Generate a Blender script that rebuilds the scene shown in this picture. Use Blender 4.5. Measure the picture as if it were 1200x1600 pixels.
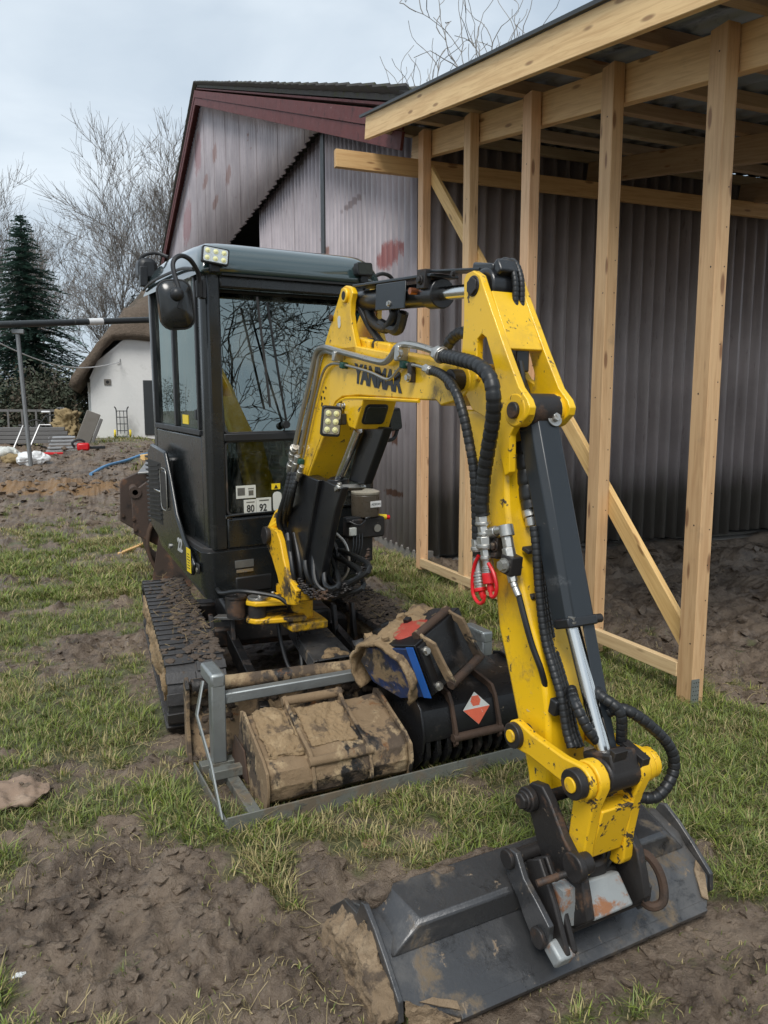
import bpy, bmesh, math, random
import numpy as np
from mathutils import Vector, Matrix, noise as mnoise
random.seed(7); rng = np.random.default_rng(7)
for o in list(bpy.data.objects): bpy.data.objects.remove(o)
SC = bpy.context.scene
COL = SC.collection
R = math.radians
# ---------------------------------------------------------------- camera
CAM_H, CAM_F, CAM_HOR, CAM_YAW = 1.62, 1160.0, 650.0, 21.0      # height, focal (px of a 1600 px tall frame), horizon row, heading
cam = bpy.data.cameras.new('camera'); camo = bpy.data.objects.new('camera', cam); COL.objects.link(camo)
PITCH = math.atan((800 - CAM_HOR) / CAM_F)
camo.location = (0, 0, CAM_H); camo.rotation_euler = (math.pi/2 - PITCH, 0, -R(CAM_YAW))
cam.sensor_fit = 'VERTICAL'; cam.sensor_height = 24; cam.lens = 24 * CAM_F / 1600
cam.clip_start = .05; cam.clip_end = 600
SC.camera = camo
SC.render.resolution_x, SC.render.resolution_y = 768, 1024
# ---------------------------------------------------------------- sky and sun (overcast)
SUN_EL, SUN_AZ = R(52), R(215)          # azimuth clockwise from +Y
world = bpy.data.worlds.new('World'); SC.world = world; world.use_nodes = True
nt = world.node_tree; nt.nodes.clear()
def wn(t, **k):
    n = nt.nodes.new(t)
    for a, b in k.items(): setattr(n, a, b)
    return n
sky = wn('ShaderNodeTexSky', sky_type='NISHITA', sun_disc=False, sun_elevation=SUN_EL, sun_rotation=SUN_AZ, air_density=1.2, dust_density=2.0)
tc = wn('ShaderNodeTexCoord'); mp = wn('ShaderNodeMapping'); mp.inputs['Scale'].default_value = (1, 1, 2.6)
n1 = wn('ShaderNodeTexNoise'); n1.inputs['Scale'].default_value = 2.4; n1.inputs['Detail'].default_value = 6; n1.inputs['Roughness'].default_value = .5
n1.inputs['Distortion'].default_value = .4
rp = wn('ShaderNodeValToRGB'); rp.color_ramp.elements[0].position = .32; rp.color_ramp.elements[1].position = .68
rp.color_ramp.elements[0].color = (2.75, 3.35, 4.0, 1); rp.color_ramp.elements[1].color = (5.1, 5.6, 6.0, 1)
mx = wn('ShaderNodeMix', data_type='RGBA'); mx.inputs[0].default_value = .9
bg = wn('ShaderNodeBackground'); bg.inputs['Strength'].default_value = .1
wo = wn('ShaderNodeOutputWorld'); L = nt.links.new
L(tc.outputs['Generated'], mp.inputs['Vector']); L(mp.outputs[0], n1.inputs['Vector']); L(n1.outputs[0], rp.inputs[0])
L(sky.outputs[0], mx.inputs[6]); L(rp.outputs[0], mx.inputs[7]); L(mx.outputs[2], bg.inputs['Color']); L(bg.outputs[0], wo.inputs[0])
sun = bpy.data.lights.new('sun', 'SUN'); sun.energy = 1.5; sun.angle = R(25); sun.color = (1, .97, .92)
suno = bpy.data.objects.new('sun', sun); COL.objects.link(suno)
suno.rotation_euler = Vector((-math.sin(SUN_AZ)*math.cos(SUN_EL), -math.cos(SUN_AZ)*math.cos(SUN_EL), -math.sin(SUN_EL))).to_track_quat('-Z', 'Y').to_euler()
SC.view_settings.view_transform = 'Standard'; SC.view_settings.look = 'None'; SC.view_settings.gamma = 1
SC.view_settings.use_curve_mapping = False; SC.view_settings.exposure = 0.80
SC.render.engine = 'CYCLES'

# ---------------------------------------------------------------- measuring helpers (photograph rows and columns to places in the yard)
_y = R(CAM_YAW)
FW = Vector((math.sin(_y)*math.cos(PITCH), math.cos(_y)*math.cos(PITCH), -math.sin(PITCH)))
RT = Vector((math.cos(_y), -math.sin(_y), 0)); UP = RT.cross(FW); EYE = Vector((0, 0, CAM_H))
def ray(x, y): return FW + RT*((x-600)/CAM_F) + UP*((800-y)/CAM_F)
def on(x, y, axis, val, fr=None):
    d = ray(x, y); o = EYE.copy()
    if fr is not None:
        i = fr.inverted(); o = i @ o; d = i.to_3x3() @ d
    return o + d*((val-o[axis])/d[axis])
def gp(x, y, z=0): return on(x, y, 2, z)
HB = Matrix.Translation((1.32, 1.76, 0)) @ Matrix.Rotation(R(6.5), 4, 'Z')                    # frame of boom, stick and bucket
HC = Matrix.Translation((1.0, 4.9, 0)) @ Matrix.Rotation(R(9.5), 4, 'Z') @ Matrix.Rotation(R(2), 4, 'X') @ Matrix.Rotation(R(-1), 4, 'Y')   # frame of cab and body

# ---------------------------------------------------------------- materials
MATS = {}
class NB:
    def __init__(s, name):
        s.m = bpy.data.materials.new(name); s.m.use_nodes = True; s.t = s.m.node_tree; s.t.nodes.clear()
        s.out = s.n('ShaderNodeOutputMaterial'); s.b = s.n('ShaderNodeBsdfPrincipled'); s.l(s.b.outputs[0], s.out.inputs[0])
        s.tc = s.n('ShaderNodeTexCoord')
    def n(s, t, **k):
        n = s.t.nodes.new(t)
        for a, b in k.items(): setattr(n, a, b)
        return n
    def l(s, a, b): s.t.links.new(a, b)
    def vec(s, scale=(1, 1, 1), rnd=False, loc=(0, 0, 0)):
        mp = s.n('ShaderNodeMapping'); mp.inputs['Scale'].default_value = scale; mp.inputs['Location'].default_value = loc
        s.l(s.tc.outputs['Object'], mp.inputs['Vector'])
        if not rnd: return mp.outputs[0]
        oi = s.n('ShaderNodeObjectInfo'); ad = s.n('ShaderNodeVectorMath', operation='MULTIPLY_ADD')
        s.l(oi.outputs['Random'], ad.inputs[0]); ad.inputs[1].default_value = (37, 61, 83); s.l(mp.outputs[0], ad.inputs[2])
        return ad.outputs[0]
    def noise(s, v, scale, detail=4, rough=.55, dist=0):
        n = s.n('ShaderNodeTexNoise'); n.inputs['Scale'].default_value = scale; n.inputs['Detail'].default_value = detail
        n.inputs['Roughness'].default_value = rough; n.inputs['Distortion'].default_value = dist; s.l(v, n.inputs['Vector']); return n.outputs[0]
    def step(s, v, a, b):
        r = s.n('ShaderNodeMapRange', interpolation_type='SMOOTHSTEP'); r.inputs[1].default_value = a; r.inputs[2].default_value = b; s.l(v, r.inputs[0]); return r.outputs[0]
    def math(s, op, a, b=None):
        m = s.n('ShaderNodeMath', operation=op)
        for i, v in enumerate((a, b)):
            if v is None: continue
            if isinstance(v, (int, float)): m.inputs[i].default_value = v
            else: s.l(v, m.inputs[i])
        return m.outputs[0]
    def mix(s, f, a, b, mode='MIX'):
        m = s.n('ShaderNodeMix', data_type='RGBA', blend_type=mode)
        for i, v in ((0, f), (6, a), (7, b)):
            if isinstance(v, (int, float)): m.inputs[i].default_value = v
            elif isinstance(v, tuple): m.inputs[i].default_value = (*v, 1)
            else: s.l(v, m.inputs[i])
        return m.outputs[2]
    def mixf(s, f, a, b):
        m = s.n('ShaderNodeMix', data_type='FLOAT')
        for i, v in ((0, f), (2, a), (3, b)):
            if isinstance(v, (int, float)): m.inputs[i].default_value = v
            else: s.l(v, m.inputs[i])
        return m.outputs[0]
    def bump(s, h, dist=.01, strength=.5, nrm=None):
        b = s.n('ShaderNodeBump'); b.inputs['Distance'].default_value = dist; b.inputs['Strength'].default_value = strength; s.l(h, b.inputs['Height'])
        if nrm: s.l(nrm, b.inputs['Normal'])
        return b.outputs[0]
    def fin(s, col=None, rough=None, metal=None, nrm=None, **k):
        for key, v in (('Base Color', col), ('Roughness', rough), ('Metallic', metal), ('Normal', nrm)):
            if v is None: continue
            if isinstance(v, (int, float)): s.b.inputs[key].default_value = v
            elif isinstance(v, tuple): s.b.inputs[key].default_value = (*v, 1)
            else: s.l(v, s.b.inputs[key])
        for a, b in k.items(): s.b.inputs[a.replace('_', ' ')].default_value = b
        return s.m
def mat(name, col, rough=.5, metal=0., var=.18, vs=6., layers=(), bump=None, rnd=False, **k):
    """painted / worn surface: base colour with soft variation, then layers (colour, scale, from, to, rough, metal)"""
    n = NB(name); v = n.vec(rnd=rnd)
    f = n.noise(v, vs, 5, .6)
    c = n.mix(f, tuple(x*(1-var) for x in col), tuple(min(1, x*(1+var)) for x in col))
    r = n.mixf(n.noise(v, vs*2.7, 4), max(0, rough-.12), min(1, rough+.12)); mt = metal
    h = None
    for (c2, sc, a, b, r2, m2) in layers:
        q = n.step(n.noise(v, sc, 7, .68, .3), a, b)
        c2v = n.mix(n.noise(v, sc*3.1, 4), tuple(x*.7 for x in c2), tuple(min(1, x*1.3) for x in c2))
        c = n.mix(q, c, c2v); r = n.mixf(q, r, r2); mt = n.mixf(q, mt, m2); h = q if h is None else n.math('ADD', h, q)
    nr = None
    if bump: nr = n.bump(n.noise(v, bump[0], 8, .65), bump[1], bump[2] if len(bump) > 2 else .6)
    if h is not None: nr = n.bump(h, .0015, .5, nr)
    MATS[name] = n.fin(c, r, mt, nr, **k); return MATS[name]

mat('yellow_greasy', (.74, .42, .012), .40, 0, .12, 4, [((.10, .065, .03), 5, .50, .62, .6, 0), ((.035, .027, .02), 9, .54, .60, .55, .1), ((.05, .038, .025), 38, .62, .65, .7, .1)], (50, .0015, .5))
MUDC = (.20, .135, .075); DARKMUD = (.075, .052, .036)
mat('yellow', (.86, .515, .008), .34, 0, .08, 3, [((.60, .36, .03), 3.2, .46, .74, .5, 0), ((.24, .155, .055), 5, .58, .74, .7, 0), ((.06, .045, .03), 16, .63, .66, .7, 0), ((.045, .035, .025), 44, .65, .68, .7, 0), ((.60, .45, .18), 26, .66, .70, .6, 0)], (60, .0008, .3), Coat_Weight=.25)
mat('yellow_worn', (.78, .46, .012), .42, 0, .1, 4, [((.06, .045, .03), 13, .58, .61, .7, .1), ((.05, .038, .025), 40, .63, .66, .7, .1), ((.30, .19, .06), 5, .55, .72, .7, 0)], (60, .001, .4))
mat('black_paint', (.012, .013, .015), .32, 0, .3, 4, [((.06, .053, .046), 7, .60, .80, .6, 0), ((.11, .09, .07), 45, .69, .72, .7, 0)], (90, .0006, .3), Coat_Weight=.2)
mat('body_paint', (.011, .013, .014), .26, 0, .2, 3, [((.045, .043, .037), 3.5, .55, .85, .55, 0), ((.16, .15, .14), 38, .72, .75, .6, 0)], (50, .0005, .2), Coat_Weight=.4, Coat_Roughness=.15)
mat('roof_paint', (.030, .055, .058), .10, 0, .1, 2, [((.10, .12, .12), 5, .62, .85, .3, 0)], None, Coat_Weight=1., Coat_Roughness=.03, Specular_IOR_Level=.9)
mat('plastic', (.015, .016, .018), .42, 0, .2, 5, [((.10, .095, .085), 5, .62, .85, .6, 0)], (140, .0006, .4))
mat('cyl_guard', (.020, .025, .030), .34, 0, .2, 3, [((.07, .075, .08), 5, .60, .72, .5, 0), ((.14, .12, .10), 30, .70, .72, .7, 0)], (70, .0006, .3))
mat('rubber', (.028, .027, .027), .62, 0, .3, 9, [((.12, .085, .055), 6, .56, .72, .85, 0)], (50, .003, .5))
mat('track_rubber', (.040, .038, .038), .50, 0, .3, 9, [((.075, .054, .038), 7, .56, .66, .8, 0), ((.15, .105, .065), 24, .66, .72, .9, 0)], (40, .006, .6))
mat('track_mud', (.085, .062, .045), .8, 0, .4, 12, [((.20, .14, .085), 14, .58, .66, .95, 0)], (26, .02, .9))
mat('hose', (.014, .015, .016), .42, 0, .2, 20, [((.07, .06, .05), 12, .62, .72, .7, 0)])
mat('chrome', (.72, .72, .70), .18, 1, .06, 8, [((.25, .22, .18), 14, .66, .74, .6, .6)])
mat('zinc', (.50, .49, .46), .36, .9, .12, 14, [((.22, .19, .15), 20, .60, .70, .7, .4)], (80, .0008, .4))
mat('galv', (.36, .38, .375), .46, .75, .16, 9, [((.16, .17, .165), 4, .52, .68, .65, .5), ((.17, .13, .085), 9, .62, .74, .8, .1)], (40, .0012, .4))
mat('galv_muddy', (.17, .175, .155), .6, .3, .2, 8, [((.145, .115, .08), 5, .46, .60, .9, 0), ((.09, .085, .07), 11, .55, .65, .8, 0)], (40, .002, .5))
mat('mudsteel', (.22, .15, .085), .85, 0, .25, 6, [((.36, .265, .155), 5, .50, .60, .95, 0), ((.035, .032, .03), 4.5, .545, .60, .45, .4), ((.20, .085, .03), 9, .60, .70, .85, .2), ((.085, .06, .04), 8, .51, .60, .85, 0)], (40, .006, .8))
mat('mudcake', (.27, .185, .10), .95, 0, .25, 9, [((.36, .26, .15), 7, .50, .62, .95, 0), ((.13, .09, .055), 12, .54, .64, .9, 0)], (45, .012, .9))
mat('blacksteel', (.016, .016, .017), .30, .3, .3, 5, [((.055, .042, .034), 6, .56, .68, .7, .1), ((.30, .235, .155), 15, .66, .71, .95, 0)], (50, .002, .5))
mat('bucket_steel', (.070, .071, .074), .30, .45, .25, 4, [((.12, .115, .11), 3.5, .46, .66, .38, .4), ((.040, .040, .041), 8, .54, .68, .25, .4), ((.14, .105, .068), 5, .57, .68, .85, 0), ((.22, .165, .11), 18, .63, .69, .9, 0), ((.16, .15, .14), 60, .70, .73, .4, .5)], (36, .0025, .6))
mat('darksteel', (.034, .031, .030), .48, .4, .3, 8, [((.095, .052, .03), 7, .54, .66, .8, .1), ((.15, .11, .075), 15, .64, .70, .9, 0)], (50, .002, .6))
mat('rusty', (.075, .045, .030), .8, .15, .3, 10, [((.05, .036, .028), 8, .5, .66, .7, .2), ((.22, .15, .09), 14, .62, .70, .9, 0)], (50, .003, .7))
mat('blue_paint', (.010, .032, .105), .4, 0, .25, 6, [((.04, .037, .035), 4, .48, .60, .6, .1), ((.22, .155, .085), 7, .52, .62, .9, 0), ((.28, .20, .115), 21, .60, .66, .95, 0)], (40, .004, .7))
mat('blue_bright', (.015, .11, .42), .4, 0, .2, 6, [((.06, .05, .04), 10, .64, .70, .7, .2)])
mat('red_soil', (.36, .05, .03), .7, 0, .3, 8, [((.24, .16, .09), 8, .50, .58, .95, 0)], (30, .008, .8))
mat('mudwet', (.215, .152, .092), .85, 0, .25, 9, [((.30, .22, .14), 7, .50, .62, .95, 0), ((.085, .06, .04), 12, .54, .64, .8, 0)], (45, .012, .9))
mat('clay', (.25, .175, .125), .9, 0, .2, 9, [((.33, .245, .18), 6, .5, .66, .95, 0)], (40, .006, .7))
mat('red', (.62, .012, .018), .35)
mat('green_clip', (.008, .065, .05), .5)
mat('copper', (.42, .16, .08), .4, .8)
mat('sticker_white', (.62, .63, .58), .45, 0, .12, 20, [((.35, .32, .24), 9, .58, .7, .7, 0)])
mat('sticker_yellow', (.82, .60, .02), .45, 0, .06, 20)
mat('sticker_red', (.72, .13, .06), .5, 0, .15, 30, [((.6, .5, .42), 22, .62, .68, .7, 0)])
mat('ink', (.012, .012, .012), .5)
mat('lettering', (.008, .008, .009), .35)
mat('lettering_grey', (.42, .43, .43), .4, 0, .3, 40)
mat('reflector', (.75, .76, .72), .18, .7, .1, 30)
mat('led', (.85, .83, .45), .25, 0, .1, 30)
mat('smoked_lens', (.03, .035, .03), .15, 0, .3, 60, bump=(160, .003, .8))
mat('seat', (.02, .02, .022), .7)
mat('cardboard', (.30, .21, .12), .8, 0, .15, 3)
mat('lid_clear', (.34, .31, .25), .3, 0, .2, 14)
mat('amber_grease', (.085, .070, .052), .3, 0, .3, 12)
mat('plate', (.20, .21, .21), .4, .6, .3, 40)
mat('white_wall', (.76, .76, .74), .85, 0, .06, .6, [((.55, .55, .52), 1.1, .56, .8, .9, 0)], (7, .02, .5))
mat('white_paint', (.72, .72, .70), .6, 0, .08, 3)
mat('dark_door', (.035, .04, .042), .5)
mat('thatch', (.125, .095, .07), .95, 0, .45, 9, [((.065, .055, .04), 1.2, .5, .7, .95, 0), ((.10, .105, .05), 2.1, .6, .75, .95, 0)], (14, .06, .9))
mat('bark', (.19, .168, .15), .9, 0, .3, 3, [((.15, .16, .11), 2, .55, .7, .9, 0)])  # lightened so the colour itself carries the haze over the far trees
mat('bark_pale', (.27, .25, .225), .9, 0, .25, 3)
mat('bark_dark', (.03, .026, .022), .9, 0, .25, 3)
mat('needles', (.085, .150, .125), .75, 0, .45, .9, [((.12, .20, .16), 1.8, .5, .65, .8, 0)])
mat('bush_leaf', (.045, .055, .032), .8, 0, .5, 1.2, [((.085, .065, .045), 1.5, .5, .6, .9, 0)])
mat('concrete', (.19, .175, .155), .9, 0, .2, 5, [((.15, .14, .11), 3, .5, .7, .95, 0)], (40, .006, .6))
mat('red_board', (.125, .028, .026), .7, 0, .3, 4, [((.05, .02, .02), 6, .55, .7, .8, 0), ((.36, .27, .25), 17, .655, .70, .85, 0)], (30, .003, .5), True)
mat('roof_tile', (.085, .08, .075), .9, 0, .35, 6, [((.085, .09, .045), 7, .50, .66, .95, 0), ((.17, .165, .155), 20, .62, .7, .95, 0)], (30, .008, .7), True)
mat('roof_sheet', (.30, .34, .37), .45, .6, .15, 3, [((.07, .075, .08), 3, .5, .7, .6, .4)])
mat('grey_metal', (.24, .25, .255), .5, .5, .2, 5)
mat('loader_steel', (.34, .335, .33), .38, .7, .15, 3, [((.20, .10, .055), 4, .55, .7, .8, .1)])
mat('rust_brown', (.075, .052, .042), .6, .3, .3, 5, [((.16, .08, .045), 6, .52, .66, .85, .1), ((.03, .027, .026), 4, .55, .68, .5, .3)], (40, .003, .5))
mat('pipe_black', (.03, .034, .036), .35, 0, .3, 2, [((.12, .12, .11), 6, .6, .75, .6, 0)])
mat('white_plastic', (.72, .73, .73), .4, 0, .08, 4)
mat('wheel_yellow', (.80, .62, .03), .5)
mat('blue_pipe', (.16, .36, .62), .4)
mat('straw', (.27, .20, .10), .9, 0, .3, 6)
mat('grey_boards', (.16, .155, .15), .7, 0, .25, 2)
mat('alu', (.40, .40, .40), .45, .6, .1, 5)
def glass_mat(name, tint, ior=1.75, rough=.0):
    n = NB(name); n.t.nodes.remove(n.b)
    fr = n.n('ShaderNodeFresnel'); fr.inputs[0].default_value = ior
    tr = n.n('ShaderNodeBsdfTransparent'); tr.inputs[0].default_value = (*tint, 1)
    gl = n.n('ShaderNodeBsdfGlossy'); gl.inputs['Roughness'].default_value = rough; gl.inputs[0].default_value = (.86, 1, .97, 1)
    ms = n.n('ShaderNodeMixShader'); n.l(fr.outputs[0], ms.inputs[0]); n.l(tr.outputs[0], ms.inputs[1]); n.l(gl.outputs[0], ms.inputs[2])
    df = n.n('ShaderNodeBsdfDiffuse'); df.inputs[0].default_value = (.42, .42, .38, 1); m2 = n.n('ShaderNodeMixShader'); v = n.vec()
    st = n.n('ShaderNodeVectorMath', operation='MULTIPLY'); n.l(v, st.inputs[0]); st.inputs[1].default_value = (3, 3, 1.2)
    n.l(n.math('ADD', n.math('MULTIPLY', n.step(n.noise(st.outputs[0], 3, 6, .65), .42, .75), .16), n.math('MULTIPLY', n.step(n.noise(v, 55, 4, .6), .60, .68), .10)), m2.inputs[0])
    n.l(ms.outputs[0], m2.inputs[1]); n.l(df.outputs[0], m2.inputs[2]); n.l(m2.outputs[0], n.out.inputs[0])
    MATS[name] = n.m
glass_mat('glass', (.50, .60, .56), 3.0); glass_mat('glass_low', (.60, .68, .64), 1.6); glass_mat('glass_side', (.45, .55, .52), 1.9)
def wood_mat(name, col, dark, knots=True):
    n = NB(name); v = n.vec((1, 1, 1), True)
    st = n.n('ShaderNodeVectorMath', operation='MULTIPLY'); n.l(v, st.inputs[0]); st.inputs[1].default_value = (.9, 16, 16)
    g = n.noise(st.outputs[0], 2.2, 6, .6, .9)
    st2 = n.n('ShaderNodeVectorMath', operation='MULTIPLY'); n.l(v, st2.inputs[0]); st2.inputs[1].default_value = (1.3, 40, 40)
    g2 = n.noise(st2.outputs[0], 3, 4, .6, .4)
    c = n.mix(n.step(g, .38, .68), col, tuple(a*.5+b*.5 for a, b in zip(col, dark)))
    c = n.mix(n.math('MULTIPLY', n.step(g2, .52, .72), .35), c, dark)
    big = n.noise(v, 1.4, 3)
    c = n.mix(n.math('MULTIPLY', n.step(big, .45, .75), .30), c, tuple(x*1.12 for x in col))
    st3 = n.n('ShaderNodeVectorMath', operation='MULTIPLY'); n.l(v, st3.inputs[0]); st3.inputs[1].default_value = (1.7, 7, 7)
    vo = n.n('ShaderNodeTexVoronoi'); vo.inputs['Scale'].default_value = 1.6; n.l(st3.outputs[0], vo.inputs['Vector'])
    k = n.step(vo.outputs['Distance'], .20, .10)
    c = n.mix(n.math('MULTIPLY', k, .75), c, (.20, .085, .03))
    oi = n.n('ShaderNodeObjectInfo'); hv = n.n('ShaderNodeHueSaturation'); n.l(c, hv.inputs['Color'])
    n.l(n.mixf(oi.outputs['Random'], .78, 1.12), hv.inputs['Value']); n.l(n.mixf(n.math('FRACT', n.math('MULTIPLY', oi.outputs['Random'], 7.3)), .485, .512), hv.inputs['Hue']); n.l(n.mixf(n.math('FRACT', n.math('MULTIPLY', oi.outputs['Random'], 13.7)), .85, 1.12), hv.inputs['Saturation'])
    dirt = n.noise(v, 3.4, 6, .7)
    c = n.mix(n.math('MULTIPLY', n.step(dirt, .6, .78), .35), hv.outputs[0], (.16, .125, .09))
    MATS[name] = n.fin(c, .62, 0, n.bump(g2, .002, .35))
wood_mat('wood', (.79, .535, .265), (.50, .27, .105)); wood_mat('wood_shaded', (.44, .325, .20), (.27, .17, .09))  # second one: same timber, darkened to paint in the shade under the roof
def rust_sheet(name, col, spots, thr=.66, dirt_z=None):
    """corrugated sheet paint; spots: (x, y, z, ry, rz, kind) rust and red-primer patches at measured places"""
    n = NB(name); v = n.vec()
    sep = n.n('ShaderNodeSeparateXYZ'); n.l(v, sep.inputs[0])
    big = n.noise(v, .9, 5, .6)
    st = n.n('ShaderNodeVectorMath', operation='MULTIPLY'); n.l(v, st.inputs[0]); st.inputs[1].default_value = (6, 6, .5)
    run = n.noise(st.outputs[0], 1.6, 5, .65)
    c = n.mix(n.step(big, .35, .68), tuple(x*.85 for x in col), tuple(x*1.12 for x in col))
    c = n.mix(n.math('MULTIPLY', n.step(run, .48, .72), .45), c, (col[0]*1.35, col[1]*1.38, col[2]*1.32))
    st4 = n.n('ShaderNodeVectorMath', operation='MULTIPLY'); n.l(v, st4.inputs[0]); st4.inputs[1].default_value = (9, 9, 1.2)
    fine = n.noise(st4.outputs[0], 2.4, 6, .7)
    c = n.mix(n.math('MULTIPLY', n.step(fine, .60, .70), .5), c, (.11, .07, .065))
    q = n.math('MULTIPLY', n.step(n.noise(v, 1.3, 7, .7), thr, thr+.07), .8)
    c = n.mix(q, c, (.17, .06, .035))
    ste = n.n('ShaderNodeVectorMath', operation='MULTIPLY'); n.l(v, ste.inputs[0]); ste.inputs[1].default_value = (8, 8, 2.6)
    edge = n.noise(ste.outputs[0], 1.6, 6, .72)
    for (sy, sz, ry, rz, kc) in spots:
        a = n.math('DIVIDE', n.math('ABSOLUTE', n.math('SUBTRACT', sep.outputs[1], sy)), ry)
        b = n.math('DIVIDE', n.math('ABSOLUTE', n.math('SUBTRACT', sep.outputs[2], sz)), rz)
        d = n.math('ADD', n.math('SQRT', n.math('ADD', n.math('MULTIPLY', a, a), n.math('MULTIPLY', b, b))), n.math('MULTIPLY', n.math('SUBTRACT', edge, .5), 1.8))
        c = n.mix(n.math('MULTIPLY', n.step(d, 1.12, .72), .85), c, kc)
    if dirt_z is not None:
        zz = n.math('ADD', sep.outputs[2], n.math('MULTIPLY', run, -.55))
        c = n.mix(n.math('MULTIPLY', n.step(zz, dirt_z+.05, dirt_z-.45), .75), c, (.05, .05, .028))
    MATS[name] = n.fin(c, .5, .15, n.bump(fine, .002, .3))

# ---------------------------------------------------------------- mesh helpers
def obj(name, bm, m, parent=None, matrix=None, bev=0, smooth=True, seg=2):
    me = bpy.data.meshes.new(name)
    if isinstance(bm, bmesh.types.BMesh):
        bmesh.ops.recalc_face_normals(bm, faces=bm.faces); bm.to_mesh(me); bm.free()
    else:
        me.from_pydata(*bm); me.update()
    o = bpy.data.objects.new(name, me); COL.objects.link(o)
    me.materials.append(MATS[m] if isinstance(m, str) else m)
    if smooth:
        me.polygons.foreach_set('use_smooth', [True]*len(me.polygons))
        try:
            if len(me.polygons) < 1500: me.set_sharp_from_angle(angle=R(38))
        except Exception: pass
    if parent is not None: o.parent = parent
    if matrix is not None: o.matrix_local = matrix
    if bev:
        b = o.modifiers.new('bevel', 'BEVEL'); b.width = bev; b.segments = seg; b.limit_method = 'ANGLE'; b.angle_limit = R(40); b.harden_normals = False
    return o
def inst(src, parent, matrix, name=None):
    o = bpy.data.objects.new(name or src.name.split('.')[0], src.data); COL.objects.link(o); o.parent = parent; o.matrix_local = matrix
    for md in src.modifiers:
        if md.type == 'BEVEL':
            b = o.modifiers.new('bevel', 'BEVEL'); b.width = md.width; b.segments = md.segments; b.limit_method = 'ANGLE'; b.angle_limit = md.angle_limit
    return o
def thing(name, label, cat, loc=(0, 0, 0), rz=0, group=None):
    o = bpy.data.objects.new(name, None); COL.objects.link(o); o.location = loc; o.rotation_euler = (0, 0, rz); o.empty_display_size = .2
    return tag(o, label, cat, group)
def tag(o, label, cat, group=None, kind=None):
    o['label'] = label; o['category'] = cat
    if group: o['group'] = group
    if kind: o['kind'] = kind
    return o
def B(): return bmesh.new()
def box(bm, c, s, m=None):
    M = Matrix.Translation(c) @ (m.to_4x4() if m else Matrix()) @ Matrix.Diagonal((*s, 1))
    bmesh.ops.create_cube(bm, size=1, matrix=M); return bm
def bx(x0, x1, y0, y1, z0, z1, bm=None):
    return box(bm or B(), ((x0+x1)/2, (y0+y1)/2, (z0+z1)/2), (abs(x1-x0), abs(y1-y0), abs(z1-z0)))
def prism(poly, lo, hi, axis=0, bm=None):
    """polygon (list of 2D) extruded along an axis; for axis 0 the polygon is (y,z), 1: (x,z), 2: (x,y)"""
    bm = bm or B()
    def p(q, t): return ((t, q[0], q[1]), (q[0], t, q[1]), (q[0], q[1], t))[axis]
    a = [bm.verts.new(p(q, lo)) for q in poly]; b = [bm.verts.new(p(q, hi)) for q in poly]; n = len(poly)
    bm.faces.new(a); bm.faces.new(b[::-1])
    for i in range(n): bm.faces.new((a[i], b[i], b[(i+1) % n], a[(i+1) % n]))
    return bm
def cyl(bm, a, b, r, r2=None, seg=16, caps=True):
    a, b = Vector(a), Vector(b); d = b-a
    M = Matrix.Translation((a+b)/2) @ d.to_track_quat('Z', 'Y').to_matrix().to_4x4()
    bmesh.ops.create_cone(bm, cap_ends=caps, segments=seg, radius1=r, radius2=r if r2 is None else r2, depth=d.length, matrix=M); return bm
def smooth_path(pts, n=8):
    pts = [Vector(p) for p in pts]
    if len(pts) < 3: return pts
    out = []
    P = [2*pts[0]-pts[1]] + pts + [2*pts[-1]-pts[-2]]
    for i in range(1, len(P)-2):
        for k in range(n):
            t = k/n; a, b, c, d = P[i-1:i+3]
            out.append(.5*((2*b)+(c-a)*t+(2*a-5*b+4*c-d)*t*t+(3*b-a-3*c+d)*t**3))
    out.append(pts[-1]); return out
def resample(pts, step):
    out = [pts[0]]; acc = 0.
    for a, b in zip(pts, pts[1:]):
        L_ = (b-a).length; t = step-acc
        while t <= L_ and L_ > 1e-9:
            out.append(a.lerp(b, t/L_)); t += step
        acc = (acc+L_) % step
    out.append(pts[-1]); return out
def tube(bm, pts, r, seg=8, n=6, smooth=True, rf=None, caps=True):
    P = smooth_path(pts, n) if smooth else [Vector(p) for p in pts]
    nrm = None; rings = []
    for i, p in enumerate(P):
        t = (P[min(i+1, len(P)-1)]-P[max(i-1, 0)]).normalized()
        if nrm is None: nrm = t.orthogonal().normalized()
        nrm = (nrm-t*nrm.dot(t)).normalized(); bn = t.cross(nrm)
        rr = rf(i, len(P)) if rf else r
        rings.append([bm.verts.new(p+(nrm*math.cos(2*math.pi*k/seg)+bn*math.sin(2*math.pi*k/seg))*rr) for k in range(seg)])
    for a, b in zip(rings, rings[1:]):
        for k in range(seg): bm.faces.new((a[k], a[(k+1) % seg], b[(k+1) % seg], b[k]))
    if caps: bm.faces.new(rings[0][::-1]); bm.faces.new(rings[-1])
    return bm
def wrapped_hose(bm, pts, r, pitch=.016, seg=10):
    """hose in a spiral guard: every turn ends in a small step"""
    pitch = max(pitch, r*1.35); P = resample(smooth_path(pts, 14), pitch/6); prof = (1.0, 1.01, 1.02, 1.03, 1.04, .91)
    return tube(bm, P, r, seg, smooth=False, rf=lambda i, n: r*prof[i % 6])
def lathe(bm, prof, seg=20, M=None):
    """profile of (radius, height) turned about Z"""
    M = M or Matrix(); rings = []
    for r, h in prof: rings.append([bm.verts.new(M @ Vector((r*math.cos(2*math.pi*k/seg), r*math.sin(2*math.pi*k/seg), h))) for k in range(seg)])
    for a, b in zip(rings, rings[1:]):
        for k in range(seg): bm.faces.new((a[k], a[(k+1) % seg], b[(k+1) % seg], b[k]))
    bm.faces.new(rings[0][::-1]); bm.faces.new(rings[-1]); return bm
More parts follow.
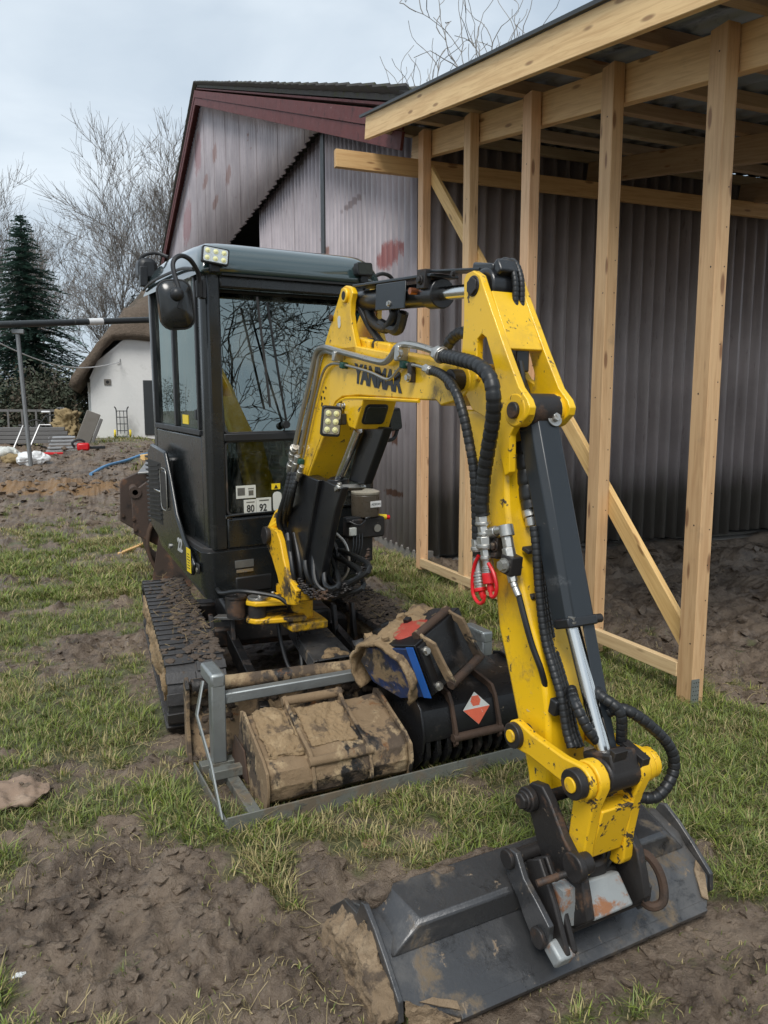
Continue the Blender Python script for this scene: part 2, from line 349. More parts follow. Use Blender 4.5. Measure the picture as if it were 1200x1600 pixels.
def bolt(bm, p, axis, r=.012, h=.008):
    p = Vector(p); a = Vector(axis).normalized(); cyl(bm, p, p+a*h*.35, r*1.35, seg=14); cyl(bm, p+a*h*.35, p+a*h, r, seg=6); return bm
def sheetify(bm, poly3, t):
    """thin plate from a planar 3D polygon, thickness t along its normal (both sides)"""
    P = [Vector(p) for p in poly3]; n = sum(((P[i]-P[0]).cross(P[(i+1) % len(P)]-P[0]) for i in range(len(P))), Vector()).normalized()
    a = [bm.verts.new(p-n*t/2) for p in P]; b = [bm.verts.new(p+n*t/2) for p in P]; m = len(P)
    bm.faces.new(a[::-1]); bm.faces.new(b)
    for i in range(m): bm.faces.new((a[i], a[(i+1) % m], b[(i+1) % m], b[i]))
    return bm
def lumps(bm, amp, sc, cuts=0, seed=0.):
    """uneven, caked surface: subdivide, then push vertices about with noise"""
    if cuts: bmesh.ops.subdivide_edges(bm, edges=bm.edges, cuts=cuts, use_grid_fill=True)
    bm.normal_update()
    for v in bm.verts: v.co += v.normal*amp*mnoise.fractal(v.co*sc+Vector((seed, seed, seed)), 1., 2., 4)
    return bm
def fine(bm, target, amp, sc, seed=0., amp2=None):
    """split into small faces everywhere, then give the surface a crumbly relief"""
    bmesh.ops.triangulate(bm, faces=bm.faces)
    for _ in range(8):
        e = [x for x in bm.edges if x.calc_length() > target]
        if not e: break
        bmesh.ops.subdivide_edges(bm, edges=e, cuts=1); bmesh.ops.triangulate(bm, faces=[f for f in bm.faces if len(f.verts) > 3])
    bm.normal_update(); a2 = amp*.4 if amp2 is None else amp2; o_ = Vector((seed, seed*1.7, seed*.3))
    for v in bm.verts:
        v.co += v.normal*(amp*mnoise.fractal(v.co*sc+o_, .9, 2.1, 5)+a2*(mnoise.fractal(v.co*sc*4+o_, .8, 2., 3)))
    return bm
def rrect(w, h, r, n=4, cx=0, cy=0):
    out = []
    for sx, sy, a0 in ((1, 1, 0), (-1, 1, 90), (-1, -1, 180), (1, -1, 270)):
        for k in range(n+1):
            a = R(a0+90*k/n); out.append((cx+sx*(w/2-r)+r*math.cos(a), cy+sy*(h/2-r)+r*math.sin(a)))
    return out
def text_mesh(s, size, depth=.0015, bold=0.0, sx=1., shear=0):
    cu = bpy.data.curves.new('t', 'FONT'); cu.body = s; cu.size = size; cu.extrude = depth; cu.offset = bold; cu.shear = shear
    cu.align_x = 'CENTER'; cu.align_y = 'CENTER'; cu.resolution_u = 3
    to = bpy.data.objects.new('t', cu); COL.objects.link(to)
    dg = bpy.context.evaluated_depsgraph_get(); me = bpy.data.meshes.new_from_object(to.evaluated_get(dg))
    bpy.data.objects.remove(to); bpy.data.curves.remove(cu)
    me.transform(Matrix.Diagonal((sx, 1, 1, 1))); return me
def text_obj(name, s, size, m, parent, matrix, **k):
    me = text_mesh(s, size, **k); me.name = name; me.materials.clear(); me.materials.append(MATS[m])
    o = bpy.data.objects.new(name, me); COL.objects.link(o); o.parent = parent; o.matrix_local = matrix; return o
def basis(o, x, y):
    x = Vector(x).normalized(); y = Vector(y); z = x.cross(y).normalized(); y = z.cross(x)
    return Matrix.Translation(o) @ Matrix((x, y, z)).transposed().to_4x4()
def beam(name, a, b, w, h, m, parent, up=(0, 0, 1), bev=.003):
    """timber: length on local X so that the grain runs along it; w across, h along 'up'"""
    a, b = Vector(a), Vector(b); L_ = (b-a).length
    return obj(name, box(B(), (0, 0, 0), (L_, w, h)), m, parent, basis((a+b)/2, b-a, Vector(up).cross(b-a)), bev=bev, smooth=False, seg=1)
def sst(a, b, x):
    t = np.clip((x-a)/(b-a), 0, 1); return t*t*(3-2*t)
_perm = rng.permutation(512)
def vnoise(x, y, s=0):
    xi = np.floor(x).astype(np.int64); yi = np.floor(y).astype(np.int64); fx = x-xi; fy = y-yi
    fx = fx*fx*fx*(fx*(fx*6-15)+10); fy = fy*fy*fy*(fy*(fy*6-15)+10)
    def h(i, j): return _perm[(_perm[(i+s*17) & 511]+j) & 511]/255.5-1
    return (h(xi, yi)*(1-fx)+h(xi+1, yi)*fx)*(1-fy)+(h(xi, yi+1)*(1-fx)+h(xi+1, yi+1)*fx)*fy
def fbm(x, y, f, o=4, g=.5, s=0):
    r = 0.; a = 1.
    for k in range(o): r = r+a*vnoise(x*f+k*13.7, y*f-k*7.3, s+k); f *= 2.03; a *= g
    return r
# ================================================================ the ground
def blob(x, y, lst):
    s = np.zeros_like(x)
    for (px, py, r, w) in lst:
        g = gp(px, py); s = s+w*np.exp(-((x-g.x)**2+(y-g.y)**2)/r**2)
    return s
GREEN = [(90, 1120, .45, .6), (200, 1150, .4, .7), (60, 1010, .7, .5), (170, 930, .7, .7), (60, 900, 1.0, .4), (240, 1260, .3, .5), (100, 960, .9, .4), (60, 1080, .5, .3), (30, 1165, .3, .5), (180, 1080, .45, .6),
         (1050, 1150, .4, .7), (1150, 1180, .5, .7), (990, 1070, .4, .9), (960, 1030, .5, .7), (700, 960, .6, .8), (640, 900, .8, .7), (1130, 1290, .3, .5), (1190, 1230, .4, .5),
         (650, 1250, .25, .35), (560, 1320, .25, .35), (740, 1280, .2, .3), (780, 1220, .25, .5), (440, 1390, .2, .25), (330, 1300, .2, .4), (450, 990, .5, .4), (1000, 1230, .25, .5),
         (60, 1540, .12, .3), (150, 1320, .2, .2), (850, 1050, .6, .4), (20, 830, .8, .4), (150, 850, 1.2, .6), (220, 780, 1.4, .5)]
MUD = [(150, 1420, .35, .7), (300, 1460, .3, .7), (60, 1500, .3, .6), (420, 1540, .3, .7), (20, 1255, .16, .9), (30, 1090, .2, .55), (1120, 1480, .35, .6), (900, 1580, .4, .7), (1180, 1400, .3, .4),
       (170, 1010, .32, .9), (110, 785, 2.0, .8), (40, 770, 2.0, .8), (480, 1420, .15, .3), (230, 1370, .2, .4), (360, 1240, .16, .4), (560, 1400, .2, .4), (100, 1330, .2, .5), (640, 1380, .18, .5), (480, 1350, .18, .5), (820, 1260, .12, .4), (620, 1300, .12, .4), (300, 1560, .4, .4)]
def grass_mask(x, y):
    m = .62-.16*sst(2.7, 1.7, y)+.8*blob(x, y, GREEN)-.75*blob(x, y, MUD)+.56*fbm(x, y, 1.5, 4, .62, 3)+.52*fbm(x, y, 6.0, 4, .65, 9)
    m = m-.9*sst(3.15, 3.45, x+.08*fbm(x, y, 2.2, 2, .5, 4))*sst(7.6, 7.2, y)*sst(1.7, 2.3, y)      # dug out under the lean-to
    m = m-.55*sst(10.5, 12.5, y)*sst(26, 22, y)*sst(2.5, 0, x)
    m = m-.8*sst(.18, .32, x)*sst(1.86, 1.74, x)*sst(3.5, 3.7, y)*sst(5.9, 5.7, y)
    return m
def far_rise(x, y): return .80*sst(9.5, 25.5, y)*sst(4.5, 1.5, x)
_m1 = Vector((-.75, 15.0)); _m2 = Vector((1.15, 16.8)); _m3 = Vector((-.6, 19.5))
def height(x, y, m=None):
    if m is None: m = grass_mask(x, y)
    bare = sst(.62, .18, m); near = sst(30, 8, y)
    ridge = 1-np.abs(fbm(x, y, 4.2, 3, .5, 21))
    z = .018*fbm(x, y, .9, 2, .5, 1)+near*(.006*fbm(x, y, 9, 3, .55, 5)+bare*(.060*(np.abs(fbm(x, y, 4.6, 4, .55, 7))-.30)+.030*(np.abs(fbm(x, y, 13, 3, .6, 71))-.3)+.012*(ridge-.7)+.008*fbm(x, y, 30, 2, .6, 31)))
    z = z+far_rise(x, y)
    pit = sst(3.28, 3.62, x+.10*fbm(x, y, 2.6, 2, .5, 4))*sst(7.42, 6.95, y+.08*fbm(x, y, 3.1, 3, .5, 14))*sst(1.6, 2.6, y)
    z = z-.26*pit+.05*pit*fbm(x, y, 3.2, 4, .55, 41)+.16*pit*sst(6.4, 7.0, y)*(1+.6*fbm(x, y, 3.6, 3, .6, 43))
    # ruts beside the left track
    z = z-.02*np.exp(-((x-.05)/.22)**2)*np.exp(-((y-5.0)/.5)**2)*(1+np.sign(np.sin(y*52))*.55)
    for c, hh, rx, ry in ((_m1, .15, 1.15, .75), (_m2, .40, .85, .8), (_m3, .16, 1.6, .9), (Vector((-2.6, 21.5)), .3, 1.4, .8)):
        d = np.exp(-((x-c.x)/rx)**2-((y-c.y)/ry)**2); z = z+hh*d*(1+.35*fbm(x, y, 3.1, 4, .6, 51))
    z = z+.05*sst(11, 13, y)*sst(24, 21, y)*sst(2.6, 1.2, x)*fbm(x, y, 1.3, 5, .58, 61)
    bkt = sst(.45, .7, x)*sst(2.0, 1.85, x)*sst(1.45, 1.6, y)*sst(2.35, 2.2, y); z = z*(1-.75*bkt)-.012*bkt
    flat = np.exp(-(((x-1.02)/1.0)**4+((y-4.4)/1.9)**4))
    return z*(1-.6*flat)
def graded(a, b, core0, core1, st, gr):
    v = list(np.arange(core0, core1, st)); s = st
    while v[-1] < b: s *= gr; v.append(v[-1]+s)
    s = st; lo = [core0]
    while lo[-1] > a: s *= gr; lo.append(lo[-1]-s)
    return np.array(lo[::-1][:-1]+v)
xs = graded(-130, 150, -1.6, 4.2, .0185, 1.045); ys = graded(-40, 330, .9, 6.2, .017, 1.028)
GX, GY = np.meshgrid(xs, ys); GM = grass_mask(GX, GY); GZ = height(GX, GY, GM)
def grid_mesh(name, X, Y, Z):
    ny, nx = X.shape; me = bpy.data.meshes.new(name)
    me.vertices.add(nx*ny); me.vertices.foreach_set('co', np.stack([X, Y, Z], -1).astype(np.float32).ravel())
    i = np.arange(nx*ny).reshape(ny, nx); q = np.stack([i[:-1, :-1], i[:-1, 1:], i[1:, 1:], i[1:, :-1]], -1).reshape(-1, 4); n = len(q)
    me.loops.add(n*4); me.loops.foreach_set('vertex_index', q.astype(np.int32).ravel())
    me.polygons.add(n); me.polygons.foreach_set('loop_start', (np.arange(n)*4).astype(np.int32)); me.polygons.foreach_set('loop_total', np.full(n, 4, np.int32))
    me.update(); me.validate(); me.polygons.foreach_set('use_smooth', np.ones(n, bool)); return me
gme = grid_mesh('ground', GX, GY, GZ)
at = gme.attributes.new('cover', 'FLOAT', 'POINT'); at.data.foreach_set('value', GM.astype(np.float32).ravel())
sand = np.exp(-(((GX-_m1.x)/1.3)**2+((GY-_m1.y)/.8)**2)**2)
at = gme.attributes.new('sand', 'FLOAT', 'POINT'); at.data.foreach_set('value', sand.astype(np.float32).ravel())
n = NB('ground'); v = n.vec()
ca = n.n('ShaderNodeAttribute', attribute_name='cover'); sa = n.n('ShaderNodeAttribute', attribute_name='sand')
f1 = n.noise(v, 3.2, 7, .65); f2 = n.noise(v, 19, 7, .7); f3 = n.noise(v, 75, 5, .7)
c = n.mix(n.step(f1, .34, .66), (.096, .069, .049), (.205, .154, .111))
c = n.mix(n.math('MULTIPLY', n.step(f2, .46, .68), .6), c, (.235, .18, .13))
c = n.mix(n.math('MULTIPLY', n.step(f2, .47, .34), .65), c, (.045, .033, .024))
c = n.mix(n.math('MULTIPLY', n.step(n.noise(v, 1.4, 4, .6), .57, .70), .55), c, (.26, .195, .14))
c = n.mix(n.math('MULTIPLY', n.step(f3, .60, .70), .35), c, (.20, .165, .11))
sd = n.step(n.math('ADD', sa.outputs['Fac'], n.math('MULTIPLY', n.math('SUBTRACT', f1, .5), 1.2)), .35, .7)
c = n.mix(sd, c, n.mix(f2, (.15, .085, .035), (.32, .19, .085)))
gm_ = n.step(n.math('ADD', ca.outputs['Fac'], n.math('MULTIPLY', n.math('SUBTRACT', f2, .5), .5)), .45, .95)
gc = n.mix(f2, (.045, .066, .018), (.115, .130, .045)); gc = n.mix(n.math('MULTIPLY', n.step(n.noise(v, 2.3, 5, .6), .52, .68), .6), gc, (.22, .18, .09))
c = n.mix(n.math('MULTIPLY', gm_, .72), c, gc)
wet = n.step(n.noise(v, 2.1, 5, .6), .42, .62)
nb = n.bump(f3, .008, .8, n.bump(f2, .03, .8))
MATS['ground'] = n.fin(c, n.mixf(wet, .34, .80), 0, nb, Specular_IOR_Level=.45)
gme.materials.append(MATS['ground']); ground = bpy.data.objects.new('ground', gme); COL.objects.link(ground); ground['kind'] = 'structure'
def hz(x, y):
    return float(height(np.array([[x]], float), np.array([[y]], float))[0, 0])

# ---------------------------------------------------------------- grass, straw and clods
def blades_mesh(name, px, py, pz, ang, hgt, wid, lean, col, tipdrop=0.):
    n_ = len(px); ca_, sa_ = np.cos(ang), np.sin(ang); dx, dy = -sa_, ca_
    V = np.zeros((n_, 5, 3), np.float32); bz = pz-.012
    def put(k, along, across, z): V[:, k, 0] = px+ca_*along+dx*across; V[:, k, 1] = py+sa_*along+dy*across; V[:, k, 2] = z
    put(0, 0, -wid/2, bz); put(1, 0, wid/2, bz); put(2, lean*.35, wid*.42, pz+hgt*.58); put(3, lean*.35, -wid*.42, pz+hgt*.58); put(4, lean, 0*wid, pz+hgt*(1-tipdrop))
    me = bpy.data.meshes.new(name); me.vertices.add(n_*5); me.vertices.foreach_set('co', V.ravel())
    b = np.arange(n_)[:, None]*5; lp = np.concatenate([b+0, b+1, b+2, b+3, b+3, b+2, b+4], 1).astype(np.int32)
    me.loops.add(n_*7); me.loops.foreach_set('vertex_index', lp.ravel())
    me.polygons.add(n_*2); ls = np.concatenate([b*7//5, b*7//5+4], 1); me.polygons.foreach_set('loop_start', ls.astype(np.int32).ravel())
    me.polygons.foreach_set('loop_total', np.tile([4, 3], n_).astype(np.int32)); me.update(); me.validate()
    cc = np.repeat(np.concatenate([col, np.ones((n_, 1))], 1)[:, None, :], 5, 1)
    a_ = me.attributes.new('tint', 'FLOAT_COLOR', 'POINT'); a_.data.foreach_set('color', cc.astype(np.float32).ravel()); return me
n = NB('grass_blade'); a_ = n.n('ShaderNodeAttribute', attribute_name='tint'); n.fin(a_.outputs['Color'], .5, 0); n.b.inputs['Specular IOR Level'].default_value = .3
tr = n.n('ShaderNodeBsdfTranslucent'); n.l(a_.outputs['Color'], tr.inputs[0]); ms = n.n('ShaderNodeMixShader'); ms.inputs[0].default_value = .25
n.l(n.b.outputs[0], ms.inputs[1]); n.l(tr.outputs[0], ms.inputs[2]); n.l(ms.outputs[0], n.out.inputs[0]); MATS['grass_blade'] = n.m
def tufts(N, x0, x1, y0, y1, per, spread, hmul, thr=.42, wmul=1.):
    tx = rng.uniform(x0, x1, N); u = rng.uniform(0, 1, N); ty = y0*(y1/y0)**u if y0 > 0 else rng.uniform(y0, y1, N)
    m = grass_mask(tx, ty); keep = rng.uniform(0, 1, N) < sst(thr, thr+.55, m)*.86+.14*(m > -.35)
    inside = (tx > .24) & (tx < 1.80) & (ty > 3.5) & (ty < 5.95) & ((tx < .60) | (tx > 1.44))
    inside |= (tx > .62) & (tx < 1.8) & (ty > 1.72) & (ty < 2.12)
    inside |= (tx > 3.2) & (ty > 7.4) & (ty < 36)
    keep &= ~inside; tx, ty, m = tx[keep], ty[keep], m[keep]; k = len(tx); per_ = rng.poisson(per*(.35+.9*sst(.3, 1.1, m)))+1
    idx = np.repeat(np.arange(k), per_); q = len(idx); r = spread*np.sqrt(rng.uniform(0, 1, q))*rng.uniform(.5, 1.4, k)[idx]; th = rng.uniform(0, 2*np.pi, q)
    px, py = tx[idx]+r*np.cos(th), ty[idx]+r*np.sin(th); pz = height(px, py)
    lush = sst(.4, 1.3, m)[idx]; h = hmul*(.018+.045*lush*rng.uniform(.3, 1.2, k)[idx])*rng.uniform(.45, 1.25, q)
    ang = th+rng.normal(0, .8, q); w = wmul*rng.uniform(.0018, .0042, q)*(1+.5*lush); ln = h*rng.uniform(.3, 2.3, q)
    base = np.array([.178, .222, .050])[None]*rng.uniform(.6, 1.45, (k, 1))[idx]*rng.uniform(.7, 1.3, (q, 1))
    base[:, 2] *= rng.uniform(.6, 1.6, q)
    pat = fbm(px, py, 1.7, 3, .5, 77); dry = (rng.uniform(0, 1, q) < .20+.42*sst(.0, .8, pat)+.28*(1-lush))[:, None]
    col = np.where(dry, np.array([.40, .335, .16])[None]*rng.uniform(.55, 1.35, (q, 1)), base); return px, py, pz, ang, h, w, ln, col
parts = [tufts(56000, -2.4, 4.6, 1.0, 7.5, 5, .026, .80, .30), tufts(16000, -4.5, 4.0, 7.0, 14, 7, .05, 1.2, .40, 2.0), tufts(5000, -14, 3.2, 14, 30, 7, .12, 1.8, .5, 4.0), tufts(1600, 2.5, 3.26, 4.0, 11, 9, .05, 1.6, .2, 1.6)]
gm = blades_mesh('grass', *[np.concatenate([p[i] for p in parts]) for i in range(8)]); gm.materials.append(MATS['grass_blade'])
go = bpy.data.objects.new('grass', gm); COL.objects.link(go); tag(go, 'short patchy green grass growing over the trampled muddy yard', 'grass', kind='stuff')
N = 32000; px = rng.uniform(-2.0, 4.4, N); py = 1.0*(8.5/1.0)**rng.uniform(0, 1, N)
k = (fbm(px, py, 1.3, 3, .55, 88) > -.15) & ~((px > .2) & (px < 1.85) & (py > 3.45) & (py < 6)) & ~((px > .6) & (px < 1.85) & (py > 1.7) & (py < 2.1)) & ~((px > 3.3) & (py > 7.3))
px, py = px[k], py[k]; q = len(px); ln = .015+.09*rng.uniform(0, 1, q)**2
col = np.array([.46, .37, .20])[None]*rng.uniform(.45, 1.2, (q, 1))
an = rng.uniform(0, 6.28, q); w_ = rng.uniform(.0005, .0012, q); V = np.zeros((q, 4, 2, 3), np.float32); bend = rng.normal(0, .12, q)
for k_ in range(4):
    t_ = k_/3; xx = px+np.cos(an+bend*t_)*ln*t_; yy = py+np.sin(an+bend*t_)*ln*t_; zz = height(xx, yy)+.004+.005*rng.uniform(0, 1, q)
    for j_, sg in ((0, -1), (1, 1)): V[:, k_, j_, 0] = xx-np.sin(an)*w_*sg; V[:, k_, j_, 1] = yy+np.cos(an)*w_*sg; V[:, k_, j_, 2] = zz+.0006*sg
b_ = (np.arange(q)*8)[:, None]; F_ = np.concatenate([np.stack([b_[:, 0]+2*i, b_[:, 0]+2*i+1, b_[:, 0]+2*i+3, b_[:, 0]+2*i+2], -1)[:, None] for i in range(3)], 1).reshape(-1, 4)
sm_ = bpy.data.meshes.new('straw_litter'); sm_.vertices.add(q*8); sm_.vertices.foreach_set('co', V.ravel()); nf = len(F_)
sm_.loops.add(nf*4); sm_.loops.foreach_set('vertex_index', F_.astype(np.int32).ravel()); sm_.polygons.add(nf); sm_.polygons.foreach_set('loop_start', (np.arange(nf)*4).astype(np.int32)); sm_.polygons.foreach_set('loop_total', np.full(nf, 4, np.int32)); sm_.update(); sm_.validate()
a_ = sm_.attributes.new('tint', 'FLOAT_COLOR', 'POINT'); a_.data.foreach_set('color', np.repeat(np.concatenate([col, np.ones((q, 1))], 1)[:, None], 8, 1).astype(np.float32).ravel()); sm_.materials.append(MATS['grass_blade'])
so = bpy.data.objects.new('straw_litter', sm_); COL.objects.link(so); tag(so, 'dead pale straw stems strewn flat over the mud', 'straw', kind='stuff')
def clods(name, pts, rmin, rmax, m):
    ico = B(); bmesh.ops.create_icosphere(ico, subdivisions=1, radius=1); bv = np.array([v.co[:] for v in ico.verts]); bf = np.array([[v.index for v in f.verts] for f in ico.faces]); ico.free()
    N_ = len(pts); s = rmin+(rmax-rmin)*rng.uniform(0, 1, N_)**3; V = bv[None]*(1+.32*rng.normal(0, 1, (N_, len(bv), 1)))*s[:, None, None]*np.stack([rng.uniform(.8, 1.5, N_), rng.uniform(.8, 1.5, N_), rng.uniform(.35, .8, N_)], -1)[:, None]
    a = rng.uniform(0, 6.28, N_); c_, s_ = np.cos(a)[:, None], np.sin(a)[:, None]; x = V[..., 0]*c_-V[..., 1]*s_; y = V[..., 0]*s_+V[..., 1]*c_
    V = np.stack([x+pts[:, :1], y+pts[:, 1:2], V[..., 2]+pts[:, 2:3]], -1).reshape(-1, 3); F = (bf[None]+(np.arange(N_)*len(bv))[:, None, None]).reshape(-1, 3)
    return (V.tolist(), [], F.tolist())
N = 42000; px = rng.uniform(-2.0, 4.4, N); py = 1.0*(9/1.0)**rng.uniform(0, 1, N); m = grass_mask(px, py)
k = (rng.uniform(0, 1, N) < sst(.55, .1, m)) & ~((px > .2) & (px < 1.85) & (py > 3.45) & (py < 6)) & ~((px > 3.2) & (py > 7.3)) & ~((px > .6) & (px < 1.85) & (py > 1.7) & (py < 2.1))
px, py = px[k], py[k]
xf = rng.uniform(-3, 2.4, 2600); yf = rng.uniform(11.5, 24, 2600); xp = rng.uniform(3.4, 9, 1600); yp = rng.uniform(2.6, 7.3, 1600)
P1 = np.stack([px, py, height(px, py)], -1); P2 = np.stack([xf, yf, height(xf, yf)], -1); P3 = np.stack([xp, yp, height(xp, yp)], -1)
o = obj('soil_clods', clods('c', P1, .002, .021, 0), 'ground', smooth=False); tag(o, 'small wet clods of brown soil lying about the trampled foreground', 'soil', kind='stuff')
o = obj('soil_clods', clods('c', P2, .008, .075, 0), 'ground', smooth=False); tag(o, 'lumps of dug earth in the churned mud towards the white house', 'soil', kind='stuff')
o = obj('soil_clods', clods('c', P3, .01, .06, 0), 'ground', smooth=False); tag(o, 'crumbled dark earth on the dug-out floor under the lean-to', 'soil', kind='stuff')
for o in bpy.data.objects:
    if o.name.startswith('soil_clods'):
        nv = len(o.data.vertices)
        for nm, val in (('cover', -.5), ('sand', 0.)):
            a_ = o.data.attributes.new(nm, 'FLOAT', 'POINT'); a_.data.foreach_set('value', np.full(nv, val, np.float32))
# ================================================================ barn
barn = thing('barn', 'large old barn clad in mauve-grey corrugated sheets with dark red bargeboards', 'barn')
GXW, CY, HEAD = 3.30, 7.5, 5.72                     # gable wall plane, corner, head of the sliding doors
AP, EV, LE = (22.05, 10.55), (7.0, 4.62), (40., 7.2)   # ridge, near eave, far side (y, z)
def roof_z(y): return EV[1]+(AP[1]-EV[1])*(y-EV[0])/(AP[0]-EV[0]) if y < AP[0] else AP[1]+(LE[1]-AP[1])*(y-AP[0])/(LE[0]-AP[0])
MAUVE = (.36, .318, .332)
RW1, RW2 = (.25, .165, .15), (.29, .175, .18)
RD, RS = (.20, .035, .028), (.155, .065, .04)
sp_y = lambda x, y: on(x, y, 0, GXW)
def spot(x, y, w, h, kc):
    p = sp_y(x, y); q = sp_y(x+w/2, y); r = sp_y(x, y-h/2); return (p.y, p.z, abs(q.y-p.y), abs(r.z-p.z), kc)
rust_sheet('gable_sheet', MAUVE, [spot(610, 398, 46, 44, RD), spot(622, 600, 20, 34, RS), spot(621, 680, 12, 34, RS), spot(618, 770, 30, 12, RS), spot(553, 318, 34, 14, (.16, .12, .12)), spot(512, 395, 8, 20, RS),
           spot(330, 285, 10, 22, RW1), spot(345, 240, 8, 30, RW1), spot(367, 275, 9, 30, RW1), spot(346, 318, 10, 20, RW1), spot(318, 240, 12, 70, RW2), spot(300, 350, 16, 70, RW2)])
rust_sheet('side_sheet', (.44, .395, .40), [], .70, .75)
def corrugated(a, b, z0, z1f, nrm, pitch=.177, amp=.044, step=.022, z0f=None):
    """sheet from a to b (2D points); z1f gives the top height at a distance along it"""
    a, b = Vector((*a, 0)), Vector((*b, 0)); L_ = (b-a).length; d = (b-a)/L_; nn = Vector((*nrm, 0)); k = max(2, int(L_/step)); V, F = [], []
    for i in range(k+1):
        s = L_*i/k; p = a+d*s+nn*(amp*math.cos(2*math.pi*s/pitch)); zt = z1f(p); zb = z0 if z0f is None else z0f(p)
        for j in range(3): V.append((p.x, p.y, zb+(zt-zb)*j/2))
    for i in range(k):
        for j in range(2): q = i*3+j; F.append((q, q+3, q+4, q+1))
    return (V, [], F)
def zt(p): return roof_z(p.y)-.12
def sheet(a, b, z0, zf, nrm, m, **k):
    o = obj('corrugated_sheet', corrugated(a, b, z0, zf, nrm, **k), m, barn); so_ = o.modifiers.new('t', 'SOLIDIFY'); so_.thickness = .004; return o
W = .885
for i in range(4):           # fixed bay beside the corner: full height
    y0 = CY+i*W; sheet((GXW+.002*(i % 2), y0), (GXW+.002*(i % 2), min(y0+W+.03, 10.93)), .10+.012*((i*7) % 3), lambda p: min(zt(p), HEAD+.2) if p.y > 10 else zt(p), (-1, 0), 'gable_sheet')
for i in range(6):           # sliding door leaf
    y0 = 11.12+i*W; y1 = min(y0+W+.03, 15.9); sheet((GXW+.05+.003*(i % 2), y0), (GXW+.05+.003*(i % 2), y1), .15, lambda p: HEAD+.1, (-1, 0), 'gable_sheet', pitch=.215)
for i in range(34):          # upper cladding hangs over the doors
    y0 = 9.75+i*W
    if y0 > 37: break
    z0 = HEAD-.03+.03*((i*5) % 3)
    sheet((GXW-.14+.004*(i % 2), y0), (GXW-.14+.004*(i % 2), y0+W+.02), z0, zt, (-1, 0), 'gable_sheet', amp=.030, pitch=.225, step=.028, z0f=lambda p: min(HEAD+.02*math.sin(p.y*9), zt(p)-.01))
for i in range(10):
    y0 = 23.5+i*W; sheet((GXW, y0), (GXW, y0+W+.03), .1, lambda p: HEAD+.2, (-1, 0), 'gable_sheet', step=.044)
for i in range(19):          # long side under the lean-to
    x0 = GXW+.03+i*W
    sheet((x0, CY+.002*(i % 2)), (x0+W+.03, CY+.002*(i % 2)), .06+.015*((i*3) % 4), lambda p: 4.6, (0, -1), 'side_sheet', step=.022 if i < 8 else .044)
obj('dark_gap', bx(GXW-.05, GXW+.06, 10.93, 11.10, .05, HEAD+.05), 'dark_door', barn, bev=.004)  # dark strip standing in for the shaded gap beside the door leaf
obj('corner_trim', bx(GXW-.035, GXW+.03, CY-.035, CY+.0, .1, 4.62), 'side_sheet', barn)
obj('plinth', bx(GXW-.02, GXW+.25, CY-.01, 40, -.2, .115), 'concrete', barn, bev=.01)
obj('plinth', bx(GXW+.25, 20, CY-.015, CY+.2, -.45, .0), 'concrete', barn, bev=.01)
bm = B()
box(bm, (12, 39.7, 3.5), (17.2, .2, 7.4)); box(bm, (20, 23.5, 4), (.2, 32.3, 8)); obj('back_wall', bm, 'side_sheet', barn)
obj('inner_floor', bx(GXW+.26, 19.9, CY+.21, 39.6, -.1, .03), 'concrete', barn)
# roof slopes, corrugated underneath unseen; verge tiles and boards along the gable edge
XV = 2.92
for (y0, z0), (y1, z1) in ((EV, AP), (AP, LE)):
    obj('roof_slope', prism([(y0, z0), (y1, z1), (y1, z1+.07), (y0, z0+.07)], XV+.06, 20.4), 'roof_tile', barn)
    d = Vector((0, y1-y0, z1-z0)); L_ = d.length; d.normalize(); up = Vector((0, -d.z, d.y))
    for r_, (off, hh) in enumerate(((-.17, .165), (-.345, .17))):
        k = max(1, int(L_/4.4))
        for j in range(k):
            p = Vector((XV+.012*r_, y0, z0)); a = p+d*(L_*j/k+.004)+up*off; b = p+d*(L_*(j+1)/k-.004)+up*off
            beam('bargeboard', a, b, .03, hh, 'red_board', barn, up)
    obj('soffit', prism([(y0, z0-.02), (y1, z1-.02), (y1, z1-.05), (y0, z0-.05)], XV+.04, GXW+.1), 'red_board', barn)
    k = int(L_/.46); src = None
    for j in range(k):
        s = L_*(j+.5)/k; M = basis(Vector((XV+.16, y0, z0))+d*s+up*.115, (1, 0, 0), d) @ Matrix.Rotation(R(random.uniform(-1.5, 1.5)), 4, 'Y') @ Matrix.Rotation(R(-2 if y1 == AP[0] else 2), 4, 'X')
        if src is None:
            V, F = [], []; kk = 12
            for i in range(kk+1):
                xx = -.20+.52*i/kk; zz = .028*math.cos(2*math.pi*(xx+.03)/.177)
                V += [(xx, -.27, zz), (xx, .27, zz), (xx, -.27, zz-.022), (xx, .27, zz-.022)]
            for i in range(kk):
                a = i*4; F += [(a, a+4, a+5, a+1), (a+2, a+3, a+7, a+6), (a, a+2, a+6, a+4), (a+1, a+5, a+7, a+3)]
            F += [(0, 1, 3, 2), (kk*4, kk*4+2, kk*4+3, kk*4+1)]
            src = obj('roof_tile', (V, [], F), 'roof_tile', barn, M)
        else: inst(src, barn, M)
    # eave tiles along the near long side
for j in range(26):
    x = XV+.2+j*.5; M = basis(Vector((x, EV[0]+.06, EV[1]+.10)), (1, 0, 0), (0, 15.05, 5.93)) @ Matrix.Rotation(R(4), 4, 'X'); inst(src, barn, M)

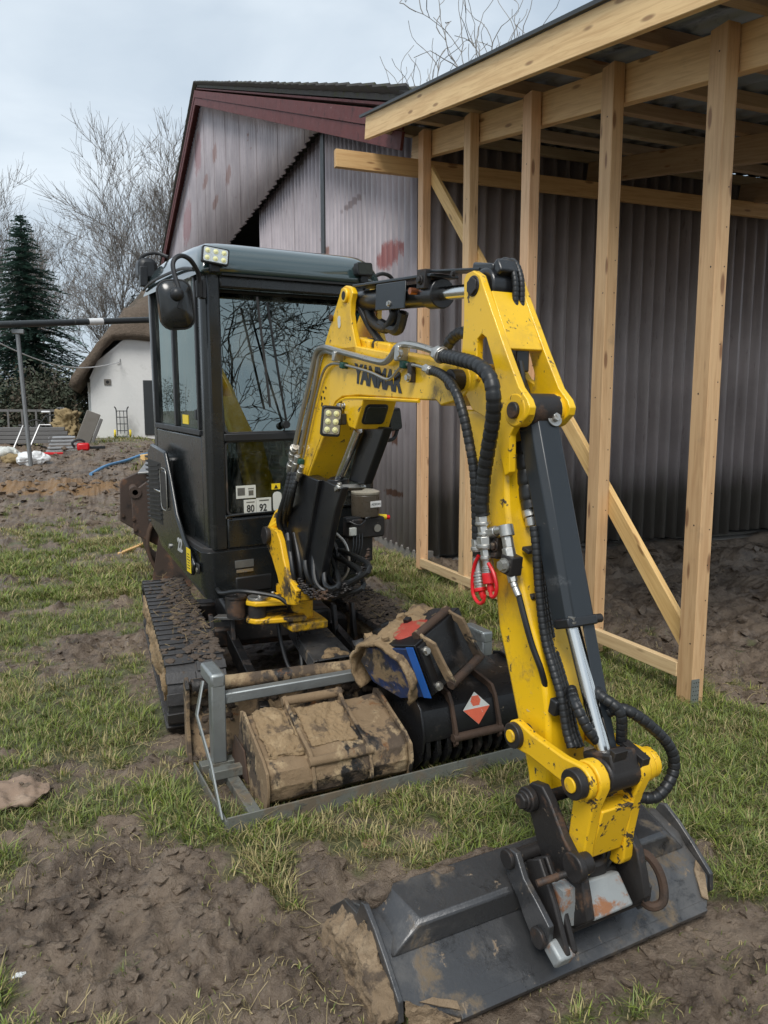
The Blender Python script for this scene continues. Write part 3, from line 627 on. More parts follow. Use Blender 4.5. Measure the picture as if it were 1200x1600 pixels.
# ================================================================ lean-to
lean = thing('timber_lean_to', 'half-built open lean-to of new pale timber against the barn', 'lean-to')
SL = .2016
def rz(y): return 4.385+(y-7.07)*SL                # top of the rafters
def sl(y, o): return rz(y)+o
POST = [6.97, 5.99, 5.03, 4.09, 3.19]
pb = [.06, .03, .0, .05, -.02]
for i, y in enumerate(POST):
    beam('post', (3.10, y, pb[i]-.02), (3.10, y, rz(y)-.005), .085, .12, 'wood', lean, (0, 1, 0), .004)
for x in (3.19, 5.35, 7.6):
    beam('rafter', (x, 2.75, sl(2.75, -.11)), (x, 7.42, sl(7.42, -.11)), .075, .225, 'wood' if x < 4 else 'wood_shaded', lean)
for y in np.arange(2.95, 7.5, .74):
    beam('purlin', (2.655, y, sl(y, .052)), (9.0, y, sl(y, .052)), .07, .095, 'wood_shaded', lean)
beam('bargeboard', (2.625, 2.55, sl(2.55, .005)), (2.625, 7.30, sl(7.30, .005)), .045, .205, 'wood', lean)
beam('eave_board', (2.98, 2.66, sl(2.66, -.02)), (9.0, 2.66, sl(2.66, -.02)), .045, .20, 'wood', lean)
beam('ledger', (2.26, 7.21, 4.085), (9.0, 7.21, 4.12), .06, .165, 'wood', lean)
beam('bottom_rail', (3.075, 6.92, .115), (3.075, 3.25, .17), .045, .085, 'wood', lean)
beam('diagonal_brace', (3.165, 7.00, 4.02), (3.165, 3.28, .30), .04, .12, 'wood', lean, (0, 1, -1))
beam('knee_brace', (5.30, 4.05, rz(4.05)-.1), (5.42, 4.7, 2.6), .045, .14, 'wood_shaded', lean, (0, 1, 0))
beam('wall_plate', (4.6, 2.95, rz(2.95)-.30), (9.0, 2.95, rz(2.95)-.30), .07, .22, 'wood_shaded', lean)
beam('post', (8.6, 3.2, -.3), (8.6, 3.2, rz(3.2)), .09, .12, 'wood', lean, (0, 1, 0), .004)
# corrugated roof sheets laid across the purlins
for i in range(7):
    x0 = 2.60+i*.92; V, F = [], []; k = 40
    for j in range(k+1):
        x = x0+.94*j/k; w = .018*max(-.6, min(.6, 1.8*math.sin(2*math.pi*x/.20)))
        V += [(x, 2.48, sl(2.48, .125)+w+.002*(i % 2)), (x, 7.42, sl(7.42, .125)+w+.002*(i % 2))]
    for j in range(k): a = j*2; F.append((a, a+2, a+3, a+1))
    o = obj('roof_sheet', (V, [], F), 'roof_sheet', lean); s_ = o.modifiers.new('t', 'SOLIDIFY'); s_.thickness = .004
obj('verge_trim', prism([(2.48, sl(2.48, .112)), (7.40, sl(7.40, .112)), (7.40, sl(7.40, .136)), (2.48, sl(2.48, .136))], 2.575, 2.60), 'dark_door', lean)
# nail plate, nails and foot under the nearest post
bm = bx(3.135, 3.146, 3.105, 3.128, -.03, .14); np_ = obj('nail_plate', bx(3.050, 3.105, 3.124, 3.1275, -.01, .15), 'galv', lean)
bm = B()
for i in range(3):
    for j in range(6): cyl(bm, (3.06+.017*i+.006*(j % 2), 3.1235, .01+.024*j), (3.06+.017*i+.006*(j % 2), 3.1245, .01+.024*j), .0035, seg=8)
obj('nail', bm, 'ink', np_)
obj('post_foot', bx(3.085, 3.115, 3.15, 3.20, -.12, .0), 'galv', lean)
bm = B()
for i, y in enumerate(POST):
    for j in range(5):
        z = (.35, .95, 1.6, 2.4, 3.4)[j]+.07*((i*3+j) % 3); cyl(bm, (3.057, y-.03+.02*(j % 3), z), (3.0565, y-.03+.02*(j % 3), z), .005, seg=8)
    for j in range(14): cyl(bm, (3.12, y-.06, .2+.2*j), (3.12, y-.0608, .2+.2*j), .004, seg=6)
obj('nail_heads', bm, 'ink', lean)['kind'] = 'stuff'
# ================================================================ excavator
EX = Vector((1.02, 4.9, 0)); exc = thing('mini_excavator', 'yellow and black mini excavator on rubber tracks with its bucket on the ground', 'excavator', EX)
W2E = Matrix.Translation(-EX); MB_, MC_ = W2E @ HB, W2E @ HC
def pb_(name, bm, m, bev=0, par=None, **k):    # part of the boom side, in the boom frame
    return obj(name, bm, m, par or exc, Matrix() if par else MB_, bev, **k)
def pc_(name, bm, m, bev=0, par=None, **k):    # part of cab and body
    return obj(name, bm, m, par or exc, Matrix() if par else MC_, bev, **k)
def pw_(name, bm, m, bev=0, par=None, **k):    # undercarriage, yard coordinates
    return obj(name, bm, m, par or exc, Matrix() if par else W2E, bev, **k)
def s2(px, py, w=-.08):
    p = on(px, py, 0, w, HB); return (p.y, p.z)
def s3(px, py, w): 
    p = on(px, py, 0, w, HB); return Vector((w, p.y, p.z))
def c3(px, py, y=-.5): return on(px, py, 1, y, HC)
def pl(*a, w=-.08): return [s2(x, y, w) for x, y in a]

# ---------------------------------------------------------------- undercarriage
YF, YR, RT_ = 3.83, 5.66, .205                      # idler and sprocket centres, loop radius
def loop(t, r):
    """point and outward normal on the track loop, t in metres from the lower front, running up over the front"""
    Ls = YR-YF; arc = math.pi*r; P = 2*Ls+2*arc; t %= P
    zc = .215
    if t < arc: a = -math.pi/2-t/r; return (YF+r*math.cos(a), zc+r*math.sin(a)), (math.cos(a), math.sin(a))
    t -= arc
    if t < Ls: return (YF+t, zc+r-.012*math.sin(math.pi*t/Ls)), (0, 1)
    t -= Ls
    if t < arc: a = math.pi/2-t/r; return (YR+r*math.cos(a), zc+r*math.sin(a)), (math.cos(a), math.sin(a))
    t -= arc; return (YR-t, zc-r), (0, -1)
PER = 2*(YR-YF)+2*math.pi*RT_
for side, (xa, xb) in enumerate(((.265, .555), (1.475, 1.765))):
    K = 140; V, F = [], []
    for i in range(K):
        (y, z), (ny, nz) = loop(PER*i/K, RT_-.022)
        for (x, o_) in ((xa, 0), (xb, 0), (xb, -.028), (xa, -.028)): V.append((x, y+ny*o_, z+nz*o_))
    for i in range(K):
        a, b = i*4, ((i+1) % K)*4
        for j in range(4): F.append((a+j, a+(j+1) % 4, b+(j+1) % 4, b+j))
    belt = pw_('track', (V, [], F), 'track_rubber')
    NL = 48; src = None
    for half in (0, 1):
        for i in range(NL):
            (y, z), (ny, nz) = loop(PER*(i+.5*half)/NL, RT_-.020)
            x0, x1 = (xa-.006, (xa+xb)/2-.004) if half == 0 else ((xa+xb)/2+.004, xb+.006)
            M = basis(((x0+x1)/2, y, z), (1, 0, 0), (0, -nz, ny))
            if src is None:
                bm = B(); w = (x1-x0)/2
                prof = [(-.031, -.008), (.031, -.008), (.022, .016), (.009, .030), (-.009, .030), (-.022, .016)]
                a = [bm.verts.new((-w, p[0], p[1])) for p in prof]; c_ = [bm.verts.new((0, p[0]*1.06, p[1]*.94)) for p in prof]; b = [bm.verts.new((w, p[0]*.92, p[1]*.8)) for p in prof]
                bm.faces.new(a); bm.faces.new(b[::-1])
                for p_, q_ in ((a, c_), (c_, b)):
                    for j in range(6): bm.faces.new((p_[j], q_[j], q_[(j+1) % 6], p_[(j+1) % 6]))
                lumps(bm, .004, 30); src = obj('tread_lug', bm, 'track_rubber', belt, M, bev=.003)
            else: inst(src, belt, M)
    xm = (xa+xb)/2; xo = xa-.012 if side == 0 else xb+.012
    bm = B(); prof = [(.05, -.11), (.16, -.11), (.165, -.06), (.14, -.03), (.14, .03), (.165, .06), (.16, .11), (.05, .11)]
    lathe(bm, prof, 26, Matrix.Translation((xm, YF, .215)) @ Matrix.Rotation(R(90), 4, 'Y')); pw_('idler_wheel', bm, 'mudsteel')
    bm = B(); lathe(bm, [(.04, -.12), (.10, -.12), (.155, -.02), (.155, .02), (.10, .12), (.04, .12)], 24, Matrix.Translation((xm, YR, .215)) @ Matrix.Rotation(R(90), 4, 'Y'))
    for i in range(13):
        a = 2*math.pi*i/13; box(bm, (xm, YR+.165*math.cos(a), .215+.165*math.sin(a)), (.035, .03, .03), Matrix.Rotation(a, 3, 'X'))
    cyl(bm, (xm-.15, YR, .215), (xm+.15, YR, .215), .085, seg=20); pw_('drive_sprocket', bm, 'mudsteel')
    for i, y in enumerate((4.22, 4.62, 5.0, 5.34)):
        bm = B(); lathe(bm, [(.03, -.125), (.062, -.125), (.066, -.06), (.048, -.05), (.048, .05), (.066, .06), (.062, .125), (.03, .125)], 16, Matrix.Translation((xm, y, .10)) @ Matrix.Rotation(R(90), 4, 'Y')); pw_('track_roller', bm, 'mudsteel')
    bm = prism([(4.0, .16), (5.46, .16), (5.52, .23), (5.42, .30), (4.06, .30), (3.96, .23)], xm-.115, xm+.115); fine(bm, .05, .014, 9); pw_('track_frame', bm, 'mudsteel')
    # caked mud along the outside of the frame and on the belt
    bm = B(); xo = xa+.02 if side == 0 else xb-.02
    prism([(3.93, .12), (5.50, .12), (5.55, .30), (5.0, .34), (4.4, .335), (3.9, .33)], xo-.018, xo+.018, bm=bm); fine(bm, .03, .025, 9, side*5.); pw_('mud_cake', bm, 'mudcake')
    rr = random.Random(4+side); bm = B()
    for i in range(700 if side == 0 else 1500):
        t = math.pi*RT_+rr.uniform(-.12, (YR-YF)); (y, z), (ny, nz) = loop(t, RT_-.008); x = rr.uniform((xa+xb)/2-.03, xb) if side == 0 else rr.uniform(xa, xb)
        if side == 0 and rr.random() < .12: x = rr.uniform(xa, xb)
        s = .004+.016*rr.random()**2; M = basis((x, y, z+(.002 if side else -.004)), (1, 0, 0), (0, -nz, ny)) @ Matrix.Rotation(rr.uniform(0, 6), 4, 'Z') @ Matrix.Diagonal((s*rr.uniform(.8, 2), s*rr.uniform(.8, 1.6), s*.45, 1))
        bmesh.ops.create_icosphere(bm, subdivisions=1, radius=1, matrix=M)
    lumps(bm, .006, 40); o = pw_('mud_clumps', bm, 'track_mud', smooth=False); o['kind'] = 'stuff'
    rr = random.Random(14+side); bm = B()
    for i in range(70):
        t = math.pi*RT_+rr.uniform(.05, (YR-YF)); (y, z), _n = loop(t, RT_); x = rr.uniform(xa+.02, xb); a = rr.uniform(0, 6.28); l_ = rr.uniform(.02, .07)
        cyl(bm, (x, y, z+.012), (x+l_*math.cos(a), y+l_*math.sin(a), z+.014+rr.uniform(0, .03)), .0013, seg=4)
    o = pw_('straw_bits', bm, 'straw', smooth=False); o['kind'] = 'stuff'
# centre frame, slewing ring
bm = B(); box(bm, (1.015, 4.85, .34), (.62, .95, .16)); box(bm, (1.015, 4.55, .27), (.9, .16, .13)); box(bm, (1.015, 5.2, .27), (.9, .16, .13)); pw_('centre_frame', bm, 'darksteel', .02)
bm = B(); cyl(bm, (1.02, 4.9, .41), (1.02, 4.9, .60), .30, seg=36); pw_('slew_ring', bm, 'darksteel', .01)
for sx in (.70, 1.33):   # frame ribs seen behind the blade arms
    for dx in (0, .12):
        pw_('frame_rib', prism([(4.22, .18), (4.28, .18), (4.36, .46), (4.30, .46)], sx-.02+dx*(-1 if sx < 1 else 1), sx+.005+dx*(-1 if sx < 1 else 1)), 'darksteel', .004)
bm = sheetify(B(), [(.59, 4.35, .43), (.72, 4.15, .47), (.76, 4.22, .47), (.63, 4.42, .43)], .015); pw_('frame_gusset', bm, 'zinc', .002)
# blade: two arms, curved mould board with top tube, lift cylinder with cover
for x in (.70, 1.34):
    pw_('blade_arm', prism([(3.44, .08), (3.44, .22), (3.62, .27), (4.42, .33), (4.42, .22), (3.62, .15)], x-.024, x+.024), 'blacksteel', .004)
BX0, BX1 = .335, 1.80
prof = [(3.45, .375), (3.475, .31), (3.485, .22), (3.465, .13), (3.415, .045), (3.375, .0)]
back = [(y+.022, z+.004) for y, z in prof]
bm = prism(prof+back[::-1], BX0, BX1); bmesh.ops.subdivide_edges(bm, edges=[e for e in bm.edges if abs(e.verts[0].co.x-e.verts[1].co.x) > .5], cuts=40, use_grid_fill=True); fine(bm, .03, .012, 9)
blade = pw_('blade', bm, 'mudsteel')
bm = B(); tube(bm, [(BX0+.02+i*.05, 3.435, .365) for i in range(29)], .036, 14, smooth=False); lumps(bm, .006, 18); pw_('top_tube', bm, 'mudsteel', par=blade)
for x in (BX0, BX1): pw_('end_plate', prism([(3.36, .0), (3.52, .02), (3.52, .36), (3.45, .41), (3.40, .37), (3.44, .2)], x-.009, x+.009), 'mudsteel', .003, par=blade)
bm = B()
for i in range(240):
    rr = random.Random(i); x = rr.uniform(BX0, BX1); k = rr.randrange(5); t = rr.random(); y = prof[k][0]*(1-t)+prof[k+1][0]*t; z = prof[k][1]*(1-t)+prof[k+1][1]*t; s = .005+.025*rr.random()**2
    bmesh.ops.create_icosphere(bm, subdivisions=2, radius=1, matrix=Matrix.Translation((x, y, z)) @ Matrix.Diagonal((s*1.4, .012, s*.8, 1)))
lumps(bm, .012, 40); o = pw_('mud_clumps', bm, 'track_mud', par=blade); o['kind'] = 'stuff'
bm = B(); cyl(bm, (1.14, 4.36, .30), (1.16, 3.82, .255), .042, seg=18); cyl(bm, (1.16, 3.82, .255), (1.165, 3.56, .20), .022, seg=14); pw_('blade_cylinder', bm, 'darksteel', .003)
bm = sheetify(B(), [(1.04, 4.28, .355), (1.24, 4.28, .355), (1.27, 3.78, .30), (1.04, 3.76, .30)], .006)
sheetify(bm, [(1.04, 4.28, .355), (1.04, 3.76, .30), (1.025, 3.76, .245), (1.025, 4.28, .30)], .006); sheetify(bm, [(1.24, 4.28, .355), (1.27, 3.78, .30), (1.30, 3.78, .245), (1.265, 4.28, .30)], .006)
pw_('cylinder_cover', bm, 'bucket_steel', .003)
lumps_pts = [(1.17, 3.86, .315, .05), (1.13, 3.80, .308, .04), (1.22, 3.82, .305, .035), (1.15, 3.66, .25, .05)]
for x, y, z, s in lumps_pts:
    bm = B(); bmesh.ops.create_icosphere(bm, subdivisions=2, radius=1, matrix=Matrix.Translation((x, y, z)) @ Matrix.Diagonal((s, s*.7, s*.4, 1))); lumps(bm, .012, 30); pw_('mud_lump', bm, 'mudcake')
bm = B(); tube(bm, [(.93, 4.14, .42), (.94, 4.10, .30), (.97, 4.04, .18), (1.02, 3.98, .16), (1.04, 4.05, .28), (1.07, 4.16, .35)], .012, 8); pw_('blade_hose', bm, 'hose')

# ---------------------------------------------------------------- body (house) and cab
def plan(xl, xr, yf, yr, rf=.06, rr=.3, n=7):
    out = []
    for cx, cy, r_, a0 in ((xr-rf, yf+rf, rf, -90), (xr-rr, yr-rr, rr, 0), (xl+rr, yr-rr, rr, 90), (xl+rf, yf+rf, rf, 180)):
        for k in range(n+1):
            a = R(a0+90*k/n); out.append((cx+r_*math.cos(a), cy+r_*math.sin(a)))
    return out
pl0 = plan(-.545, .585, -.50, .88, .07, .34)
bm = B()      # lower body: bottom edge sweeps up towards the tail
lo = [bm.verts.new((x*.97, y, .585+.20*max(0, (y+.35)/1.2)**1.4)) for x, y in pl0]; mid = [bm.verts.new((x, y, .66+.20*max(0, (y+.35)/1.2)**1.4)) for x, y in pl0]; hi = [bm.verts.new((x, y, .862)) for x, y in pl0]
nn_ = len(pl0); bm.faces.new(lo[::-1]); bm.faces.new(hi)
for a, b in ((lo, mid), (mid, hi)):
    for i in range(nn_): bm.faces.new((a[i], a[(i+1) % nn_], b[(i+1) % nn_], b[i]))
body = pc_('lower_body', bm, 'body_paint', .012)
bm = prism(plan(-.535, .575, -.485, .86, .06, .33), .855, .885, 2); pc_('body_seam', bm, 'rubber', .004)
# rear engine hood, behind and beside the cab
bm = prism(plan(-.555, .58, .26, .90, .04, .34), .886, 1.36, 2); hood = pc_('engine_hood', bm, 'body_paint', .03)
# side cover with vents on the left, proud of the body
cov = [(-.20, .90), (-.05, 1.03), (.06, 1.24), (.16, 1.40), (.52, 1.43), (.62, 1.35), (.62, .86), (.30, .78), (-.34, .70), (-.40, .78)]
cv = pc_('side_cover', prism(cov, -.578, -.55), 'body_paint', .012)
bm = B()
for i in range(13): box(bm, (-.584, .43, .93+.030*i), (.006, .30-.004*i, .008), Matrix.Rotation(R(-6), 3, 'X'))
pc_('vent_slats', bm, 'plastic', par=cv)
pc_('vent_mesh', bx(-.580, -.577, .27, .60, .91, 1.32), 'ink', par=cv)
bm = prism(rrect(.13, .24, .03, 3, .17, 1.16), -.588, -.576); hd = pc_('latch_panel', bm, 'plastic', .006, par=cv)
pc_('latch_rim', tube(B(), [(-.588, y, z) for y, z in rrect(.15, .27, .04, 3, .17, 1.16)+[rrect(.15, .27, .04, 3, .17, 1.16)[0]]], .003, 6, smooth=False), 'zinc', par=cv)
bm = B(); box(bm, (-.586, .35, 1.13), (.008, .15, .012)); pc_('trim_strip', bm, 'chrome', .003, par=cv)
bm = prism([(.62, .86), (.70, .86), (.68, 1.38), (.62, 1.36)], -.56, -.53); pc_('louvre_panel', bm, 'plastic', .006, par=cv)
bm = B()
for i in range(16): box(bm, (-.57, .645, .88+.030*i), (.02, .07, .010))
pc_('louvres', bm, 'plastic', par=cv)
text_obj('model_number', '22', .11, 'lettering_grey', cv, basis((-.5795, -.13, .845), (0, -1, .02), (0, .12, 1)), bold=.004, sx=.9)
st = pc_('warning_label', bx(-.5815, -.5795, -.36, -.275, .72, .865), 'sticker_yellow', par=cv)
bm = B()
for i in range(6): box(bm, (-.582, -.3175, .745+.017*i), (.001, .058-.01*(i % 3), .005))
pc_('print', bm, 'ink', par=st)
bm = B(); box(bm, (-.5585, -.43, .765), (.012, .05, .06)); pc_('lock_recess', bm, 'ink', .01); bm = B(); cyl(bm, (-.562, -.425, .755), (-.568, -.425, .755), .014, seg=12); pc_('lock', bm, 'zinc')
bm = B(); cyl(bm, (-.577, .10, .80), (-.588, .10, .80), .016, seg=12); pc_('lock', bm, 'zinc', par=cv)
# front of the lower body
tp = pc_('type_plate', bx(-.36, -.245, -.507, -.5, .755, .80), 'plate', .001); bm = bx(-.355, -.25, -.509, -.506, .728, .746); pc_('plate_strip', bm, 'zinc', par=tp)
pc_('hose_port', bx(-.36, -.13, -.506, -.47, .60, .70), 'ink', .01)
gr = pc_('grille', bx(.28, .48, -.508, -.498, .62, .80), 'plastic', .006); bm = B()
for i in range(9): box(bm, (.38, -.512, .635+.019*i), (.17, .008, .007))
pc_('grille_bars', bm, 'black_paint', par=gr)
# cab
XL, XR, YFc, YRc, ZB, ZS, ZT = -.50, .595, -.50, .72, .89, 1.53, 2.43
cabp = dict(bev=.012)
def cb(name, x0, x1, y0, y1, z0, z1, m='body_paint', bev=.014): return pc_(name, bx(x0, x1, y0, y1, z0, z1), m, bev)
pc_('cab_pillar', prism([(XL, YFc+.03), (XL+.03, YFc), (XL+.105, YFc), (XL+.105, YFc+.05), (XL+.05, YFc+.11), (XL, YFc+.11)], ZB-.02, ZT, 2), 'body_paint', .010)
pc_('cab_pillar', prism([(XR, YFc+.03), (XR-.03, YFc), (XR-.085, YFc), (XR-.085, YFc+.05), (XR-.05, YFc+.11), (XR, YFc+.11)], ZB-.02, ZT, 2), 'body_paint', .010)
cb('cab_pillar', XL, XL+.07, YRc-.09, YRc, 1.36, ZT); cb('cab_pillar', XR-.07, XR, YRc-.09, YRc, 1.36, ZT)
cb('front_header', XL+.10, XR-.08, YFc, YFc+.05, 2.345, ZT); cb('front_crossbar', XL+.10, XR-.08, YFc-.004, YFc+.03, 1.50, 1.545, 'plastic', .006)
cb('front_panel', XL+.10, XR-.08, YFc+.002, YFc+.05, ZB-.02, 1.055); bm = B(); tube(bm, [(XL+.13, YFc-.004, 1.055), (XL+.16, YFc-.008, 1.072), (XR-.1, YFc-.008, 1.078)], .006, 6); pc_('panel_lip', bm, 'body_paint')
cb('side_panel', XL, XL+.035, YFc+.1, YRc-.08, ZB-.02, ZS); cb('side_header', XL, XL+.06, YFc+.1, YRc-.08, 2.455, 2.48)
cb('door_panel', XR-.04, XR, YFc+.1, YRc-.08, ZB-.02, 1.30); cb('side_header', XR-.06, XR, YFc+.1, YRc-.08, 2.38, ZT); cb('door_mullion', XR-.04, XR, .10, .15, 1.3, ZT)
cb('rear_panel', XL+.06, XR-.06, YRc-.05, YRc, 1.0, 1.42); cb('rear_header', XL+.06, XR-.06, YRc-.05, YRc, 2.38, ZT)
cb('cab_floor', XL+.02, XR-.02, YFc+.06, YRc-.05, .885, .93, 'seat', 0)
# left sliding window: frame, two panes, divider
wf = pc_('side_window', bx(XL+.004, XL+.009, YFc+.13, .085, 1.565, 2.425), 'glass_side', smooth=False)
for (y0, y1, z0, z1) in ((YFc+.10, YRc-.085, 1.53, 1.565), (YFc+.10, YRc-.085, 2.425, 2.46), (YFc+.10, YFc+.13, 1.565, 2.425), (YRc-.12, YRc-.085, 1.565, 2.425), (.085, .125, 1.565, 2.425)):
    pc_('window_frame', bx(XL-.012, XL+.03, y0, y1, z0, z1), 'plastic', .005, par=wf)
pc_('pane', bx(XL+.014, XL+.019, .125, YRc-.12, 1.565, 2.425), 'glass_side', par=wf, smooth=False)
pc_('yellow_label', bx(XL+.0005, XL+.0035, -.14, -.02, 1.585, 1.64), 'sticker_yellow', par=wf); bm = B(); box(bm, (XL-.004, -.335, 1.65), (.016, .035, .06)); pc_('window_latch', bm, 'plastic', .004, par=wf)
pc_('corner_label', bx(XL+.0005, XL+.0035, -.30, -.26, 2.36, 2.40), 'white_paint', par=wf)
def tilt_pane(bm):
    for v in bm.verts: v.co.y += max(0, v.co.z-1.545)*.14
    return bm
ws = pc_('windscreen', tilt_pane(prism(rrect(XR-XL-.19, .80, .035, 3, (XL+XR)/2+.01, 1.945), YFc+.012, YFc+.018, 1)), 'glass', smooth=False)
V = [(x, YFc+.010, z) for x, z in rrect(XR-XL-.19, .80, .035, 3, (XL+XR)/2+.01, 1.945)]; pc_('gasket', tilt_pane(tube(B(), V+V[:1], .009, 6, smooth=False)), 'rubber', par=ws)
lw = pc_('lower_window', prism(rrect(XR-XL-.20, .43, .03, 3, (XL+XR)/2+.01, 1.285), YFc+.014, YFc+.019, 1), 'glass_low', smooth=False)
V = [(x, YFc+.012, z) for x, z in rrect(XR-XL-.20, .43, .03, 3, (XL+XR)/2+.01, 1.285)]; pc_('gasket', tube(B(), V+V[:1], .008, 6, smooth=False), 'rubber', par=lw)
pc_('door_glass', bx(XR-.02, XR-.015, YFc+.11, YRc-.09, 1.3, 2.38), 'glass_side', smooth=False); pc_('rear_window', bx(XL+.07, XR-.07, YRc-.03, YRc-.025, 1.42, 2.38), 'glass_side', smooth=False)
# roof: glossy shell with a rounded brow falling to the windscreen
V, F = [], []; xs_ = [-.525, -.505, -.46, -.40, -.2, 0, .2, .40, .50, .56, .60, .615]; 
rp_ = [(-.545, 2.40), (-.555, 2.425), (-.550, 2.475), (-.525, 2.545), (-.455, 2.595), (-.30, 2.618), (.2, 2.625), (.55, 2.62), (.70, 2.585), (.76, 2.50), (.77, 2.41)]
for i, x in enumerate(xs_):
    e = min(1, min(x+.525, .615-x)/.11); d_ = (1-math.sqrt(max(0, 1-(1-e)**2)))
    for (y, z) in rp_: V.append((x, y*(1-.05*d_), z-(z-2.41)*d_*.9))
nr_ = len(rp_)
for i in range(len(xs_)-1):
    for j in range(nr_-1): a = i*nr_+j; F.append((a, a+1, a+nr_+1, a+nr_))
    F.append((i*nr_, i*nr_+nr_, i*nr_+2*nr_-1, i*nr_+nr_-1))
F.append(tuple(range(nr_))); F.append(tuple(range((len(xs_)-1)*nr_, len(xs_)*nr_))[::-1])
roof = pc_('roof', (V, [], F), 'roof_paint')
md = roof.modifiers.new('s', 'SUBSURF'); md.levels = md.render_levels = 1
pc_('roof_hatch', prism(rrect(.62, .5, .08, 4, .1, .1), 2.615, 2.645, 2), 'sticker_white', .012, par=roof)
pc_('rain_gutter', tube(B(), [(-.533, YFc+.02, 2.44), (-.535, -.2, 2.47), (-.535, .4, 2.475), (-.53, .7, 2.45)], .009, 6), 'plastic', par=roof)
pc_('brow_seam', bx(-.40, .52, -.552, -.54, 2.408, 2.418), 'ink', par=roof)
# wiper
bm = B(); tube(bm, [(-.02, YFc-.012, 1.60), (-.08, YFc-.022, 1.95), (-.13, YFc-.022, 2.28)], .007, 6); wp = pc_('wiper', bm, 'plastic')
bm = B(); cyl(bm, (-.03, YFc, 1.59), (-.03, YFc-.04, 1.59), .022, seg=12); pc_('wiper_motor', bm, 'plastic', par=wp)
bm = B(); box(bm, (-.155, YFc-.016, 2.0), (.012, .008, .62), Matrix.Rotation(R(-6), 3, 'Y')); pc_('wiper_blade', bm, 'rubber', par=wp)
# inside: seat, consoles, levers, a board, stickers on the glass
bm = box(B(), (.03, .22, 1.22), (.46, .46, .12)); se = pc_('seat', bm, 'seat', .05, seg=3); bm = box(B(), (.03, .46, 1.58), (.44, .11, .62), Matrix.Rotation(R(8), 3, 'X')); pc_('backrest', bm, 'seat', .05, par=se, seg=3)
pc_('seat_base', bx(-.2, .26, .0, .55, .93, 1.16), 'seat', .02)
for x in (-.33, .40):
    cs = pc_('console', prism([(-.10, .93), (.45, .93), (.45, 1.36), (.0, 1.42), (-.14, 1.36)], x-.07, x+.07), 'plastic', .02); bm = B(); tube(bm, [(x, -.06, 1.40), (x, -.10, 1.50), (x, -.08, 1.58)], .016, 8); cyl(bm, (x, -.08, 1.56), (x, -.075, 1.66), .024, .02, 12); pc_('joystick', bm, 'plastic', par=cs)
bm = B()
for x in (-.06, .02): tube(bm, [(x, -.32, .93), (x, -.36, 1.2), (x, -.30, 1.46)], .011, 8); cyl(bm, (x, -.30, 1.44), (x, -.29, 1.53), .018, seg=10)
pc_('drive_lever', bm, 'plastic')
bm = B(); cyl(bm, (.0, -.42, 1.36), (.0, -.43, 1.36), .035, seg=16); box(bm, (.05, -.42, 1.40), (.06, .012, .02)); tube(bm, [(-.01, -.42, 1.50), (.0, -.42, 1.38)], .008, 6); pc_('hanging_key', bm, 'alu')
bm = B()
for i in range(6): tube(bm, [(XL+.13+.015*i, -.40, 1.5), (XL+.12+.02*i, -.38, 1.3+.02*i), (XL+.15+.02*i, -.36, 1.1)], .008, 6)
pc_('cab_cables', bm, 'hose')
lb = lw
pc_('sticker', bx(-.335, -.215, YFc+.009, YFc+.0125, 1.165, 1.24), 'sticker_white', par=lb)
k1 = pc_('sticker', bx(-.29, -.215, YFc+.009, YFc+.0125, 1.075, 1.155), 'sticker_white', par=lb); pc_('sticker', bx(-.213, -.12, YFc+.009, YFc+.0125, 1.075, 1.16), 'sticker_white', par=lb)
pc_('sticker', prism(rrect(.055, .12, .022, 3, -.08, 1.13), YFc+.009, YFc+.0125, 1), 'sticker_white', par=lb); pc_('sticker', bx(-.115, -.06, YFc+.009, YFc+.0125, 1.205, 1.24), 'sticker_yellow', par=lb)
for t_, x in (('80', -.25), ('92', -.172)): text_obj('number', t_, .06, 'ink', lb, basis((x, YFc+.0085, 1.10), (1, 0, 0), (0, 0, 1)), depth=.0008, bold=.0012, sx=.8)
bm = B(); box(bm, (-.305, YFc+.0085, 1.205), (.045, .001, .045)); box(bm, (-.245, YFc+.0085, 1.195), (.03, .001, .03)); box(bm, (-.245, YFc+.0085, 1.22), (.035, .001, .006)); box(bm, (-.25, YFc+.0085, 1.14), (.05, .001, .006)); box(bm, (-.165, YFc+.0085, 1.145), (.06, .001, .008)); pc_('print', bm, 'plate', par=lb)
bm = B(); prism([(-.1, 1.21), (-.0875, 1.235), (-.075, 1.21)], YFc+.0078, YFc+.0088, 1, bm); pc_('print', bm, 'ink', par=lb)

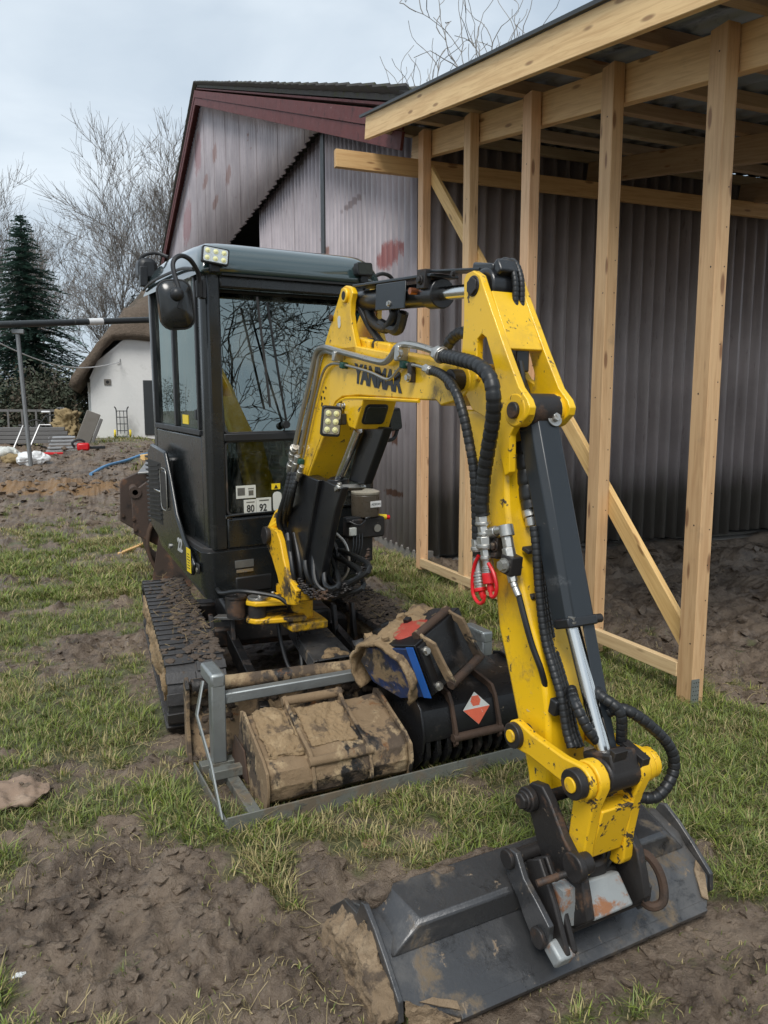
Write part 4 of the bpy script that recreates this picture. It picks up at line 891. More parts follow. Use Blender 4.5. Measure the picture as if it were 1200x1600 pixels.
# mirrors
def mirror(name, arm, c, w, h, tilt, label=None):
    p = pc_(name, tube(B(), arm, .0125, 8), 'plastic'); Mx = Matrix.Translation(c) @ Matrix.Rotation(R(tilt), 4, 'Z') @ Matrix.Rotation(R(-5), 4, 'Y')
    bm = B(); ring0 = rrect(w, h, .055, 5); prev = None; prs = [(1., .022), (1.02, .012), (1.02, -.004), (.93, -.018), (.55, -.034), (.2, -.040)]
    rings = [[bm.verts.new(Mx @ Vector((x*s, yo, z*s))) for x, z in ring0] for s, yo in prs]
    for a, b in zip(rings, rings[1:]):
        for i in range(len(a)): bm.faces.new((a[i], a[(i+1) % len(a)], b[(i+1) % len(a)], b[i]))
    bm.faces.new(rings[0]); bm.faces.new(rings[-1]); pc_('mirror_shell', bm, 'body_paint', par=p)
    V = [tuple(Mx @ Vector((x*1.01, .004, z*1.01))) for x, z in ring0]; pc_('mirror_rim', tube(B(), V+V[:1], .009, 6, smooth=False), 'rubber', par=p)
    bm = B(); bmesh.ops.create_uvsphere(bm, u_segments=14, v_segments=10, radius=.034, matrix=Matrix.Translation(Mx @ Vector((.005, -.05, h*.2)))); cyl(bm, Mx @ Vector((.0, -.03, h*.18)), Mx @ Vector((.0, -.06, h*.2)), .028, seg=14); pc_('ball_joint', bm, 'plastic', par=p)
    bm = B(); box(bm, Mx @ Vector((.02, -.045, .01)), (.014, .012, .07), Matrix.Rotation(R(20), 3, 'Y')); pc_('tension_clip', bm, 'plastic', par=p); return p
ym = -.66
mc = c3(275, 476, ym); a0 = c3(311, 442, -.56); a1 = c3(309, 425, -.58); a2 = c3(296, 405, -.62); a3 = c3(280, 400, -.64); a4 = c3(270, 414, -.66); a5 = c3(279, 452, -.70)
mirror('mirror', [a0, a1, a2, a3, a4, a5], mc, .165, .235, -8)
bm = B(); cyl(bm, c3(311, 438, -.555), c3(312, 465, -.545), .019, seg=12); box(bm, c3(316, 452, -.53), (.03, .05, .10)); pc_('mirror_bracket', bm, 'plastic', .004)
p_ = c3(234, 420, .72); bm = prism(rrect(.13, .15, .05, 4), .66, .80, 1); 
for v in bm.verts: v.co.x += p_.x-.02; v.co.z += p_.z-.01
rm = pc_('rear_mirror', bm, 'plastic', .03); bm = B(); tube(bm, [(p_.x-.07, .74, p_.z-.02), (p_.x-.05, .72, p_.z+.07), (p_.x+.03, .68, p_.z+.10), (p_.x+.10, .62, p_.z+.07)], .012, 8); pc_('mirror_arm', bm, 'plastic', par=rm)
bm = box(B(), (p_.x-.055, .68, p_.z-.06), (.05, .05, .13)); pc_('mirror_bracket', bm, 'plastic', .006, par=rm)
# work lights
def led(center, w, h, d, M3, par_fn, frame_mat='plastic', dead=False, cols=3, rows=2):
    M = Matrix.Translation(center) @ M3.to_4x4()
    hs = obj('work_light', prism(rrect(w, h, .012, 3), -d/2, d/2, 1), frame_mat, exc, (MC_ if par_fn is pc_ else MB_) @ M, .003)
    obj('reflector', prism(rrect(w*.88, h*.82, .008, 2), -d/2-.003, -d/2-.0005, 1), 'smoked_lens' if dead else 'reflector', hs, Matrix())
    if not dead:
        for i in range(cols):
            for j in range(rows):
                bm = B(); lathe(bm, [(.0135, 0), (.0125, .003), (.006, .0045), (.0055, .006), (.001, .0075)], 12, Matrix.Translation(((i-(cols-1)/2)*w*(.30 if cols == 3 else .42), -d/2-.003, (j-(rows-1)/2)*h*(.42 if rows == 2 else .27))) @ Matrix.Rotation(R(90), 4, 'X')); obj('led_lens', bm, 'led', hs, Matrix())
    bm = B(); box(bm, (0, d/2+.012, 0), (w*.8, .024, h*.6)); 
    for i in range(5): box(bm, (0, d/2+.03, -h*.25+h*.125*i), (w*.75, .02, .004))
    obj('heat_sink', bm, frame_mat, hs, Matrix()); return hs
def rotm(z=0, x=0, y=0): return (Matrix.Rotation(R(z), 3, 'Z') @ Matrix.Rotation(R(x), 3, 'X') @ Matrix.Rotation(R(y), 3, 'Y'))
led(c3(336, 400, -.60), .145, .088, .03, rotm(-6, -4, 7), pc_)
led(c3(568, 421, -.58), .115, .075, .035, rotm(8, -6, -3), pc_, dead=True)
bm = B(); box(bm, c3(335, 418, -.57), (.05, .04, .05)); cyl(bm, c3(335, 412, -.58), c3(336, 425, -.54), .014, seg=10); pc_('light_bracket', bm, 'plastic', .004); bm = B(); box(bm, c3(567, 436, -.55), (.05, .05, .05)); pc_('light_bracket', bm, 'plastic', .004)
g0 = [c3(*q, -.48) for q in ((585, 468), (583, 445), (588, 432), (603, 427), (618, 435), (623, 462))]; pc_('grab_handle', tube(B(), [(p.x, p.y+.05*i*.2, p.z) for i, p in enumerate(g0)], .012, 8), 'plastic')
# centralised lubricator on the front right
lq = c3(573, 800, -.62); lu = pc_('lubricator', prism(rrect(.24, .13, .02, 3), lq.y-.06, lq.y+.06, 1), 'darksteel', .012); lu.matrix_local = MC_ @ Matrix.Translation((lq.x-.02, 0, lq.z-.09))
bm = B(); lathe(bm, [(.085, .07), (.088, .09), (.088, .20), (.084, .205)], 26, Matrix.Translation((.01, lq.y, 0))); obj('reservoir', bm, 'amber_grease', lu, Matrix(), .002)
bm = B(); lathe(bm, [(.086, .206), (.089, .21), (.089, .222), (.06, .232), (.01, .235)], 26, Matrix.Translation((.01, lq.y, 0))); obj('lid', bm, 'lid_clear', lu, Matrix())
bm = B(); box(bm, (.035, lq.y-.086, .15), (.075, .008, .038)); obj('label_sticker', bm, 'white_paint', lu, Matrix(), .001); text_obj('lettering', 'ADEON', .018, 'ink', lu, basis((.035, lq.y-.0905, .15), (1, 0, 0), (0, 0, 1)), depth=.0006)
bm = B(); cyl(bm, (.09, lq.y, .055), (.15, lq.y-.02, .05), .018, seg=12); obj('fitting', bm, 'sticker_yellow', lu, Matrix()); bm = B(); cyl(bm, (.15, lq.y-.02, .05), (.17, lq.y-.025, .048), .014, seg=12); obj('fitting_cap', bm, 'red', lu, Matrix())
bm = B(); box(bm, (-.10, lq.y-.03, .06), (.10, .05, .03)); tube(bm, [(-.13, lq.y-.05, .05), (-.08, lq.y-.09, .03), (-.02, lq.y-.07, .06)], .007, 6); cyl(bm, (-.03, lq.y-.07, .06), (.0, lq.y-.075, .075), .012, seg=8); obj('pump_fittings', bm, 'plastic', lu, Matrix(), .004)
bm = B(); cyl(bm, (.06, lq.y-.061, -.005), (.06, lq.y-.068, -.005), .024, seg=18); obj('gauge', bm, 'zinc', lu, Matrix()); bm = B(); box(bm, (-.115, lq.y-.068, -.01), (.045, .02, .05)); obj('connector', bm, 'sticker_white', lu, Matrix(), .004)
bm = B()
for i in range(4): tube(bm, [(-.10+.02*i, lq.y-.05, -.02), (-.13+.02*i, lq.y-.09, -.12), (-.16+.015*i, lq.y-.05, -.24), (-.12, lq.y, -.30)], .006, 6)
obj('grease_lines', bm, 'hose', lu, Matrix()); bm = B(); box(bm, (-.02, lq.y+.03, -.14), (.18, .04, .18)); obj('bracket', bm, 'darksteel', lu, Matrix(), .006)
# ---------------------------------------------------------------- swing bracket
SWY = 2.30                                              # vertical swing pin, boom frame y
def yz(px, py, w): 
    p = on(px, py, 0, w, HB); return p
bm = B()
cyl(bm, (0, 2.36, .40), (0, 2.36, .72), .075, seg=24)
prism([(-.11, 2.20), (.11, 2.20), (.12, 2.44), (-.12, 2.44)], .42, .47, 2, bm); prism([(-.11, 2.16), (.11, 2.16), (.12, 2.44), (-.12, 2.44)], .60, .66, 2, bm)
sw = pb_('swing_bracket', bm, 'yellow_greasy', .012)
# left arm of the casting with its slot, that the swing cylinder pulls on
arm = lambda z0, z1: prism([(-.02, 2.20), (-.30, 2.26), (-.335, 2.32), (-.31, 2.38), (-.10, 2.44), (.02, 2.44)], z0, z1, 2)
pb_('arm_plate', arm(.575, .605), 'yellow_worn', .008, par=sw); pb_('arm_plate', arm(.475, .505), 'yellow_greasy', .008, par=sw)
bm = B(); cyl(bm, (-.27, 2.32, .503), (-.27, 2.32, .577), .05, seg=20); pb_('swing_cylinder_eye', bm, 'darksteel', .006, par=sw)
bm = B(); cyl(bm, (-.26, 2.32, .605), (-.26, 2.32, .622), .062, seg=24); bolt(bm, (-.26, 2.30, .622), (0, 0, 1), .011, .012); bolt(bm, (-.20, 2.34, .607), (0, 0, 1), .012, .02); bolt(bm, (-.16, 2.37, .607), (0, 0, 1), .012, .02); pb_('pin_cap', bm, 'zinc', .003, par=sw)
bm = B(); cyl(bm, (-.36, 2.42, .49), (-.36, 2.42, .60), .055, seg=20); cyl(bm, (-.36, 2.42, .60), (-.36, 2.42, .616), .06, seg=20); bolt(bm, (-.37, 2.40, .616), (0, 0, 1), .012, .014); box(bm, (-.34, 2.46, .545), (.12, .10, .09)); pb_('swing_cylinder', bm, 'darksteel', .008)
bm = B(); cyl(bm, (-.36, 2.46, .545), (-.20, 2.85, .55), .04, seg=16); pb_('swing_cylinder_barrel', bm, 'darksteel')
# the two upright cheeks that carry the boom foot
for w0, w1 in ((-.155, -.12), (.06, .09)):
    bm = prism(pl((417, 832), (425, 822), (436, 830), (441, 845), (446, 872), (454, 903), (466, 922), (464, 946), (448, 944), (440, 915), (437, 900), (428, 870), (419, 850), w=-.14), w0, w1)
    pb_('cheek', bm, 'yellow_greasy' if w0 < 0 else 'black_paint', .006, par=sw)
bm = B(); p = yz(424, 836, -.14); cyl(bm, (-.175, p.y, p.z), (.175, p.y, p.z), .045, seg=22); cyl(bm, (-.185, p.y, p.z), (-.165, p.y, p.z), .052, seg=22); pb_('boom_foot_pin', bm, 'darksteel', .004)
FP = (p.y, p.z)
bm = B(); tube(bm, [Vector((-.155, FP[0]+.02, FP[1]+.03)), s3(440, 812, -.10), s3(436, 800, -.09), s3(425, 822, -.12)], .02, 8); pb_('cheek_tip', bm, 'yellow_worn', par=sw)
# ---------------------------------------------------------------- boom
LW, RW = -.08, .08
foot = [(FP[0]-.05, FP[1]-.02), (FP[0], FP[1]-.05), (FP[0]+.05, FP[1])]
outer = pl((438, 798), (452, 756), (464, 705), (480, 645), (496, 585), (507, 545))          # back edge, upwards
top = pl((552, 540), (600, 549), (648, 558), (675, 563), (700, 567))
tip = pl((720, 572), (734, 583), (738, 598), (730, 612), (708, 628), (688, 634), (681, 626))
under = pl((655, 625), (616, 622), (560, 618), (535, 620), (524, 628), (516, 645), (508, 672), (494, 712), (480, 748), (466, 790), (455, 822))
bm = prism(foot[::-1][1:]+[foot[0]][:0]+outer+top+tip+under+[foot[0]], LW, RW)
boom = pb_('boom', bm, 'yellow', .006)
# raised flange along the inner bend
fl = pl((655, 627), (560, 622), (535, 625), (522, 638), (514, 660), (500, 700)); P = [Vector((LW-.001, y, z)) for y, z in fl]; pb_('weld_flange', tube(B(), P, .007, 6), 'yellow', par=boom)
# twin ears for the stick cylinder
for w0, w1 in ((LW, LW+.028), (RW-.028, RW)):
    bm = prism(pl((505, 560), (508, 535), (515, 511), (524, 482), (530, 462), (533, 451), (540, 446), (548, 449), (551, 458), (548, 472), (547, 490), (550, 512), (556, 540), (556, 562)), w0, w1); pb_('ear', bm, 'yellow', .004, par=boom)
e = yz(540.5, 462, LW); bm = B(); cyl(bm, (LW-.012, e.y, e.z), (LW+.002, e.y, e.z), .032, seg=24); pb_('ear_boss', bm, 'yellow', .004, par=boom); bm = B(); cyl(bm, (LW-.0135, e.y, e.z), (RW+.0135, e.y, e.z), .019, seg=20); pb_('ear_pin', bm, 'darksteel', par=boom)
EARP = (e.y, e.z)
b = yz(519, 497, LW); bm = B(); cyl(bm, (LW, b.y, b.z), (LW-.012, b.y, b.z), .016, seg=14); pb_('ear_bolt', bm, 'rusty', .002, par=boom)
o = prism(rrect(.030, .055, .014, 3), 0, .0012, 2); pb_('ear_label', o, 'sticker_white', par=boom).matrix_local = basis(s3(530, 503, LW-.0015), (0, -1, .1), (0, .2, 1)); 
# box on top of the boom (hose cover with the split)
for a_, b_ in (((560, 534), (580, 539)), ((588, 541), (612, 545))):
    p, q = yz(*a_, -.03), yz(*b_, -.03); bm = prism([(p.y, p.z-.03), (p.y, p.z+.022), (q.y, q.z+.022), (q.y, q.z-.03)], -.045, .06); pb_('top_pad', bm, 'yellow_worn', .01, par=boom)
bm = B(); p, q = yz(575, 538, 0), yz(595, 542, 0); cyl(bm, (.0, p.y, p.z), (.0, q.y, q.z), .03, seg=14); pb_('top_hose', bm, 'hose', par=boom)
# tip boss and stick pivot
t_ = yz(725, 594, LW); SPV = (t_.y, t_.z)
bm = B(); cyl(bm, (LW-.014, *SPV), (RW+.014, *SPV), .058, seg=28); pb_('tip_boss', bm, 'yellow_worn', .006, par=boom)
bm = B(); cyl(bm, (-.14, *SPV), (.14, *SPV), .036, seg=22); pb_('stick_pivot_pin', bm, 'darksteel', .003)
# lettering
a_, b_ = s3(551, 584, LW-.0012), s3(632, 600, LW-.0012); d = (b_-a_); L_ = d.length
text_obj('lettering', 'YANMAR', .108, 'lettering', boom, basis((a_+b_)/2, d, (0, .08, 1)), depth=.0006, bold=.0065, sx=L_/.50)
bm = B()
for i, q in enumerate(((505, 612), (502, 622), (507, 622), (503, 632), (509, 606))): p = s3(*q, LW-.001); box(bm, p, (.001, .016, .010+.01*(i % 2)), Matrix.Rotation(R(20), 3, 'X'))
pb_('serial_decal', bm, 'ink', par=boom)
# light housing under the bend
hp = pl((528, 620), (616, 622), (614, 640), (607, 668), (558, 672), (540, 660))
hz0 = pl((532, 622), (570, 623), (556, 671), (547, 667), (540, 650)); q0, q1 = s2(616, 622, RW), s2(607, 668, RW)
bm = B(); F0 = [Vector((LW-.004, *s2(*q))) for q in ((534, 622), (569, 623), (556, 671), (546, 667), (540, 650))]
back = [Vector((.085, v.y, v.z)) for v in F0]; a = [bm.verts.new(v) for v in F0]; b = [bm.verts.new(v) for v in back]; bm.faces.new(a); bm.faces.new(b[::-1])
for i in range(5): bm.faces.new((a[i], b[i], b[(i+1) % 5], a[(i+1) % 5]))
lh = pb_('light_housing', bm, 'yellow', .005)
A_, C_ = F0[1], F0[2]; mid = (A_+C_)/2; upv = (A_-C_); nx = Vector((1, 0, 0)); nrm_ = nx.cross(upv).normalized()
if nrm_.y > 0: nrm_ = -nrm_
M = Matrix.Translation(mid+Vector((.078, 0, 0))) @ Matrix((nx, -nrm_, upv.normalized())).transposed().to_4x4()
hl = pb_('boom_lamp', prism(rrect(.115, upv.length*.66, .02, 4), -.004, .02, 1), 'plastic', .004, par=lh); hl.matrix_local = M
pb_('lamp_lens', prism(rrect(.100, upv.length*.56, .016, 4), -.010, -.0042, 1), 'smoked_lens', .003, par=lh).matrix_local = M
bm = B(); p = s3(547, 655, LW-.004); cyl(bm, p, p+Vector((-.001, 0, 0)), .006, seg=10); pb_('drain_hole', bm, 'ink', par=lh)
bm = B(); bolt(bm, s3(538, 634, LW-.004), (-1, 0, 0), .011, .014); box(bm, s3(531, 636, LW-.02), (.02, .03, .035)); pb_('lamp_bolt', bm, 'zinc', .003, par=lh)
led(s3(517, 658, LW-.075), .088, .138, .03, rotm(-10, 8, 4), pb_, cols=2, rows=3); bm = B(); box(bm, s3(532, 655, LW-.03), (.05, .03, .05)); cyl(bm, s3(530, 648, LW-.04), s3(530, 664, LW-.04), .012, seg=10); pb_('lamp_arm', bm, 'plastic', .004)
led(s3(614, 655, .12), .07, .10, .04, rotm(6, 6, -12), pb_, dead=True); bm = B(); tube(bm, [s3(622, 668, .16), s3(616, 684, .14), s3(606, 688, .10), s3(596, 686, .06)], .009, 8); pb_('lamp_cable', bm, 'hose')
# boom cylinder: black guard box low down, barrel, rod up to the housing
def along(a, b, w, pxw): pass
r0, r1 = yz(560, 672, -.0), yz(528, 752, -.0); bm = B(); cyl(bm, (-.0, r0.y, r0.z), (0, r1.y, r1.z), .022, seg=18); pb_('boom_rod', bm, 'chrome')
bm = prism([s2(556, 664, .0), s2(592, 668, .0), s2(560, 758, .0), s2(536, 752, .0)], .028, .075); pb_('rod_guard', bm, 'black_paint', .006)
r2 = yz(492, 905, 0.)
bm = B(); cyl(bm, (0, r1.y, r1.z), (0, r2.y, r2.z), .048, seg=24); cyl(bm, (0, r1.y+.0, r1.z+.012), (0, r1.y, r1.z-.02), .056, seg=24); bc = pb_('boom_cylinder', bm, 'black_paint', .004)
bm = B(); p = yz(541, 762, -.02); box(bm, (0, p.y, p.z), (.15, .05, .022), Matrix.Rotation(R(-22), 3, 'X')); bolt(bm, (-.06, p.y-.01, p.z+.01), (-.1, -.4, 1), .013, .018); bolt(bm, (.06, p.y-.01, p.z+.01), (-.1, -.4, 1), .013, .018); pb_('cylinder_clamp', bm, 'zinc', .004, par=bc)
gd = [s2(x, y, -.055) for x, y in ((476, 738), (506, 750), (498, 790), (478, 905), (464, 912), (452, 880), (458, 810))]
bm = prism(gd, -.085, -.055); g1 = pb_('cylinder_guard', bm, 'black_paint', .006)
bm = prism([s2(x, y, -.055) for x, y in ((488, 742), (536, 762), (524, 800), (500, 912), (478, 915), (480, 800))], -.06, -.02); pb_('guard_front', bm, 'black_paint', .006, par=g1)
# pipes on the left of the boom
def pipe(name, pts, r, m='zinc', w=LW-.022, seg=8): return pb_(name, tube(B(), [s3(x, y, w if len(t) == 0 else t[0]) for x, y, *t in pts], r, seg, 5), m)
pipe('hydraulic_pipe', [(459, 705), (470, 655), (483, 600), (491, 562), (497, 547), (508, 543), (530, 549), (560, 557), (590, 565), (603, 565), (612, 556), (620, 543), (632, 538), (650, 540), (668, 545), (683, 551)], .0135, w=LW-.026)
pipe('hydraulic_pipe', [(468, 708), (478, 662), (490, 610), (496, 575), (500, 556), (508, 549), (520, 552), (530, 556)], .0115, w=LW-.014)
pipe('hydraulic_pipe', [(474, 715), (484, 665), (496, 612), (504, 584), (512, 572), (525, 568), (550, 573), (580, 582), (602, 592), (612, 590), (624, 576), (634, 570), (650, 571), (664, 575)], .0065, w=LW-.016)
for q, s in (((528, 557), (.05, .03, .045)), ((627, 552), (.05, .03, .06))): pb_('pipe_clamp', box(B(), s3(*q, LW-.022), s, Matrix.Rotation(R(10), 3, 'X')), 'zinc', .005)
for q in ((537, 571), (632, 570), (470, 721)): pb_('pipe_clip', box(B(), s3(*q, LW-.016), (.032, .034, .028), Matrix.Rotation(R(10), 3, 'X')), 'green_clip', .005)
bm = box(B(), s3(643, 582, LW-.012), (.024, .028, .075)); pb_('hose_bracket', bm, 'darksteel', .004); bm = B(); bolt(bm, s3(627, 553, LW-.045), (-1, 0, 0), .012, .016); pb_('clamp_bolt', bm, 'zinc'); bm = B(); bolt(bm, s3(639, 590, LW-.024), (-1, 0, 0), .012, .014); pb_('clamp_bolt', bm, 'zinc')
for q0_, q1_, r in (((459, 702), (455, 718), .018), ((457, 718), (452, 738), .020), ((465, 712), (459, 740), .018), ((472, 728), (465, 750), .015), ((462, 698), (458, 704), .022)):
    bm = B(); cyl(bm, s3(*q0_, LW-.03), s3(*q1_, LW-.03), r, seg=6); a_, b_ = s3(*q0_, LW-.03), s3(*q1_, LW-.03); cyl(bm, a_.lerp(b_, .35), a_.lerp(b_, .65), r*1.2, seg=12); pb_('hose_fitting', bm, 'zinc', .002)
for k, (x0, x1) in enumerate(((454, 428), (460, 436), (464, 442))):
    bm = B(); wrapped_hose(bm, [s3(x0, 738, LW-.03), s3(x0-8, 775, LW-.05), s3(x1+8, 815, LW-.05+.03*k), s3(x1+22, 850, LW+.03*k), s3(x1+34, 900, LW+.04*k)], .017); pb_('boom_hose', bm, 'hose')
rr = random.Random(3); bm = B()
for k in range(7):      # bundle of hoses in front of the swing post
    x = -.12+.04*k; tube(bm, [(x, 2.22, .98), (x*1.1, 2.12, .80+.01*k), (x*.9, 2.14, .70), (x*.6, 2.25, .64), (x*.5, 2.45, .66)], .013, 8)
pb_('hose_bundle', bm, 'hose')
for k, q in enumerate((((470, 850), (478, 890), (496, 918), (530, 915), (562, 890), (572, 850)), ((484, 870), (492, 905), (515, 925), (545, 912), (575, 880), (585, 845)), ((462, 880), (474, 915), (500, 932), (540, 928), (566, 905), (580, 870)), ((500, 880), (508, 912), (530, 905), (548, 880)))):
    P = [s3(x, y, -.13+.05*i+.01*k) for i, (x, y) in enumerate(q)][1:-1]; bm = B(); tube(bm, [P[0]+Vector((.05, .12, .22))]+P+[Vector((.20+.02*k, 2.72, .80+.04*k))], .013, 8); pb_('looped_hose', bm, 'hose')
bm = B(); bm.verts.ensure_lookup_table()
for s_ in range(3):
    P = smooth_path([s3(x, y+5*s_, w) for x, y, w in ((468, 905, -.15), (484, 920, -.12), (506, 925, -.07), (530, 918, -.01), (552, 905, .05), (570, 880, .10), (576, 860, .13))], 9)
    for i, p in enumerate(P): bmesh.ops.create_icosphere(bm, subdivisions=1, radius=.010, matrix=Matrix.Translation(p+Vector((0, .004*math.sin(i*2.1+s_), .006*math.sin(i*1.3+s_*2)))) @ Matrix.Rotation(i*.8, 4, 'X') @ Matrix.Diagonal((1.3, .6, .9, 1)))
pb_('chain_wrap', bm, 'darksteel')['kind'] = 'stuff'
bm = B(); tube(bm, [Vector((-.42, 2.60, .62)), Vector((-.43, 2.45, .63)), Vector((-.36, 2.30, .665)), Vector((-.2, 2.2, .64)), Vector((-.14, 2.16, .60)), Vector((-.12, 2.14, .68)), Vector((-.13, 2.17, .95))], .012, 8); pb_('swing_hose', bm, 'hose')
bm = B(); tube(bm, [Vector((.12, 2.2, 1.0)), Vector((.2, 2.15, .9)), Vector((.21, 2.15, .75)), Vector((.15, 2.2, .66))], .009, 8); pb_('grease_line', bm, 'zinc')
# ---------------------------------------------------------------- stick cylinder on top
sa, sb = Vector((0, EARP[0], EARP[1])), None
tp_ = yz(740, 447, -.09); STP = (tp_.y, tp_.z)
A_ = Vector((0, EARP[0]-.0, EARP[1]-.02)); Z_ = Vector((0, STP[0], STP[1])); d = (Z_-A_).normalized(); n_ = Vector((1, 0, 0)).cross(d)
if n_.z < 0: n_ = -n_
J = yz(685, 466, 0.); t = (Vector((0, J.y, J.z))-A_).dot(d)
bm = B(); cyl(bm, A_, A_+d*t, .046, seg=24); cyl(bm, A_+d*(t-.05), A_+d*(t+.03), .055, seg=24); cyl(bm, A_-Vector((.05, 0, 0)), A_+Vector((.05, 0, 0)), .04, seg=20); sc = pb_('stick_cylinder', bm, 'black_paint', .004)
bm = B(); cyl(bm, A_+d*t, Z_-d*.04, .025, seg=20); pb_('stick_rod', bm, 'chrome')
bm = B(); M3 = Matrix((Vector((1, 0, 0)), d, n_)).transposed()
g_ = pb_('cylinder_cover', box(B(), A_+d*(t*.5+.03)+n_*.062, (.125, t*1.02, .012), M3), 'cyl_guard', .003); pb_('cover_side', box(B(), A_+d*(t*.60)+n_*.0+Vector((-.066, 0, 0)), (.006, t*.38, .105), M3), 'cyl_guard', .003, par=g_)
bm = B(); bolt(bm, A_+d*(t*.60)-n_*.03+Vector((-.069, 0, 0)), (-1, 0, 0), .010, .01); pb_('cover_bolt', bm, 'zinc', par=g_)
pb_('rod_cover', box(B(), A_+d*(t+.16)+n_*.070, (.10, .34, .008), M3 @ Matrix.Rotation(R(-3), 3, 'X')), 'cyl_guard', .002, par=g_)
bm = B(); box(bm, A_+d*(t-.02)+n_*.05+Vector((-.055, 0, 0)), (.03, .06, .07), M3); bolt(bm, A_+d*(t-.02)+n_*.045+Vector((-.07, 0, 0)), (-1, 0, 0), .013, .014); pb_('cover_clamp', bm, 'darksteel', .004, par=g_); bm = B(); bolt(bm, A_+d*(t+.18)+n_*.055+Vector((-.052, 0, 0)), (-1, 0, 0), .009, .01); pb_('cover_bolt', bm, 'darksteel', par=g_)
bm = B(); q = A_+d*(t-.09)+n_*.01; cyl(bm, q+Vector((-.075, 0, 0)), q+Vector((-.04, 0, 0)), .013, seg=12); pb_('copper_plug', bm, 'copper')
bm = B(); tube(bm, [A_+d*.06+n_*-.03, A_+d*.12-n_*.09, A_+d*.25-n_*.12, A_+d*.32-n_*.07, A_+d*.30-n_*.02], .024, 10); tube(bm, [A_+d*.03-n_*.02+Vector((-.03, 0, 0)), A_+d*.10-n_*.12, A_+d*.22-n_*.19, Vector((.01, *s2(590, 538, 0)))], .016, 8); tube(bm, [A_+d*.2-n_*.1, A_+d*.35-n_*.13, A_+d*.40-n_*.06], .022, 8); pb_('cylinder_hose', bm, 'hose')
# ---------------------------------------------------------------- stick
SW = .085
LPn = ((722, 600), (723, 560), (727, 500), (727, 437), (731, 428), (742, 423), (752, 430), (763, 464), (791, 545), (813, 605), (826, 624), (830, 636), (828, 648), (818, 660), (806, 667), (799, 680), (798, 738), (791, 744), (779, 690), (765, 655), (740, 640))
sp = pl(*LPn, w=-SW)
hole = pl((747, 560), (748, 530), (755, 522), (762, 528), (770, 555), (777, 585), (776, 598), (764, 590), w=-SW)
def plate_with_hole(poly, hole, lo, hi):
    bm = B()
    for x in (lo, hi):
        vo = [bm.verts.new((x, *p)) for p in poly]; vh = [bm.verts.new((x, *p)) for p in hole]
        eo = [bm.edges.new((vo[i], vo[(i+1) % len(vo)])) for i in range(len(vo))]; eh = [bm.edges.new((vh[i], vh[(i+1) % len(vh)])) for i in range(len(vh))]
        bmesh.ops.triangle_fill(bm, edges=eo+eh, use_beauty=True)
        if x == lo: o0, h0 = vo, vh
        else: o1, h1 = vo, vh
    for a, b in ((o0, o1), (h0, h1)):
        for i in range(len(a)): bm.faces.new((a[i], a[(i+1) % len(a)], b[(i+1) % len(a)], b[i]))
    return bm
stick = pb_('stick_side_plate', plate_with_hole(sp, hole, -SW-.006, -SW+.020), 'yellow', .003); pb_('stick_side_plate', plate_with_hole(sp, hole, SW-.020, SW+.006), 'yellow', .003)
# front cover between the plates with its cut-outs
fe = pl((762, 464), (791, 545), w=-SW); (y0, z0), (y1, z1) = fe; dv = Vector((0, y1-y0, z1-z0)).normalized()
bm = sheetify(B(), [(-SW+.02, y0+.012, z0+.02), (SW-.02, y0+.012, z0+.02), (SW-.02, y1+.012, z1+.0), (-SW+.02, y1+.012, z1+.0)], .012); pb_('stick_front_plate', bm, 'yellow', .003, par=None)
# box section of the stick
LE_ = pl((719, 640), (728, 680), (745, 725), (757, 775), (762, 823), (771, 901), (778, 979), (793, 1050), (808, 1127), (816, 1166), (823, 1205), (826, 1235), w=-.075)
FE_ = pl((858, 1240), (857, 1180), (856, 1120), (849, 1062), (838, 1010), (829, 979), (818, 932), (806, 880), (797, 838), (792, 790), (790, 740), (788, 690), (770, 640), w=-.075)
bm = prism(LE_+FE_, -.075, .075); pb_('stick', bm, 'yellow', .014, seg=3)
tb = yz(742, 440, -SW); bm = B(); cyl(bm, (-SW-.016, *STP), (-SW-.002, *STP), .030, seg=6); cyl(bm, (-SW-.010, *STP), (SW+.01, *STP), .034, seg=22); pb_('rod_end_pin', bm, 'darksteel', .003)
bm = B(); cyl(bm, (-.055, *STP), (.055, *STP), .062, seg=28); box(bm, (0, STP[0]+.02, STP[1]+.065), (.09, .12, .035), Matrix.Rotation(R(12), 3, 'X')); box(bm, (.0, STP[0]-.04, STP[1]+.05), (.075, .06, .05), Matrix.Rotation(R(-30), 3, 'X')); pb_('rod_end', bm, 'black_paint', .008)
bm = B()
for x in (.02, .045): wrapped_hose(bm, [(x, STP[0]+.05, STP[1]+.075), (x, STP[0]-.03, STP[1]+.085), (x, STP[0]-.075, STP[1]+.02), (x, STP[0]-.08, STP[1]-.08)], .011)
pb_('rod_end_hose', bm, 'hose')
b = yz(807, 641, -SW); CPN = (b.y, b.z); bm = B(); cyl(bm, (-SW-.02, *CPN), (-SW-.004, *CPN), .026, seg=18); cyl(bm, (-SW+.03, *CPN), (SW-.03, *CPN), .052, seg=22); pb_('bucket_cylinder_pin', bm, 'darksteel', .003)
for w0, w1 in ((-SW-.008, -SW+.035), (SW-.035, SW+.008)):
    bm = B(); cyl(bm, (w0, *CPN), (w1, *CPN), .052, seg=26); pb_('pin_boss', bm, 'yellow_worn', .005)
b = yz(777, 636, -SW); bm = B(); bolt(bm, s3(748, 590, -SW-.006), (-1, 0, 0), .010, .012); pb_('plate_bolt', bm, 'yellow', .002)
